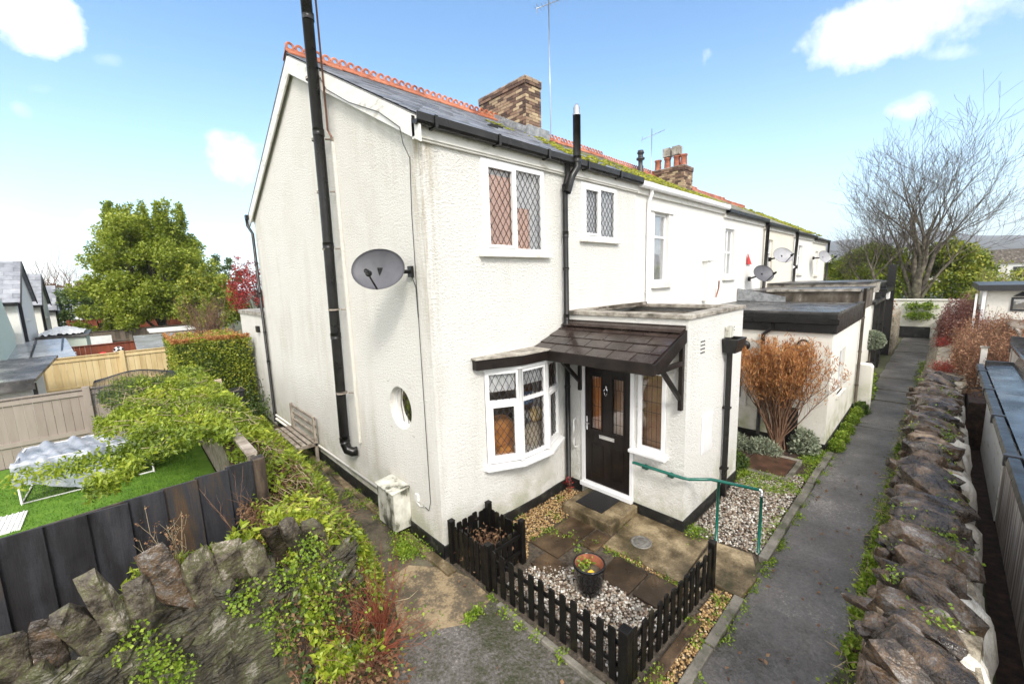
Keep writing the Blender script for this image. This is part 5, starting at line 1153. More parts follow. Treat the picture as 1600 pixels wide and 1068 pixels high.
mb.build('face_stones', 'rock_moss', LW)
x = -4.45; k = 0
while x < -1.55:
    wd = RNG.uniform(.15, .25); h = RNG.uniform(.54, .82)
    mb = MB(); rock(mb, (x+wd/2, wy(x)+.03+RNG.normal()*.03, WZ-.06+h*.38), (wd*1.15, RNG.uniform(.09, .14), h), euler(RNG.normal()*.08+.03, RNG.normal()*.13-.16, RNG.normal()*.15), n=32, jag=.24, ex=(.5, .6, .7)); roughen(mb.build('coping_stone', 'rock_grey' if k % 4 else 'rock', LW), 3, .022)
    if k % 2: mb = MB(); rock(mb, (x+wd, wy(x)+.0, WZ+.02), (.22, .2, .18), euler(.3, .2, k), n=18, jag=.3); roughen(mb.build('small_stone', 'rock_moss', LW), 2, .03)
    x += wd*RNG.uniform(.92, 1.12); k += 1
# bank of soil between fence and side path
def sstep(a, b, x): t = np.clip((x-a)/(b-a), 0, 1); return t*t*(3-2*t)
def edge(y): return np.minimum(np.where(y > .2, -.87+.165*(y-.2)+.05*np.sin(y*2.6), -.87+(y-.2)*.45), -.10+.02*np.sin(y*5))
def bank(x, y):
    e = edge(y); t = np.clip((e-x)/(.62+.14*np.clip(y, 0, 5)), 0, 1); bl_ = sstep(1.5, 4.0, y); t = (1-(1-t)**2.0)*(1-bl_)+bl_*t**1.7; top = 1.08+.34*sstep(.9, 2.2, y)
    h = t*top*sstep(-.72, .15, y)*(1-.75*sstep(7.4, 9.2, y))
    return h+.05*np.sin(x*7+y*3)*t+.04*np.sin(y*5.3)*t
gx = np.linspace(-1.95, -.06, 40); gy = np.linspace(-1.3, 9.4, 120); GX, GY = np.meshgrid(gx, gy); GZ = bank(GX, GY)-.03
mb = MB(); vs = list(zip(GX.ravel(), GY.ravel(), GZ.ravel())); nx = len(gx)
mb.add(vs, [(j*nx+i, j*nx+i+1, (j+1)*nx+i+1, (j+1)*nx+i) for j in range(len(gy)-1) for i in range(nx-1)], 0, .5, True)
structure(mb.build('bank', 'soil'))

# dark board fence
BF = thing('board_fence', 'charcoal painted vertical board fence above the mossy stone wall', 'fence', (-3, 1.1, .9))
FZ = 1.70
def boards(F_, a, b, z0, z1, wd, th, mat_, sag=0, cap=True, name='board', up=None):
    a, b = V((*a, 0)), V((*b, 0)); d = b-a; L = d.length; u = d.normalized(); nn = V((u.y, -u.x, 0)); n = max(1, round(L/wd)); w = L/n
    for i in range(n):
        tl = nn*(.035 if mat_ == 'fence_black' else .008)+V((0, 0, 0)); o = a+u*(i*w); dz = -sag*math.sin(math.pi*(i+.5)/n)+RNG.normal()*.004; mb = MB()
        mb.obox(o+V((0, 0, z0)), u*(w+.018)+tl, nn*th, V((0, 0, z1-z0+dz))+u*RNG.normal()*.005); mb.build(name, mat_, F_, bevel=.003)
mb = MB(); mb.obox((-5.0, 1.08, .5), (3.14, .22, 0), (0, .01, 0), (0, 0, FZ-.62)); mb.build('backing_board', 'fence_dark', BF)
boards(BF, (-5.0, .98), (-1.86, 1.20), .50, FZ, .29, .02, 'fence_black', sag=.05)
mb = MB(); mb.box((-1.87, 1.12, .5), (-1.74, 1.27, FZ+.005)); mb.build('post', 'fence_dark', BF, bevel=.008)
mb = MB(); mb.obox((-5.0, 1.03, FZ-.16), (3.14, .22, 0), (0, .03, 0), (0, 0, .09)); mb.obox((-5.0, 1.01, FZ-.6), (3.14, .22, 0), (0, .05, 0), (0, 0, .09)); mb.build('rail', 'fence_dark', BF)
SF = thing('side_fence', 'silvered fence under the climbing vines running back beside the gable path', 'fence', (-1.8, 4, 0))
boards(SF, (-1.80, 1.28), (-1.80, 8.6), .2, FZ-.03, .145, .02, 'greywood')
mb = MB(); mb.box((-1.88, 1.40, FZ-.03), (-1.76, 8.6, FZ+.01)); mb.build('capping', 'greywood', SF, bevel=.004)
# taupe fence across the garden
GF = thing('garden_fence', 'taupe painted closeboard fence across the back of the lawn', 'fence', (-4, 8.6, .2))
def panel_fence(F_, pts, z0, z1, mat_, wd=.14, rail=(.12, .62), posts=True, side=-1, post_h=.06):
    for k in range(len(pts)-1):
        a, b = V((*pts[k], 0)), V((*pts[k+1], 0)); d = b-a; u = d.normalized(); nn = V((u.y, -u.x, 0))*1
        if nn.y > 0: nn = -nn
        mb = MB(); L = d.length; n = max(1, round(L/wd)); w = L/n
        for i in range(n): mb.obox(a+u*(i*w)+V((0, 0, z0)), u*(w-.006), -nn*.018, V((0, 0, z1-z0)))
        pn = mb.build('panel', mat_, F_)
        mb = MB()
        for r in rail: zz = z1-r*(z1-z0); mb.obox(a+V((0, 0, zz)), d, nn*.035, V((0, 0, .09)))
        mb.obox(a+V((0, 0, z1)), d, nn*.05, V((0, 0, .025))); mb.build('rail', mat_, F_)
    if posts:
        for p in pts:
            mb = MB(); mb.box((p[0]-.06, p[1]-.09, z0-.1), (p[0]+.06, p[1]+.02, z1+post_h)); mb.build('post', mat_, F_, bevel=.005)
panel_fence(GF, [(-7.5, 8.75), (-5.45, 8.8), (-3.55, 8.75), (-1.85, 8.7)], .2, 1.64, 'fence_grey', rail=(.09, .70))
YFn = thing('pine_fence', 'new pale yellow pine fence behind the taupe fence', 'fence', (-3, 14, .2))
panel_fence(YFn, [(-4.75, 14.2), (-2.9, 14.3), (-1.05, 14.4)], .1, 1.82, 'fence_yellow', rail=(.08, .6), posts=True)
RF = thing('red_fence', 'red brown fence with a football and ornaments along its top', 'fence', (-3, 19, .2)); panel_fence(RF, [(-5.6, 18.0), (-3.9, 18.2), (-2.2, 18.4)], .1, 1.80, 'fence_red', rail=(.5,), posts=False)
mb = MB(); d_ = unit(RNG.normal(size=(1, 3)))
mb.lathe((-2.98, 17.6, 1.56), [(.16*math.sin(math.pi*i/10)+.0005, -.16*math.cos(math.pi*i/10)) for i in range(11)], 16, 0)
for t in ((0, -1, .2), (-.7, -.6, .4), (.7, -.6, .3), (-.4, -.85, -.3), (.45, -.85, -.25), (0, -.6, .8)):
    d = V(t).normalized(); c = V((-2.98, 17.6, 1.56))+d*.155; s1 = d.orthogonal().normalized(); s2 = d.cross(s1); mb.add([c+d*.01+(s1*math.cos(a)+s2*math.sin(a))*.055 for a in [i*1.2566 for i in range(5)]], [(0, 1, 2, 3, 4)], 1)
o = mb.build('football', ['white', 'black']); tag(o, 'white football with black patches by the red fence', 'football')
mb = MB(); mb.lathe((-3.42, 17.5, 1.32), [(.05, 0), (.12, .05), (.14, .16), (.08, .24), (.001, .26)], 12); o = mb.build('red_ornament', 'redpaint'); tag(o, 'bright red garden ornament left of the football', 'ornament')
SHD = thing('low_shed', 'low shed with flat grey felt roof to the right of the football', 'shed', (-1.5, 16.5, 0)); mb = MB(); mb.box((-2.35, 15.5, 0), (-.75, 17.8, 1.72)); mb.build('wall', 'fence_brown', SHD); mb = MB(); mb.prism([(-2.5, 15.2, 1.62), (-2.5, 18.1, 1.98), (-2.5, 18.1, 2.04), (-2.5, 15.2, 1.70)], (1.95, 0, 0)); mb.build('roof', 'poly', SHD)
BG = thing('brown_gate', 'brown stained gate leaning open beside the hedge', 'gate', (-1.2, 12.6, 0)); 
mb = MB(); a = V((-1.22, 12.9, .25)); u = V((.42, -1.1, 0)).normalized()
for k in range(7): mb.obox(a+u*.15*k, u*.142, V((u.y, -u.x, 0))*.02, V((0, 0, 1.95+.05*math.sin(k))))
mb.build('boards', 'gate', BG); mb = MB(); mb.obox(a+V((0, 0, 1.6)), u*1.05, V((u.y, -u.x, 0))*-.04, V((0, 0, .1))); mb.obox(a+V((0, 0, .3)), u*1.05, V((u.y, -u.x, 0))*-.04, V((0, 0, .1))); mb.build('rail', 'gate', BG)
# outbuildings at the left edge
SL = thing('left_shed', 'cream shed with wet flat felt roof at the left edge', 'shed', (-6, 11, 0)); mb = MB(); mb.box((-9, 10.6, 0), (-4.55, 12.9, 1.66)); mb.build('wall', 'paint2', SL); mb = MB(); mb.prism([(-9.3, 10.35, 1.74), (-4.42, 10.35, 1.74), (-4.22, 13.1, 1.98), (-9.3, 13.1, 1.98)], (0, 0, .07)); mb.box((-9.3, 10.30, 1.56), (-4.45, 10.345, 1.80)); mb.build('roof', 'felt', SL)
mb = MB(); mb.box((-4.5, 10.34, 0), (-4.43, 10.42, 1.7)); mb.build('downpipe', 'blackpl', SL)
CV = thing('glazed_lean_to', 'grey glazed lean-to roof with white bars behind the flat roofed shed', 'lean-to', (-5.5, 15, 0)); mb = MB(); mb.prism([(-8, 14.6, 1.72), (-3.95, 14.6, 1.80), (-4.3, 17.5, 2.18), (-8, 17.5, 2.22)], (0, 0, .03)); mb.build('glazing', 'poly', CV); 
for k in range(6): mb = MB(); mb.obox((-7.6+.66*k, 14.6, 1.76+.0*k), (.0-.02*k, 2.9, .43), (.05, 0, 0), (0, 0, .05)); mb.build('glazing_bar', 'blackpl', CV)
mb = MB(); mb.box((-8, 14.7, 0), (-4.1, 17.4, 1.7)); mb.build('wall', 'paint2', CV)
MW = thing('mint_outbuilding', 'pale green flat roofed outbuilding with a crumpled white cover on top', 'outbuilding', (-6, 24, 0)); mb = MB(); mb.box((-5.15, 18.8, 0), (-3.85, 21.6, 2.15)); mb.build('wall', 'mint', MW); mb = MB(); mb.box((-5.16, 18.7, 2.15), (-3.75, 21.7, 2.23)); mb.build('roof', 'felt', MW)
mb = MB(); gxx = np.linspace(0, 1, 26); vs = [(-5.1+1.2*u, 18.8+2.4*v_, 2.24+.22*math.sin(math.pi*u)*math.sin(math.pi*v_)+RNG.uniform(0, .09)) for v_ in gxx for u in gxx]; mb.add(vs, [(j*26+i, j*26+i+1, (j+1)*26+i+1, (j+1)*26+i) for j in range(25) for i in range(25)], 0, .5, True); o = mb.build('white_cover', 'white'); tag(o, 'crumpled white sheet lying on the pale green outbuilding', 'cover')
GB = thing('green_gable_building', 'pale green rendered building cut off by the left edge', 'house', (-9, 15, 0)); mb = MB(); mb.prism([(-5.42, 13.4, 0), (-5.42, 17.1, 0), (-5.42, 17.1, 2.6), (-5.42, 15.6, 4.1), (-5.42, 13.4, 2.3)], (-5, 0, 0)); mb.build('wall', 'mint', GB)
# row of rear wings with slate roofs
for k, (x, y, ap, w_) in enumerate([(-5.25, 19, 5.03, 3.7), (-5.40, 26, 4.82, 3.2), (-5.55, 34, 4.38, 3.0), (-5.62, 41, 4.32, 3.4), (-5.68, 48, 4.3, 3.4), (-5.45, 56, 4.48, 4.4)]):
    T = thing('rear_wing', ['nearest slate roofed rear wing with an open porch, at the left edge', 'second slate roofed rear wing in the left row', 'third slate roofed rear wing in the left row', 'fourth slate roofed rear wing, partly behind the third', 'fifth slate roofed rear wing in the left row', 'farthest slate roofed rear wing in the left row'][k], 'house', (x, y, 0), 'rear wings of the opposite terrace')
    e = ap-1.36; mb = MB(); y0, y1 = y-w_/2, y+w_/2
    mb.prism([(x, y0, 0), (x, y1, 0), (x, y1, e), (x, y, ap-.1), (x, y0, e)], (-7, 0, 0)); mb.build('wall', 'paint2' if k in (1,) else 'paint', T)
    mb = MB(); slates(mb, x-7, x+.1, y0-.15, e-.12, y, ap, row=.26, wid=.42)
    mb.add([(x-7, y0-.15, e-.13), (x+.1, y0-.15, e-.13), (x+.1, y, ap-.01), (x-7, y, ap-.01)], [(0, 1, 2, 3)]); mb.add([(x-7, y1+.15, e-.12), (x+.1, y1+.15, e-.12), (x+.1, y, ap), (x-7, y, ap)], [(0, 1, 2, 3)]); mb.build('roof', 'slate', T)
    mb = MB(); mb.box((x-7, y0-.27, e-.22), (x+.05, y0-.15, e-.10)); mb.build('gutter', 'blackpl', T)
    for sg, yy in ((1, y0-.15), (-1, y1+.15)): mb = MB(); mb.prism([(x+.1, yy, e-.12), (x+.1, y, ap), (x+.1, y, ap-.09), (x+.1, yy, e-.21)], (.03, 0, 0)); mb.build('verge_board', 'darkgrey', T)
    mb = MB(); mb.box((x-2.6, y0-.01, 0), (x-.5, y0+.01, e-.5)); mb.build('window', 'interior' if k == 0 else 'darkgrey', T)
    window(T, (x-.02, y+.35), (x-.02, y-.25), e-.75, e-.05, (1, 0), fr=.06, glass='glass_f', sill=(.05, .06, .05))
    mb = MB(); mb.tube([(x+.04, y0+.25, e-.1), (x+.04, y0+.25, .1)], .05, 6); mb.build('downpipe', 'darkgrey', T)
# middle-distance garden fences
for k, (p, z1, mm_, lb) in enumerate([([(-4.6, 24), (-2.5, 24.2), (.2, 24.5)], 1.95, 'fence_brown', 'weathered post and rail fence behind the red fence'), ([(-5.0, 31), (-2.5, 31.2), (1.0, 31.5)], 2.25, 'fence_red', 'reddish fence in front of the far garden trees')]):
    T = thing('far_garden_fence', lb, 'fence', (p[0][0], p[0][1], 0)); panel_fence(T, p, .1, z1, mm_, rail=(.3, .6), wd=.2)
    if k == 0: mb = MB(); mb.box((-3.95, 23.75, 1.35), (-3.2, 23.8, 1.75)); mb.build('notice_panel', 'white', T)
T = thing('white_roof_shelter', 'small open shelter with flat white roof behind the grey shed', 'shelter', (-1, 22, 0)); mb = MB(); mb.box((-1.9, 20.6, 1.92), (-.2, 22.6, 2.0)); mb.build('roof', 'white', T); mb = MB()
for x, y in ((-1.85, 20.7), (-.3, 20.7), (-1.85, 22.5), (-.3, 22.5)): mb.box((x-.05, y-.05, 0), (x+.05, y+.05, 1.92))
mb.build('post', 'fence_brown', T)
# rear white wall of the cottage
RW = thing('rear_annexe', 'low white rendered annexe behind the cottage gable', 'outbuilding', (0, 9.5, 0)); mb = MB(); mb.box((-.02, 8.02, 0), (4.5, 11.0, 3.02)); mb.build('wall', 'dash_gable', RW); mb = MB(); mb.box((-.06, 8.22, 3.02), (4.5, 11.06, 3.12)); mb.build('coping', 'coping', RW)
mb = MB(); mb.box((-.09, 8.65, 2.55), (-.02, 8.85, 2.72)); mb.build('vent', 'blackpl', RW)

# ---- lawn, hutch with tarpaulin, white board
o = sheet('lawn', [(-6.8, 1.25), (-1.82, 1.25), (-1.82, 8.7), (-7.5, 8.75)], .20, 'lawn'); structure(o)
n = 16000; P = np.stack([RNG.uniform(-5.2, -2.0, n), RNG.uniform(3.2, 8.0, n), np.full(n, .2)], 1); D = np.stack([RNG.normal(size=n)*.35, RNG.normal(size=n)*.35, np.ones(n)], 1)
L = RNG.uniform(.02, .045, n); o = fast_mesh('grass', leaf_verts(P, D, RNG.normal(size=(n, 3)), L, L*.16), 4, 'lawn', RNG.random(n), None, [[0, 1, 2], [0, 2, 3]]); tag(o, 'short bright artificial grass', 'grass', kind='stuff')
T = thing('rabbit_run', 'white framed mesh animal run standing on the bright lawn', 'animal run', (-3.4, 6.4, .2))
C0, U_, W_ = V((-4.41, 6.21, .2)), V((1.72, -.04, 0)), V((.03, 1.02, 0))
mb = MB()
for a in (V((0, 0, 0)), U_, W_, U_+W_): mb.tube([C0+a, C0+a+V((0, 0, .72))], .016, 6)
for z in (0.02, .72):
    for a, b in ((V((0, 0, 0)), U_), (W_, U_+W_), (V((0, 0, 0)), W_), (U_, U_+W_)): mb.tube([C0+a+V((0, 0, z)), C0+b+V((0, 0, z))], .014, 6)
mb.build('frame', 'upvc', T)
mb = MB()
for k in range(1, 40): mb.tube([C0+U_*(k/40)+V((0, 0, .02)), C0+U_*(k/40)+V((0, 0, .72))], .0028, 3)
for k in range(1, 12): mb.tube([C0+V((0, 0, .72*k/12)), C0+U_+V((0, 0, .72*k/12))], .0028, 3)
for k in range(1, 20): mb.tube([C0+U_+W_*(k/20)+V((0, 0, .02)), C0+U_+W_*(k/20)+V((0, 0, .72))], .0028, 3)
mb.build('wire_mesh', 'darkgrey', T)
mb = MB(); K1 = 44; K2 = 22; vs = []
for j in range(K2+1):
    for i in range(K1+1):
        u = i/K1; v_ = j/K2
        cr = .035*math.sin(u*23+3*math.sin(v_*5+u*3))*math.sin(v_*7+u*4)+.018*math.sin(u*61+v_*17)
        if v_ < .42: q_ = v_/.42; lowz = .08+.30*(.5+.5*math.sin(u*7+1.2))*(1-.3*u); p = C0+U_*(u*1.04-.02)-W_*(.07+.06*(1-q_)+cr*.8)+V((0, 0, lowz+(.73-lowz)*q_))
        else: q_ = (v_-.42)/.58; p = C0+U_*(u*1.04-.02)+W_*(q_*1.08-.04)+V((0, 0, .745+cr-.04*math.sin(q_*3.14)))
        vs.append(p)
mb.add(vs, [(j*(K1+1)+i, j*(K1+1)+i+1, (j+1)*(K1+1)+i+1, (j+1)*(K1+1)+i) for j in range(K2) for i in range(K1)], 0, .5, True)
o = mb.build('tarpaulin', 'tarp'); tag(o, 'creased silver tarpaulin thrown over the animal run', 'tarpaulin')
mb = MB(); mb.box((-4.85, 5.05, .205), (-4.30, 5.80, .225)); 
for k in range(9): mb.box((-4.85, 5.07+k*.082, .2255), (-4.30, 5.09+k*.082, .232))
for k in range(9): mb.box((-4.83+k*.06, 5.05, .2325), (-4.815+k*.06, 5.80, .239))
o = mb.build('lattice_board', 'white'); tag(o, 'white lattice board lying on the lawn by the charcoal fence', 'board')
# garden netting stretched above the lawn
mb = MB(); 
def netz(x, y): return 1.60-.10*math.sin((x+5)*1.1)*math.sin((y-1)*.5)
for k in range(20):
    x = -3.35+k*.07; mb.tube([(x, y, 1.72+.28*math.sin((y-6.6)*1.1)*math.exp(-((x+2.7)**2)*2)) for y in np.linspace(6.4, 8.9, 12)], .004, 3)
for k in range(34):
    y = 6.4+k*.075; mb.tube([(x, y, 1.72+.28*math.sin((y-6.6)*1.1)*math.exp(-((x+2.7)**2)*2)) for x in np.linspace(-3.4, -2.0, 10)], .004, 3)
o = mb.build('garden_netting', 'darkgrey'); tag(o, 'dark netting humped over the taupe fence at the back of the vines', 'netting')
mb = MB()
for k in range(26): y = 2.2+k*.09; mb.tube([(-4.6, y, 1.52), (-1.85, y, 1.66)], .0025, 3)
for k in range(30): x = -4.6+k*.092; mb.tube([(x, 2.2, 1.55), (x, 4.5, 1.55)], .0025, 3)
# bench on the side path
T = thing('wooden_bench', 'old silvered slatted bench against the gable wall', 'bench', (-.3, 5.25, 0))
for k in range(4): mb = MB(); mb.box((-.50+.115*k, 4.55, .44), (-.42+.115*k, 6.2, .47)); mb.build('seat_slat', 'greywood', T, bevel=.005)
for k in range(3): mb = MB(); mb.box((-.10, 4.57, .60+.17*k), (-.07, 6.18, .65+.17*k)); mb.build('back_slat', 'greywood', T, bevel=.005)
for yy in (4.57, 6.13):
    for xx, h in ((-.10, 1.02), (-.48, .44)): mb = MB(); mb.box((xx-.03, yy, 0), (xx+.03, yy+.06, h)); mb.build('leg', 'greywood', T, bevel=.005)
    mb = MB(); mb.box((-.5, yy, .38), (-.08, yy+.06, .435)); mb.build('seat_frame', 'greywood', T)
T = thing('plant_support', 'thin black hooped plant support against the white annexe', 'plant support', (-.3, 8.8, 0)); mb = MB(); mb.tube([(-.45, 8.7, .0), (-.45, 8.7, 1.0), (-.38, 8.75, 1.22), (-.25, 8.8, 1.3), (-.14, 8.85, 1.2), (-.1, 8.9, 1.0), (-.1, 8.9, 0)], .009, 5); mb.tube([(-.5, 8.68, .95), (-.06, 8.9, .95)], .009, 5); mb.build('hoop', 'black', T)
T = thing('garden_crate', 'dark crate and cream panel half buried in vines by the hedge', 'crate', (-1.15, 8.9, 0)); mb = MB(); mb.box((-1.45, 9.0, .0), (-1.0, 9.06, 1.35)); mb.build('panel', 'cream', T, bevel=.02); mb = MB(); mb.box((-1.05, 8.5, 0), (-.62, 8.9, 1.0)); mb.box((-1.08, 8.47, 1.0), (-.59, 8.93, 1.07)); mb.build('crate', 'darkgrey', T, bevel=.02)

# things behind the bow window glass
for nm, c, s_, mm_, lb, ct in [('armchair', (1.38, .30, 1.30), (.46, .40, .62), 'orange', 'rounded orange chair back seen through the left light of the bow window', 'armchair'), ('yellow_cushion', (2.02, .12, 1.52), (.22, .16, .26), 'yellow', 'yellow cushion seen through the middle light of the bow window', 'cushion'), ('cream_cushion', (1.95, .08, 1.20), (.46, .26, .42), 'cream', 'cream cushion lying below the yellow one in the bow window', 'cushion'), ('blue_cushion', (1.98, .26, 1.78), (.30, .14, .22), 'blue', 'blue cushion behind the yellow one in the bow window', 'cushion'), ('tan_cushion', (1.22, .04, 1.10), (.34, .22, .26), 'orange', 'tan cushion low in the left light of the bow window', 'cushion')]:
    bm = bmesh.new(); bmesh.ops.create_icosphere(bm, subdivisions=3, radius=.5)
    mb = MB(); mb.add([(c[0]+math.copysign(abs(v.co.x*2)**.7, v.co.x)*.5*s_[0], c[1]+math.copysign(abs(v.co.y*2)**.7, v.co.y)*.5*s_[1], c[2]+math.copysign(abs(v.co.z*2)**.7, v.co.z)*.5*s_[2]) for v in bm.verts], [[v.index for v in f.verts] for f in bm.faces], 0, .5, True); bm.free()
    o = mb.build(nm, mm_); tag(o, lb, ct)
mb = MB(); curtain(mb, (.86, .03), (1.28, -.17), 2.14, 2.44, 0, .012, 7); curtain(mb, (1.34, -.18), (1.84, -.19), 2.18, 2.44, 0, .012, 7); mb.build('cafe_curtain', 'net', H)
mb = MB(); mb.box((.85, .0, .99), (2.4, .32, 1.0)); mb.build('window_board', 'upvc', H)

# ================================================================== VEGETATION
def twigs(mb, base, n, h, spread, r=.006, seg=4, droop=0, lean=(0, 0), mi=0, wob=.04, fan=1.0):
    tips = []
    for i in range(n):
        a = RNG.uniform(0, 6.283); s = spread*RNG.uniform(.2, 1)**.7; hh = h*RNG.uniform(.7, 1.08); p = V(base)+V((math.cos(a)*.05, math.sin(a)*.05, 0)); pts = [p]
        for k in range(1, seg+1):
            t = k/seg; q = V(base)+V((math.cos(a)*s*t**fan+lean[0]*t, math.sin(a)*s*t**fan+lean[1]*t, hh*t-droop*t*t))+V(RNG.normal(size=3))*wob*t; pts.append(q)
        mb.tube(pts, [r*(1-.75*k/seg) for k in range(seg+1)], 4, mi, cap=False); tips.append(pts)
    return tips
def fine_twigs(mb, tips, per, L, r=.0025, up=.5, mi=0):
    ends = []
    for pts in tips:
        for k in range(per):
            i = RNG.integers(1, len(pts)); t = RNG.random(); p = pts[i-1].lerp(pts[i], t); d = (pts[i]-pts[i-1]).normalized()+V(RNG.normal(size=3))*.6+V((0, 0, up)); d.normalize(); l = L*RNG.uniform(.4, 1.1)
            q = p+d*l*.5+V(RNG.normal(size=3))*l*.06; e = q+(d+V((0, 0, .2))).normalized()*l*.5; mb.tube([p, q, e], [r, r*.7, r*.35], 3, mi, cap=False); ends.append((p, q, e))
    return ends
# climbing vines over fence, netting and bank
VN = thing('climbing_vine', 'sprawling yellow green climber smothering the side fence and bank left of the gable path', 'climbing plant', (-1.7, 4, 0))
def bank_pts(n, x0=-1.95, x1=-.06, y0=-.9, y1=9.2):
    x = RNG.uniform(x0, x1, n); y = RNG.uniform(y0, y1, n); z = bank(x, y); k = x < edge(y)+.02; return np.stack([x, y, z], 1)[k]
A = bank_pts(70000, y0=.0); A = A[(bank(A[:, 0], A[:, 1]) > .06)]
dens = .5+.5*np.sin(A[:, 0]*5.3+1)*np.sin(A[:, 1]*3.1)+RNG.normal(size=len(A))*.35; A = A[dens > .18+.35*(A[:, 1] < .5)]; A[:, 2] += RNG.uniform(0, .14, len(A))
n = 52000; x = RNG.uniform(-3.35, -1.35, n); y = RNG.uniform(2.0, 8.9, n)
lim = -3.15+.25*np.sin(y*2.1)+.55*sstep(3.4, 2.0, y)*0; low = 2.55+.75*sstep(-2.0, -3.2, x)*-.6+.15*np.sin(x*6)
k = (x > lim) & (y > low); x, y = x[k], y[k]
zc = 1.70+.07*np.sin(x*4.1+y*1.7)+.05*np.sin(y*6.3)-.45*sstep(-1.55, -1.25, x)-.22*sstep(-2.7, -3.3, x)+.03*RNG.normal(size=len(x)); zc += RNG.uniform(-.10, .07, len(x))
B = np.stack([x, y, zc], 1)
dn = np.sin(B[:, 0]*7+2)*np.sin(B[:, 1]*4.3+1)+RNG.normal(size=len(B))*.5; B = B[dn > -.75]
# drooping tongue across the animal run
t = RNG.random(2600); C_ = np.stack([-2.6-1.5*t+RNG.normal(size=2600)*.10, 2.9+2.6*t*.3+RNG.normal(size=2600)*.16, 1.62-.22*t+RNG.normal(size=2600)*.05], 1); C_ = C_[RNG.random(2600) > t*.75]
t = RNG.random(3000); E_ = np.stack([-1.95+RNG.normal(size=3000)*.10, 2.0+6.5*t, 1.76+RNG.normal(size=3000)*.05], 1); cz_ = lambda q: .13*np.clip(np.sin(q[:, 0]*8.3+1.7*np.sin(q[:, 1]*2.1))*np.sin(q[:, 1]*5.9+q[:, 0]*2), -.3, 1)
A[:, 2] += cz_(A); B[:, 2] += .6*cz_(B); A = A[RNG.random(len(A)) < .50+2.6*cz_(A)]; LP = np.concatenate([A, B, C_, E_]); rn = np.clip(.5+.33*np.sin(LP[:, 0]*3.7+LP[:, 1]*2.9)+.30*RNG.normal(size=len(LP)), 0, 1)
rn = np.clip(rn*.75+1.6*cz_(LP), 0, 1); big_ = RNG.random(len(LP)) < .3  # leaf tone follows clump height, painting shade into the hollows
leaves('leaves', LP[~big_], 'leaf_vine', .055, .22, .9, VN, dirs=np.array([.25, -.35, .05]), rnd=rn[~big_]); leaves('large_leaves', LP[big_], 'leaf_vine', .085, .20, .9, VN, dirs=np.array([.25, -.45, .05]), rnd=rn[big_])
# front cascade: fewer leaves, dead matter
A2 = bank_pts(24000, -1.85, -.7, -.75, .7); A2[:, 2] += RNG.uniform(0, .10, len(A2)); A2 = A2[(np.sin(A2[:, 0]*6)+np.sin(A2[:, 1]*7+1)+RNG.normal(size=len(A2))*.6) > .3]; leaves('leaves', A2, 'leaf_vine', .075, .25, .8, VN, dirs=np.array([.3, -.5, -.1]))
A3 = bank_pts(8000, -2.1, -.6, -.75, 1.6); A3[:, 2] += RNG.uniform(-.02, .07, len(A3)); A4 = bank_pts(9000, -2.0, -.7, -.75, .7); A4 = A4[np.sin(A4[:, 0]*9+1)*np.sin(A4[:, 1]*8+A4[:, 2]*7)+RNG.normal(size=len(A4))*.4 > .15]; A4[:, 2] += RNG.uniform(0, .06, len(A4)); leaves('ivy_leaves', A4, 'leaf_dark', .045, .4, .6, VN, dirs=np.array([.2, -.6, -.1]))
leaves('dead_leaves', A3, 'leaf_dead', .040, .3, .5, VN, dirs=np.array([.2, -.4, -.3]))
mb = MB()
for k in range(150):
    y = RNG.uniform(.2, 8.5); x = RNG.uniform(-1.9, -1.3); pts = []
    for j in range(7):
        pts.append((x, y, float(bank(np.array(x), np.array(y)))+.05+.08*RNG.random())); x += RNG.uniform(.02, .16); y += RNG.normal()*.14-.05
    mb.tube(pts, .004, 4, cap=False)
for k in range(60):
    x = RNG.uniform(-3.1, -1.5); y = RNG.uniform(2.6, 8.4); pts = []
    for j in range(6): pts.append((x, y, 1.78+.05*RNG.normal())); x += RNG.normal()*.14; y += RNG.normal()*.18
    mb.tube(pts, .004, 4, cap=False)
mb.build('stems', 'twig_pale', VN)
mb = MB()
for k in range(420):
    x = RNG.uniform(-2.1, -.85); y = RNG.uniform(-.9, 2.2); z = float(bank(np.array(x), np.array(y))); d = V((RNG.uniform(-.2, .6), RNG.uniform(-.8, .2), RNG.uniform(-.3, .5))).normalized(); p = V((x, y, z+.02)); l = RNG.uniform(.12, .45)
    mb.tube([p, p+d*l*.5+V((0, 0, .04)), p+d*l+V((0, 0, -.04))], [.004, .003, .0015], 3, cap=False)
mb.build('dead_stems', 'twig', VN)
# ivy on wall face and copings
IVY = thing('wall_ivy', 'small leaved green creeper trailing between the coping stones of the mossy wall', 'creeper', (-2.5, 0, 1))
cl = np.array([(-3.05, -.12, .93), (-2.95, -.2, .72), (-2.85, -.24, .55), (-2.3, -.16, .9), (-2.1, -.2, .62), (-3.9, -.1, .95), (-1.9, .2, 1.0), (-1.75, -.1, .85), (-2.5, .15, 1.08), (-1.7, -.15, 1.1), (-1.95, -.2, .95), (-1.55, -.2, .8), (-1.7, -.28, .5), (-2.0, -.25, .35)]); leaves('leaves', clumped(3600, cl, .17), 'leaf_weed', .030, .45, .6, IVY, dirs=np.array([0, -.5, .2]))
cl = np.stack([np.linspace(-3.0, -1.7, 14), np.full(14, .34)+.05*np.sin(np.arange(14)), np.full(14, 1.12)+.05*np.sin(np.arange(14)*1.7)], 1); leaves('fronds', clumped(1500, cl, .13), 'leaf_vine', .09, .2, .8, IVY, dirs=np.array([.3, -.3, .4]))
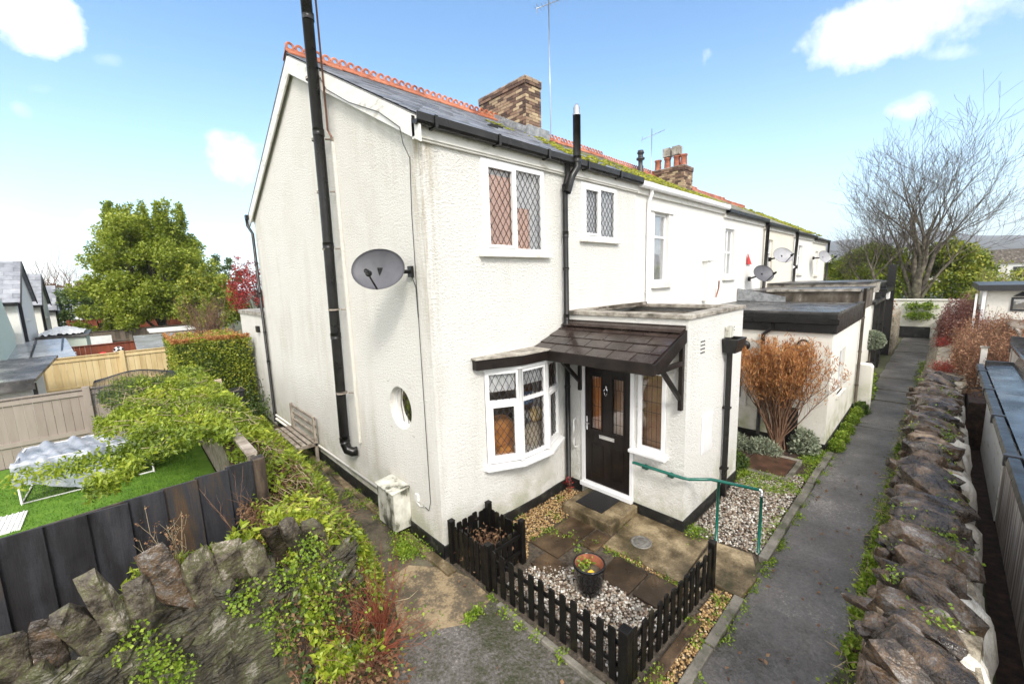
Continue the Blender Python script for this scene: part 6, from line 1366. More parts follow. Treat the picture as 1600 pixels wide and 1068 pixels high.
T = thing('dry_seedhead_plant', 'pale dry branching weed standing against the charcoal fence', 'weed', (-2.75, .35, 1)); mb = MB(); tp = twigs(mb, (-2.72, .35, .98), 7, .75, .28, .005, wob=.03); ft = fine_twigs(mb, tp, 9, .16, .002); mb.build('stems', 'twig_pale', T)
P = np.array([e[2] for e in ft]); P = np.repeat(P, 5, 0)+RNG.normal(size=(len(P)*5, 3))*.012; leaves('seeds', P, 'leaf_dead', .02, .4, .2, T)
T = thing('dry_seedhead_plant', 'second dry weed with arching stems, nearer the corner post of the charcoal fence', 'weed', (-2.2, .5, 1)); mb = MB(); tp = twigs(mb, (-2.15, .55, 1.0), 5, .7, .2, .005, wob=.04, lean=(-.1, .1)); ft = fine_twigs(mb, tp, 9, .12, .002); mb.build('stems', 'twig', T)
T = thing('red_twig_shrub', 'bare red brown twiggy shrub at the foot of the bank beside the sandy concrete', 'shrub', (-1.15, -.5, 0))
mb = MB(); tp = twigs(mb, (-1.18, -.52, .0), 42, .80, .42, .0055, seg=5, wob=.035); tp += twigs(mb, (-1.35, -.75, .0), 40, .38, .5, .005, seg=4, lean=(.1, -.15), droop=.1); tp += twigs(mb, (-1.5, -.5, .1), 26, .4, .4, .005, seg=4); fine_twigs(mb, tp, 4, .14, .002); mb.build('twigs', 'twig_red', T)
P = np.array([p for q in tp for p in [q[-1]]]); P = np.repeat(P, 3, 0)+RNG.normal(size=(len(P)*3, 3))*.04; leaves('leaves', P, 'leaf_weed', .035, .35, .5, T)
P = np.stack([RNG.uniform(-1.9, -.95, 4200), RNG.uniform(-1.7, .1, 4200), RNG.uniform(0, .06, 4200)], 1); P = P[(P[:, 0] < edge(P[:, 1])+.12+.1*RNG.normal(size=len(P))) & (P[:, 1] < -.3)]; o = leaves('leaf_litter', P, 'leaf_dead', .05, .35, .8); tag(o, 'brown leaf litter and twigs at the foot of the bank', 'leaf litter', kind='stuff')

# hedge
T = thing('hedge', 'clipped green and yellow hedge against the white annexe', 'hedge', (-1, 10.3, 0))
def boxpts(a, b, n, shell=.10):
    a, b = np.array(a), np.array(b); P = RNG.uniform(a, b, (n, 3)); f = RNG.integers(0, 4, n)
    d = np.abs(RNG.normal(size=n))*shell
    P[f == 0, 1] = a[1]+d[f == 0]; P[f == 1, 0] = a[0]+d[f == 1]; P[f == 2, 2] = b[2]-d[f == 2]; P[f == 3, 1] = a[1]+d[f == 3]*1.5
    return P
P = boxpts((-1.92, 9.35, .1), (-.12, 12.2, 2.42), 16000); P[:, 1] += .07*np.sin(P[:, 0]*6+P[:, 2]*5); P[:, 2] += .05*np.sin(P[:, 0]*8)
leaves('leaves', P, 'leaf_hedge', .055, .4, .4, T, dirs=np.array([-.1, -.5, .5]))
P = boxpts((-1.9, 9.4, 2.36), (-.15, 12.2, 2.47), 3000, .03); leaves('brown_top_shoots', P, 'leaf_orange', .05, .25, .3, T, dirs=np.array([0, 0, 1.2]))
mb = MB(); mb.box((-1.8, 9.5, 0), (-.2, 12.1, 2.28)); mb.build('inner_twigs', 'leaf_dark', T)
T = thing('wall_fern', 'dark green ferny growth at the foot of the hedge and annexe', 'plant', (-.4, 8.8, 0)); P = np.array([-.45, 8.9, .35])+RNG.normal(size=(1800, 3))*np.array([.3, .5, .28]); P[:, 2] = np.abs(P[:, 2]); leaves('leaves', P, 'leaf_dark', .07, .3, .5, T)

def leafy_tree(name, label, cat, base, c, R, nclump, nleaf, sig, size, mat_, trunk_r=.15, inner=.5, lo=-.8, extra=None, group=None, spikes=0, wid=.32):
    T = thing(name, label, cat, base, group); cl = crown_clumps(c, R, nclump, inner, lo)
    if spikes:
        s = []
        for k in range(spikes):
            a = RNG.uniform(0, 6.28); q = np.array(c)+np.array([R[0]*.62*math.cos(a), R[1]*.62*math.sin(a), R[2]*RNG.uniform(.55, .95)])
            for j in range(4): s.append(q+np.array([RNG.normal()*.05, RNG.normal()*.05, j*sig*.55]))
        P2 = clumped(int(nleaf*.10), np.array(s), sig*.42)
        leafpts = np.concatenate([clumped(nleaf, cl, sig), P2])
    else: leafpts = clumped(nleaf, cl, sig)
    d = unit(leafpts-np.array(c))
    leaves('crown', leafpts, mat_, size, wid, .5, T, dirs=d*.5+np.array([0, 0, .3]))
    mb = MB(); b = V(base); cc = V(c)
    top = V((c[0], c[1], c[2]+R[2]*.3)); mb.tube([b, b.lerp(top, .4)+V((.05, 0, 0)), top], [trunk_r, trunk_r*.7, trunk_r*.25], 8)
    for k in range(min(26, nclump//3)):
        e = V(cl[RNG.integers(0, len(cl))]); s = b.lerp(top, RNG.uniform(.2, .8)); mb.tube([s, s.lerp(e, .5)+V((0, 0, .1)), e], [trunk_r*.35, trunk_r*.2, trunk_r*.06], 5, cap=False)
    mb.build('trunk', 'bark', T); return T
leafy_tree('evergreen_tree', 'large rounded olive green evergreen tree behind the garden fences on the left', 'tree', (-1.1, 26, 0), (-1.1, 26, 4.6), (2.5, 2.4, 3.3), 250, 90000, .50, .13, 'leaf_laurel', .22, inner=.35, spikes=40)
leafy_tree('evergreen_shrub', 'lighter yellow green bushy tree right of the large evergreen', 'tree', (.62, 21, 0), (.62, 21, 3.1), (1.25, 1.2, 1.45), 50, 12000, .34, .11, 'leaf_hedge', .12, spikes=5)
leafy_tree('red_leaved_tree', 'small tree with bright red leaves beside the rear downpipe', 'tree', (1.5, 15.5, 0), (1.5, 15.5, 3.7), (.95, .9, 1.05), 80, 4200, .28, .075, 'leaf_red', .08, spikes=5)
leafy_tree('rounded_shrub', 'small dark green shrub behind the pale green outbuilding', 'shrub', (-4.0, 33, 0), (-4.1, 33, 2.7), (1.5, 1.2, 1.5), 30, 6000, .4, .14, 'leaf_dark', .1)
leafy_tree('green_shrub', 'low green shrub on top of the garden left of the big tree', 'shrub', (-3.6, 28, 0), (-3.7, 27, 2.3), (.9, .9, .8), 20, 4000, .3, .12, 'leaf_laurel', .08)
T = thing('brown_shrub', 'leafless brown shrub in front of the large evergreen', 'shrub', (-.1, 18, 0)); mb = MB(); tp = twigs(mb, (-.1, 18, 1.0), 60, 2.3, .95, .014, seg=5, wob=.08); fine_twigs(mb, tp, 16, .42, .006, .3); mb.build('twigs', 'twig', T)
leafy_tree('conifer', 'pale narrow evergreen tip rising behind the red leaved tree', 'tree', (3.6, 34, 0), (3.4, 34, 4.2), (1.2, 1.2, 2.6), 30, 5000, .3, .14, 'leaf_dark', .1)

# bare trees
def bare_tree(name, label, base, stems, h, seed, depth=5, r0=.17, spread=.5, mat_='bark', rmin=.008, group=None, dens=3):
    rg = np.random.default_rng(seed); T = thing(name, label, 'tree', base, group); trunk = MB(); br = MB()
    def grow(p, d, L, r, lev):
        seg = 4 if lev < 2 else 3; pts = [p]; rr = [r]; dd = d.copy()
        for k in range(seg):
            dd = (dd+V(rg.normal(size=3))*(.06+.016*lev)+V((0, 0, .06 if lev else 0))).normalized(); pts.append(pts[-1]+dd*L/seg); rr.append(max(rmin*.6, r*(1-.55*(k+1)/seg)))
        (trunk if lev == 0 else br).tube(pts, rr, 8 if lev == 0 else 5 if lev < 3 else 3, cap=False)
        if lev >= depth: return
        n = (dens if lev < 3 else 2)+(1 if lev < 2 else 0)+int(rg.random() < .5)
        for k in range(n):
            t = rg.uniform(.3, 1.0) if k else 1.0; i = min(seg-1, int(t*seg)); q = pts[i].lerp(pts[i+1], min(1, t*seg-i)); ax = dd.orthogonal().normalized(); ax = Matrix.Rotation(rg.uniform(0, 6.283), 3, dd) @ ax
            ang = rg.uniform(.35, .95)*(1 if k else .35); nd = (dd*math.cos(ang)+ax*math.sin(ang)+V((0, 0, .16))).normalized(); grow(q, nd, L*rg.uniform(.58, .80), rr[min(i+1, seg)]*.72, lev+1)
    for (dx, dy, l, r) in stems: grow(V(base)+V((dx*.4, dy*.4, 0)), V((dx, dy, 1)).normalized(), l, r, 0)
    trunk.build('trunk', mat_, T); br.build('crown', mat_, T); return T
bare_tree('bare_tree', 'tall leafless grey tree with fanned branches beyond the end of the lane', (30.5, -3.4, 1.9), [(-.05, .10, 3.5, .20), (.15, -.22, 3.5, .16), (.05, .04, 3.95, .17), (-.1, -.08, 3.6, .15), (0, .34, 3.2, .13), (0, -.42, 2.6, .09), (.1, .66, 2.7, .09)], 10, 8, depth=5, spread=.5, dens=3, rmin=.010)
bare_tree('bare_tree', 'thinner leafless tree leaning left of the tall one at the lane end', (29.5, -2.0, 1.9), [(-.02, .20, 2.1, .12), (.0, .70, 1.9, .07)], 8, 11, depth=5, dens=3)
bare_tree('bare_tree', 'leafless tree partly cut off by the right edge behind the garage', (33, -9.6, 1.9), [(.1, .1, 2.2, .17), (0, .35, 2.0, .14), (0, -.2, 2.2, .14)], 6, 21, depth=5, dens=3)
bare_tree('bare_tree', 'distant pale brown leafless tree above the left row of slate roofs', (-8.7, 74, 0), [(0, 0, 4.2, .22), (.2, .1, 3.6, .15), (-.2, 0, 3.6, .15)], 9, 31, depth=4, mat_='twig')
bare_tree('bare_tree', 'distant leafless tree left of the big evergreen', (-6.4, 77, 0), [(0, 0, 3.8, .2), (.3, .1, 3.4, .15)], 9, 41, depth=4, mat_='twig')

# evergreens at the lane end, garden shrubs on the right
leafy_tree('bamboo_clump', 'bright green bushy evergreen left of the bare trunks at the lane end', 'shrub', (31.5, -1.2, 1.5), (31.5, -1.1, 3.2), (1.4, 2.3, 1.9), 90, 24000, .42, .17, 'leaf_vine', .1, wid=.17)
leafy_tree('evergreen_shrub', 'dark green evergreen right behind the bare trunks at the lane end', 'shrub', (34, -4.6, 1.5), (34, -4.4, 3.2), (2.0, 2.2, 1.8), 60, 12000, .5, .18, 'leaf_hedge', .1)
leafy_tree('evergreen_shrub', 'yellow green shrub behind the garage roof at the right edge', 'shrub', (24, -10.5, 0), (24, -10.3, 3.35), (2.0, 2.9, 1.15), 50, 9000, .4, .14, 'leaf_laurel', .1)
leafy_tree('garden_shrub', 'small olive shrub beyond the garden wall at the far right', 'shrub', (29, -6.4, 1.4), (29, -6.4, 2.5), (1.2, 1.3, .9), 24, 3500, .35, .12, 'leaf_hedge', .06)
structure(sheet('raised_ground', [(28.3, -14), (80, -30), (80, 30), (28.3, 8)], 1.75, 'ground', 1.8)); 
o = sheet('end_lawn', [(28.4, -6), (32, -6), (32, 0), (28.4, 0)], 1.80, 'lawn'); structure(o)
def heath(label, c, R, n, h, leafmat, twigm, per=9, nleaf=2600, cat='shrub', name='heather_shrub', lsize=.05):
    T = thing(name, label, cat, c); mb = MB(); tips = []
    for k in range(n):
        a = RNG.uniform(0, 6.283); q = RNG.random()**.5; b = (c[0]+R[0]*q*math.cos(a), c[1]+R[1]*q*math.sin(a), c[2]); tips += twigs(mb, b, 5, h*RNG.uniform(.6, 1.05)*(1-.35*q*q), .16, .007, seg=4, wob=.035)
    ft = fine_twigs(mb, tips, per, .20, .003, .5); mb.build('twigs', twigm, T)
    P = np.array([e[int(j)] for e in ft for j in (1, 2)]); P = P[RNG.integers(0, len(P), nleaf)]+RNG.normal(size=(nleaf, 3))*.03
    leaves('leaves', P, leafmat, lsize, .22, .3, T, dirs=np.array([0, 0, .8])); return T
heath('rust brown heathery shrub spilling over the stone wall beside the black shed roof', (12.4, -5.55, 1.0), (1.4, .80, 0), 95, 1.25, 'leaf_rust', 'twig', nleaf=13000)
heath('rust brown shrub in the middle of the planted stretch of the wall', (14.9, -5.7, 1.0), (1.7, 1.0, 0), 100, 1.45, 'leaf_rust', 'twig', nleaf=13000)
heath('pinkish brown shrub over the far stretch of the stone wall', (18.4, -5.35, 1.05), (2.3, .9, 0), 90, 1.5, 'leaf_pink', 'twig_red', nleaf=10000, lsize=.07)
heath('dull purple brown shrub nearest the lane end on the wall', (23.0, -5.35, 1.1), (2.4, .8, 0), 70, 1.5, 'leaf_pink', 'twig_red', nleaf=8000, lsize=.08)
heath('tall upright orange and green grassy shrub before the far end wall', (24.0, -6.1, 1.3), (2.0, .9, 0), 80, 2.5, 'leaf_hedge', 'twig_pale', nleaf=4500, lsize=.12, name='tall_grassy_shrub')
heath('golden twiggy shrub left of the garage', (20.4, -6.1, 1.1), (1.4, .5, 0), 60, 2.0, 'leaf_orange', 'twig_pale', nleaf=5000, lsize=.10, name='tall_grassy_shrub')
heath('low red stemmed plant hanging on the lane face of the wall', (11.9, -4.62, .95), (.5, .14, 0), 18, .45, 'leaf_red', 'twig_red', nleaf=700, lsize=.04, name='red_stemmed_plant', cat='plant')
heath('small red leaved plant farther along the lane face of the wall', (17.0, -4.62, 1.0), (.5, .12, 0), 14, .4, 'leaf_red', 'twig_red', nleaf=500, lsize=.05, name='red_stemmed_plant', cat='plant')
T = thing('garden_bed_fill', 'dry brown ground plants in the garden behind the stone wall', 'plants', (14, -7, 0)); del T['category']; del T['label']; bpy.data.objects.remove(T)
mb = MB(); mb.box((9.5, -5.0, 0), (28, -10, .98)); o = mb.build('garden_terrace', 'soil'); structure(o)
P = np.stack([RNG.uniform(10, 27.5, 9000), RNG.uniform(-9.5, -4.75, 9000), RNG.uniform(.98, 1.15, 9000)], 1); o = leaves('ground_cover', P, 'leaf_dead', .10, .3, .8); tag(o, 'brown ground cover in the raised garden right of the lane', 'ground cover', kind='stuff')

# orange fan shrub in the neighbour's bed
T = thing('orange_shrub', 'fan shaped winter shrub with orange brown tips before the white extension', 'shrub', (6.9, -2.28, 0)); mb = MB(); tips = []
for k in range(75):
    a = RNG.normal()*.62; b = RNG.normal()*.30; hh = RNG.uniform(1.75, 2.15)*(1-.10*a*a); p = V((6.9, -2.28, 0)); pts = [p+V((RNG.normal()*.04, RNG.normal()*.05, 0))]
    sy = max(-.92, min(.95, a*.8)); sx = b*.9
    for j in range(1, 6): t = j/5; pts.append(p+V((sx*t**1.2, sy*t**1.15, hh*(t**.92)))+V(RNG.normal(size=3))*.03)
    mb.tube(pts, [.016*(1-.82*j/5) for j in range(6)], 5, cap=False); tips.append(pts)
up_ = [q[2:] for q in tips]; ft = fine_twigs(mb, up_, 24, .36, .0030, 1.2); mb.build('branches', 'twig', T)
P = np.array([e[j] for e in ft for j in (1, 2, 2)]); n = 22000; P = P[RNG.integers(0, len(P), n)]+RNG.normal(size=(n, 3))*.03; P = P[P[:, 2] > .95+RNG.random(len(P))*.6]; leaves('leaves', P, 'leaf_orange', .075, .09, .2, T, dirs=np.array([0, 0, 2.2]))
# low plants in the bed
def mound(name, label, c, R, n, mat_, size, cat='plant', wid=.25, up=.8, group=None):
    T = thing(name, label, cat, c, group); d = unit(RNG.normal(size=(n, 3))); d[:, 2] = np.abs(d[:, 2]); P = np.array(c)+d*np.array(R)*RNG.uniform(.55, 1.05, (n, 1)); leaves('leaves', P, mat_, size, wid, .3, T, dirs=d*.5+np.array([0, 0, up])); mb = MB(); twigs(mb, c, 14, R[2]*.9, min(R[0], R[1])*.8, .006); mb.build('stems', 'twig', T); return T
mound('lavender', 'silvery lavender mound left of the orange shrub', (6.5, -1.5, 0), (.32, .35, .34), 1500, 'leaf_silver', .08, wid=.12)
mound('lavender', 'silvery lavender mound directly below the orange shrub', (6.55, -2.1, 0), (.28, .34, .30), 1400, 'leaf_silver', .08, wid=.12)
mound('leafy_plant', 'green leafy plant by the corner of the white extension', (7.1, -2.72, 0), (.26, .26, .50), 1200, 'leaf_silver', .06, wid=.4)
mound('leafy_plant', 'dark green plant beside the porch wall at the bed edge', (5.5, -1.9, 0), (.30, .25, .30), 1100, 'leaf_dark', .06, wid=.35)
for k, x in enumerate((7.75, 8.35, 9.05, 9.9, 10.6)): mound('green_cushion_plant', ['bright green cushion plant at the near corner of the extension', 'second bright green cushion plant along the extension wall', 'third bright green cushion plant along the extension wall', 'fourth bright green cushion plant along the extension wall', 'bright green cushion plant just before the cream pier'][k], (x, -3.16, 0), (.26, .15, .22), 1000, 'leaf_weed', .035, wid=.4, group='cushion plants along the lane')
mound('leafy_plant', 'dark green leafy plant at the foot of the cream pier', (10.95, -3.20, 0), (.20, .16, .26), 900, 'leaf_dark', .08, wid=.35)
mound('leafy_plant', 'bright green plant behind the cream pier', (12.6, -3.05, 0), (.4, .25, .8), 1200, 'leaf_weed', .08, wid=.35)
mound('leafy_plant', 'pale green plant under the round topiary bush', (13.8, -3.0, 0), (.35, .25, .75), 1000, 'leaf_weed', .09, wid=.35)
T = thing('climber', 'small red stemmed climber at the foot of the downpipe by the door', 'plant', (2.5, -.2, 0)); mb = MB(); tp = twigs(mb, (2.5, -.2, 0), 7, .34, .10, .003); mb.build('stems', 'twig_red', T); P = np.array([q[-1-int(RNG.integers(0, 3))] for q in tp for _ in range(8)])+RNG.normal(size=(56, 3))*.03; leaves('leaves', P, 'leaf_red', .03, .35, .5, T)
T = thing('dead_climber', 'dried brown climber inside the square picket enclosure', 'plant', (.37, -.5, 0)); mb = MB(); tp = twigs(mb, (.37, -.5, 0), 24, .42, .22, .004, wob=.05); fine_twigs(mb, tp, 5, .1, .002); mb.build('stems', 'twig', T); P = np.array([.37, -.5, .2])+RNG.normal(size=(420, 3))*np.array([.15, .15, .13]); P[:, 2] = np.abs(P[:, 2]); leaves('leaves', P, 'leaf_dead', .045, .3, .3, T)

# weeds: uncountable ground cover
W_ = []
def tufts(xs, ys, n, sig, h):
    for x, y in zip(xs, ys):
        m_ = int(n*RNG.uniform(.5, 1.5)); P = np.stack([x+RNG.normal(size=m_)*sig, y+RNG.normal(size=m_)*sig, np.abs(RNG.normal(size=m_))*h], 1); W_.append(P)
k = 60; tufts(RNG.uniform(-1.5, 7.3, k), -3.17+RNG.normal(size=k)*.02, 26, .035, .02)
k = 30; tufts(RNG.uniform(2.9, 7.4, k), -3.02+RNG.normal(size=k)*.05, 60, .06, .025)
k = 15; tufts(-.09+RNG.normal(size=k)*.03, RNG.uniform(-2.9, -.9, k), 50, .035, .03)
k = 9; tufts(RNG.uniform(-.5, -.1, k), -1.08+RNG.normal(size=k)*.03, 40, .03, .025)
k = 46; tufts(-.16+RNG.normal(size=k)*.07, RNG.uniform(.15, 6.5, k), 70, .07, .035)
k = 16; tufts(RNG.uniform(-.4, -.06, k), RNG.uniform(.2, .9, k), 80, .06, .03)
k = 16; tufts(RNG.uniform(.7, 2.6, k), RNG.uniform(-1.4, -.1, k), 45, .05, .03)
k = 10; tufts(RNG.uniform(1.64, 1.74, k), RNG.uniform(-2.6, -1.4, k), 40, .04, .015)
k = 36; tufts(RNG.uniform(4.85, 5.5, k), RNG.uniform(-2.9, -2.05, k), 90, .08, .03)
k = 14; tufts(RNG.uniform(2.7, 3.0, k), RNG.uniform(-2.4, -2.1, k), 50, .06, .03)
k = 22; tufts(RNG.uniform(6.5, 7.5, k), RNG.uniform(-3.05, -2.8, k), 90, .08, .03)
k = 150; xs = RNG.uniform(1.0, 20, k); tufts(xs, -4.10+RNG.normal(size=k)*.06-.06, 34, .07, .07)
k = 30; tufts(RNG.uniform(2.5, 8.0, k), -4.22+RNG.normal(size=k)*.05, 120, .10, .10)
k = 18; tufts(RNG.uniform(.1, 1.9, k), RNG.uniform(-3.03, -2.86, k), 35, .04, .03)
o = leaves('weeds', np.concatenate(W_), 'leaf_weed', .030, .33, .6, dirs=np.array([0, 0, .7])); tag(o, 'small green weeds in the cracks and along the kerbs', 'weeds', kind='stuff')
P = np.stack([RNG.uniform(1.2, 12, 420), RNG.uniform(-4.3, -4.05, 420), RNG.uniform(.02, .3, 420)], 1); o = leaves('dry_grass', P, 'twig_pale', .13, .03, .2, dirs=np.array([0, .6, .5])); tag(o, 'dry tan grass stalks along the foot of the stone wall', 'grass', kind='stuff')
P = np.stack([RNG.uniform(-1.5, 7, 90), RNG.uniform(-4.1, -.3, 90), np.full(90, .03)], 1); P[:, 1] = np.where(P[:, 0] > 0, RNG.uniform(-4.1, -3.2, 90), P[:, 1]); o = leaves('fallen_leaves', P, 'leaf_dead', .05, .35, 2.0, dirs=np.array([0, 0, 0.])); tag(o, 'a few fallen brown leaves on the wet tarmac', 'fallen leaves', kind='stuff')
# moss cushions on roofs
def moss_on(x0, x1, e, rz, n, vlo, vhi, size, label, coord=None):
    s = (rz-e)/4.14; x = RNG.uniform(x0, x1, n); v = RNG.beta(1.2, 2.2, n)*(vhi-vlo)+vlo; y = -.14+v*4.14; z = e+v*4.14*s+.02; k = (np.sin(x*4.1)*np.sin(v*13)+RNG.normal(size=n)*.4) > .15
    x, y, z = x[k], y[k], z[k]; m_ = len(x); sc = size*RNG.uniform(.4, 1.5, (m_, 1, 1)); v_ = IV[None]*sc*np.array([1.3, 1, .45])*RNG.uniform(.7, 1.2, (m_, 12, 1)); v_ = v_+np.stack([x, y, z], 1)[:, None, :]; o = fast_mesh('moss', v_, 12, 'moss', RNG.random(m_), None, IF, smooth=True); tag(o, label, 'moss', kind='stuff')
moss_on(3.2, 5.0, EZ, RZ, 500, .0, .75, .045, 'thin moss on the slates below the nearest chimney')
moss_on(5.0, 9.8, e2, r2, 1900, .0, .8, .05, 'bright yellow green moss on the roof behind the black flue')
moss_on(13.5, 24.3, e4-.06, r4-.06, 1700, .05, .95, .07, 'moss over the far roofs of the terrace')

# ================================================================== DISTANCE
mb = MB(); az = np.radians(np.linspace(-40, 22, 90)); rr = np.linspace(260, 2300, 26); vs = []
for r in rr:
    for a in az:
        q = (r-260)/2040; h = 120*(3*q*q-2*q**3)*(.85+.22*math.sin(a*9+.6)+.10*math.sin(a*23+1)+.05*math.sin(a*57))+1.2*math.sin(r*.02+a*40)*q; vs.append((r*math.cos(a), r*math.sin(a), h-.5))
mb.add(vs, [(j*90+i, (j+1)*90+i, (j+1)*90+i+1, j*90+i+1) for j in range(25) for i in range(89)], 0, .5, True); structure(mb.build('hills', 'hill'))
hl = ['pale distant house nearest the garage gable', 'white distant house with a wide roof right of the bare trees', 'small distant house on the lower hillside', 'distant brick house above the shrubs', 'cream distant house between the bare branches', 'far white house below the hill']
for k, (x, y, s, wm) in enumerate([(95, -10.5, 1.0, 'paint'), (120, -15.5, 1.2, 'paint2'), (150, -14, 1.2, 'paint'), (130, -9, 1.1, 'beige'), (110, -4, 1, 'paint2'), (170, -22, 1.4, 'paint')]):
    T = thing('distant_house', hl[k], 'house', (x, y, 0), 'houses on the far hillside'); w_ = 6*s; mb = MB(); mb.box((x, y-w_/2, 0), (x+7, y+w_/2, 3.2+.02*x*.4)); mb.build('wall', wm, T); e = 3.2+.008*x; mb = MB(); mb.prism([(x-.2, y-w_/2-.3, e), (x+3.5, y-w_/2-.3, e+2.2*s), (x+7.2, y-w_/2-.3, e)], (0, w_+.6, 0)); mb.build('roof', 'felt_brown' if k != 3 else 'brick', T)
    for j in (-1, 1): mb = MB(); mb.box((x-.05, y+j*w_*.25-.5, e-1.6), (x+.02, y+j*w_*.25+.5, e-.5)); mb.build('window', 'darkgrey', T)
P = []
for k in range(130): a = math.radians(RNG.uniform(84, 125)); r = RNG.uniform(85, 150); P.append((r*math.cos(a), r*math.sin(a), RNG.uniform(1, 4.5)))
for k in range(90): a = math.radians(RNG.uniform(-8, 12)); r = RNG.uniform(110, 220); P.append((r*math.cos(a), r*math.sin(a), RNG.uniform(0, 2.0)))
P = np.array(P); o = leaves('far_woodland', clumped(26000, P, 2.6), 'leaf_dead', .7, .4, .4); tag(o, 'far brown winter woodland along the horizon', 'woodland', kind='stuff')
o = leaves('far_greenery', clumped(9000, P[::4], 2.2), 'leaf_dark', .7, .4, .4); tag(o, 'dark evergreen bushes scattered through the far woodland', 'bushes', kind='stuff')

# ================================================================== SKY AND SUN
sd = V((-.36, -.64, .62)).normalized()
w = bpy.data.worlds.new('World'); scn.world = w; w.use_nodes = True; nt = w.node_tree; bg = nt.nodes['Background']
sky = nt.nodes.new('ShaderNodeTexSky'); sky.sky_type = 'NISHITA'; sky.sun_disc = False; sky.sun_elevation = math.asin(sd.z); sky.sun_rotation = math.atan2(sd.x, sd.y); sky.air_density = 1.0; sky.dust_density = 1.0; sky.ozone_density = 2.5
tc = nt.nodes.new('ShaderNodeTexCoord')
def vm(op, a, b=None):
    n = nt.nodes.new('ShaderNodeVectorMath'); n.operation = op
    for i, x in enumerate((a, b)):
        if x is None: continue
        if isinstance(x, (tuple, Vector)): n.inputs[i].default_value = tuple(x)
        else: nt.links.new(x, n.inputs[i])
    return n
dirn = vm('NORMALIZE', tc.outputs['Generated']).outputs[0]
nz = nt.nodes.new('ShaderNodeTexNoise'); nz.inputs['Scale'].default_value = 7; nz.inputs['Detail'].default_value = 9; nz.inputs['Roughness'].default_value = .62; nt.links.new(dirn, nz.inputs['Vector'])
SKYROT = []
def pixdir(x, y): return (_fw+_r2*((x-800)/F)-_u2*((y-534)/F)).normalized()
tot = None
for (cx, cy, rx, ry, tilt, st) in [(30, 18, 105, 78, .2, 1.6), (382, 252, 62, 44, .1, 1.2), (150, 355, 58, 32, 0, 1.0), (1400, 45, 270, 62, -.16, 1.25), (1430, 165, 48, 26, 0, .9), (1490, 82, 66, 20, -.05, .8), (90, 428, 110, 42, 0, .9), (35, 172, 20, 16, 0, .4), (168, 96, 30, 14, 0, .35), (66, 138, 32, 12, 0, .3), (345, 216, 26, 14, 0, .5), (1560, 10, 120, 35, 0, 1.0)]:
    d = pixdir(cx, cy); ex = (pixdir(cx+8, cy)-pixdir(cx-8, cy)); ey = (pixdir(cx, cy-8)-pixdir(cx, cy+8)); kx, ky = ex.length/16, ey.length/16; ex.normalize(); ey = (ey-ex*ey.dot(ex)).normalized()
    a1 = ex*math.cos(tilt)-ey*math.sin(tilt); b1 = ex*math.sin(tilt)+ey*math.cos(tilt)
    off = vm('SUBTRACT', dirn, d).outputs[0]; u = vm('DOT_PRODUCT', off, a1/(rx*kx)).outputs['Value']; v = vm('DOT_PRODUCT', off, b1/(ry*ky)).outputs['Value']
    q = mathn(nt, 'SUBTRACT', 1.0, mathn(nt, 'ADD', mathn(nt, 'MULTIPLY', u, u), mathn(nt, 'MULTIPLY', v, v)))
    q = mathn(nt, 'ADD', q, mathn(nt, 'MULTIPLY', mathn(nt, 'SUBTRACT', nz.outputs['Fac'], .56), 5.0))
    q = mathn(nt, 'MULTIPLY', q, st*.5, True); tot = q if tot is None else mathn(nt, 'MAXIMUM', tot, q)
# unseen cloud cover added behind the camera to make the light more neutral
nz2 = nt.nodes.new('ShaderNodeTexNoise'); nz2.inputs['Scale'].default_value = 2.4; nz2.inputs['Detail'].default_value = 8; nt.links.new(dirn, nz2.inputs['Vector'])
bk = mathn(nt, 'MULTIPLY', mathn(nt, 'SUBTRACT', nz2.outputs['Fac'], .30), 5, True); fwd = vm('DOT_PRODUCT', dirn, _fw).outputs['Value']; bk = mathn(nt, 'MULTIPLY', bk, mathn(nt, 'MULTIPLY', mathn(nt, 'SUBTRACT', .35, fwd), 3, True))
tot = mathn(nt, 'MAXIMUM', tot, bk)
SKY_TINT = (.90, 1.10, 1.14)
skc = mixc(nt, 1.0, sky.outputs[0], SKY_TINT, 'MULTIPLY')
zs = nt.nodes.new('ShaderNodeSeparateXYZ'); nt.links.new(dirn, zs.inputs[0]); hzf = mathn(nt, 'POWER', mathn(nt, 'SUBTRACT', 1.0, mathn(nt, 'MULTIPLY', mathn(nt, 'ABSOLUTE', zs.outputs[2]), 1.9), True), 2.2)
skc = mixc(nt, mathn(nt, 'MULTIPLY', hzf, .7), skc, (6.0, 6.9, 7.6))
shade = mixc(nt, mathn(nt, 'MULTIPLY', mathn(nt, 'SUBTRACT', nz.outputs['Fac'], .42), 4, True), (7.3, 7.2, 7.2), (10.2, 9.5, 8.7))
cl_ = mixc(nt, mathn(nt, 'MULTIPLY', tot, .9), skc, shade)
nt.links.new(cl_, bg.inputs[0]); bg.inputs[1].default_value = .135
sl = bpy.data.lights.new('sun', 'SUN'); sl.energy = 1.7; sl.angle = math.radians(14); sl.color = (1, .945, .86); so_ = bpy.data.objects.new('sun', sl); COL.objects.link(so_); so_.rotation_euler = (-sd).to_track_quat('-Z', 'Y').to_euler(); so_.location = (0, 0, 30)
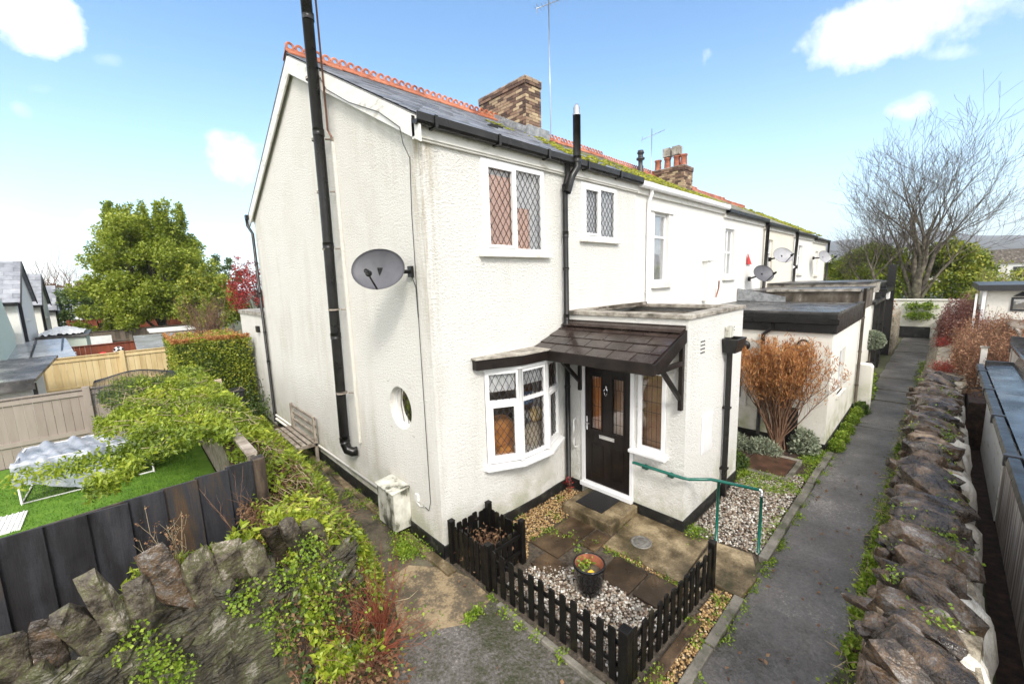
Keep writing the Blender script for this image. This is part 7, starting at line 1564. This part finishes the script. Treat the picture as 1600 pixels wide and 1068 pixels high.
vs_ = scn.view_settings; vs_.view_transform = 'Standard'; vs_.look = 'None'; vs_.exposure = .97; vs_.gamma = 1; vs_.use_curve_mapping = False
scn.cycles.use_denoising = True; scn.cycles.max_bounces = 6; scn.cycles.transparent_max_bounces = 8

# leafy weeds at the foot of the stone wall
for k, (x, n) in enumerate([(1.9, 240), (2.5, 300), (3.1, 420), (3.7, 420), (4.3, 320), (6.2, 260), (8.3, 260)]):
    mound('leafy_weed', ['leafy weed nearest the camera at the foot of the stone wall', 'second leafy weed at the foot of the stone wall', 'large leafy weed spreading onto the lane from the stone wall', 'large leafy weed beside the red leaf at the wall foot', 'leafy weed just beyond the large ones at the wall foot', 'leafy weed halfway along the stone wall', 'leafy weed near the far end of the tilted coping stones'][k], (x, -4.16, .02), (.20, .12, .20), n, 'leaf_weed', .055, wid=.38, group='leafy weeds along the stone wall')
# little plants rooted between the coping stones
Wp = []
for k in range(46):
    x = RNG.uniform(1.2, 11.5); y = RNG.uniform(-4.75, -4.28); n = int(RNG.uniform(15, 60)); Wp.append(np.stack([x+RNG.normal(size=n)*.05, y+RNG.normal(size=n)*.05, 1.10+np.abs(RNG.normal(size=n))*.05], 1))
o = leaves('wall_weeds', np.concatenate(Wp), 'leaf_weed', .035, .3, .6, dirs=np.array([0, .2, .6])); tag(o, 'tiny weeds rooted between the tilted coping stones', 'weeds', kind='stuff')
# haze over the distance
hz = MB(); hz.box((-60, -700, -3), (2500, 900, 150)); ho = hz.build('haze', 'white'); ho['kind'] = 'stuff'; ho['label'] = 'pale haze over the distance'; ho['category'] = 'haze'
hm = bpy.data.materials.new('haze'); hm.use_nodes = True; hn = hm.node_tree; hn.nodes.remove(hn.nodes['Principled BSDF']); pv = hn.nodes.new('ShaderNodeVolumePrincipled'); pv.inputs['Color'].default_value = (.82, .86, .93, 1); pv.inputs['Density'].default_value = .0004; pv.inputs['Anisotropy'].default_value = .2
hn.links.new(pv.outputs[0], hn.nodes['Material Output'].inputs['Volume']); ho.data.materials.clear(); ho.data.materials.append(hm)
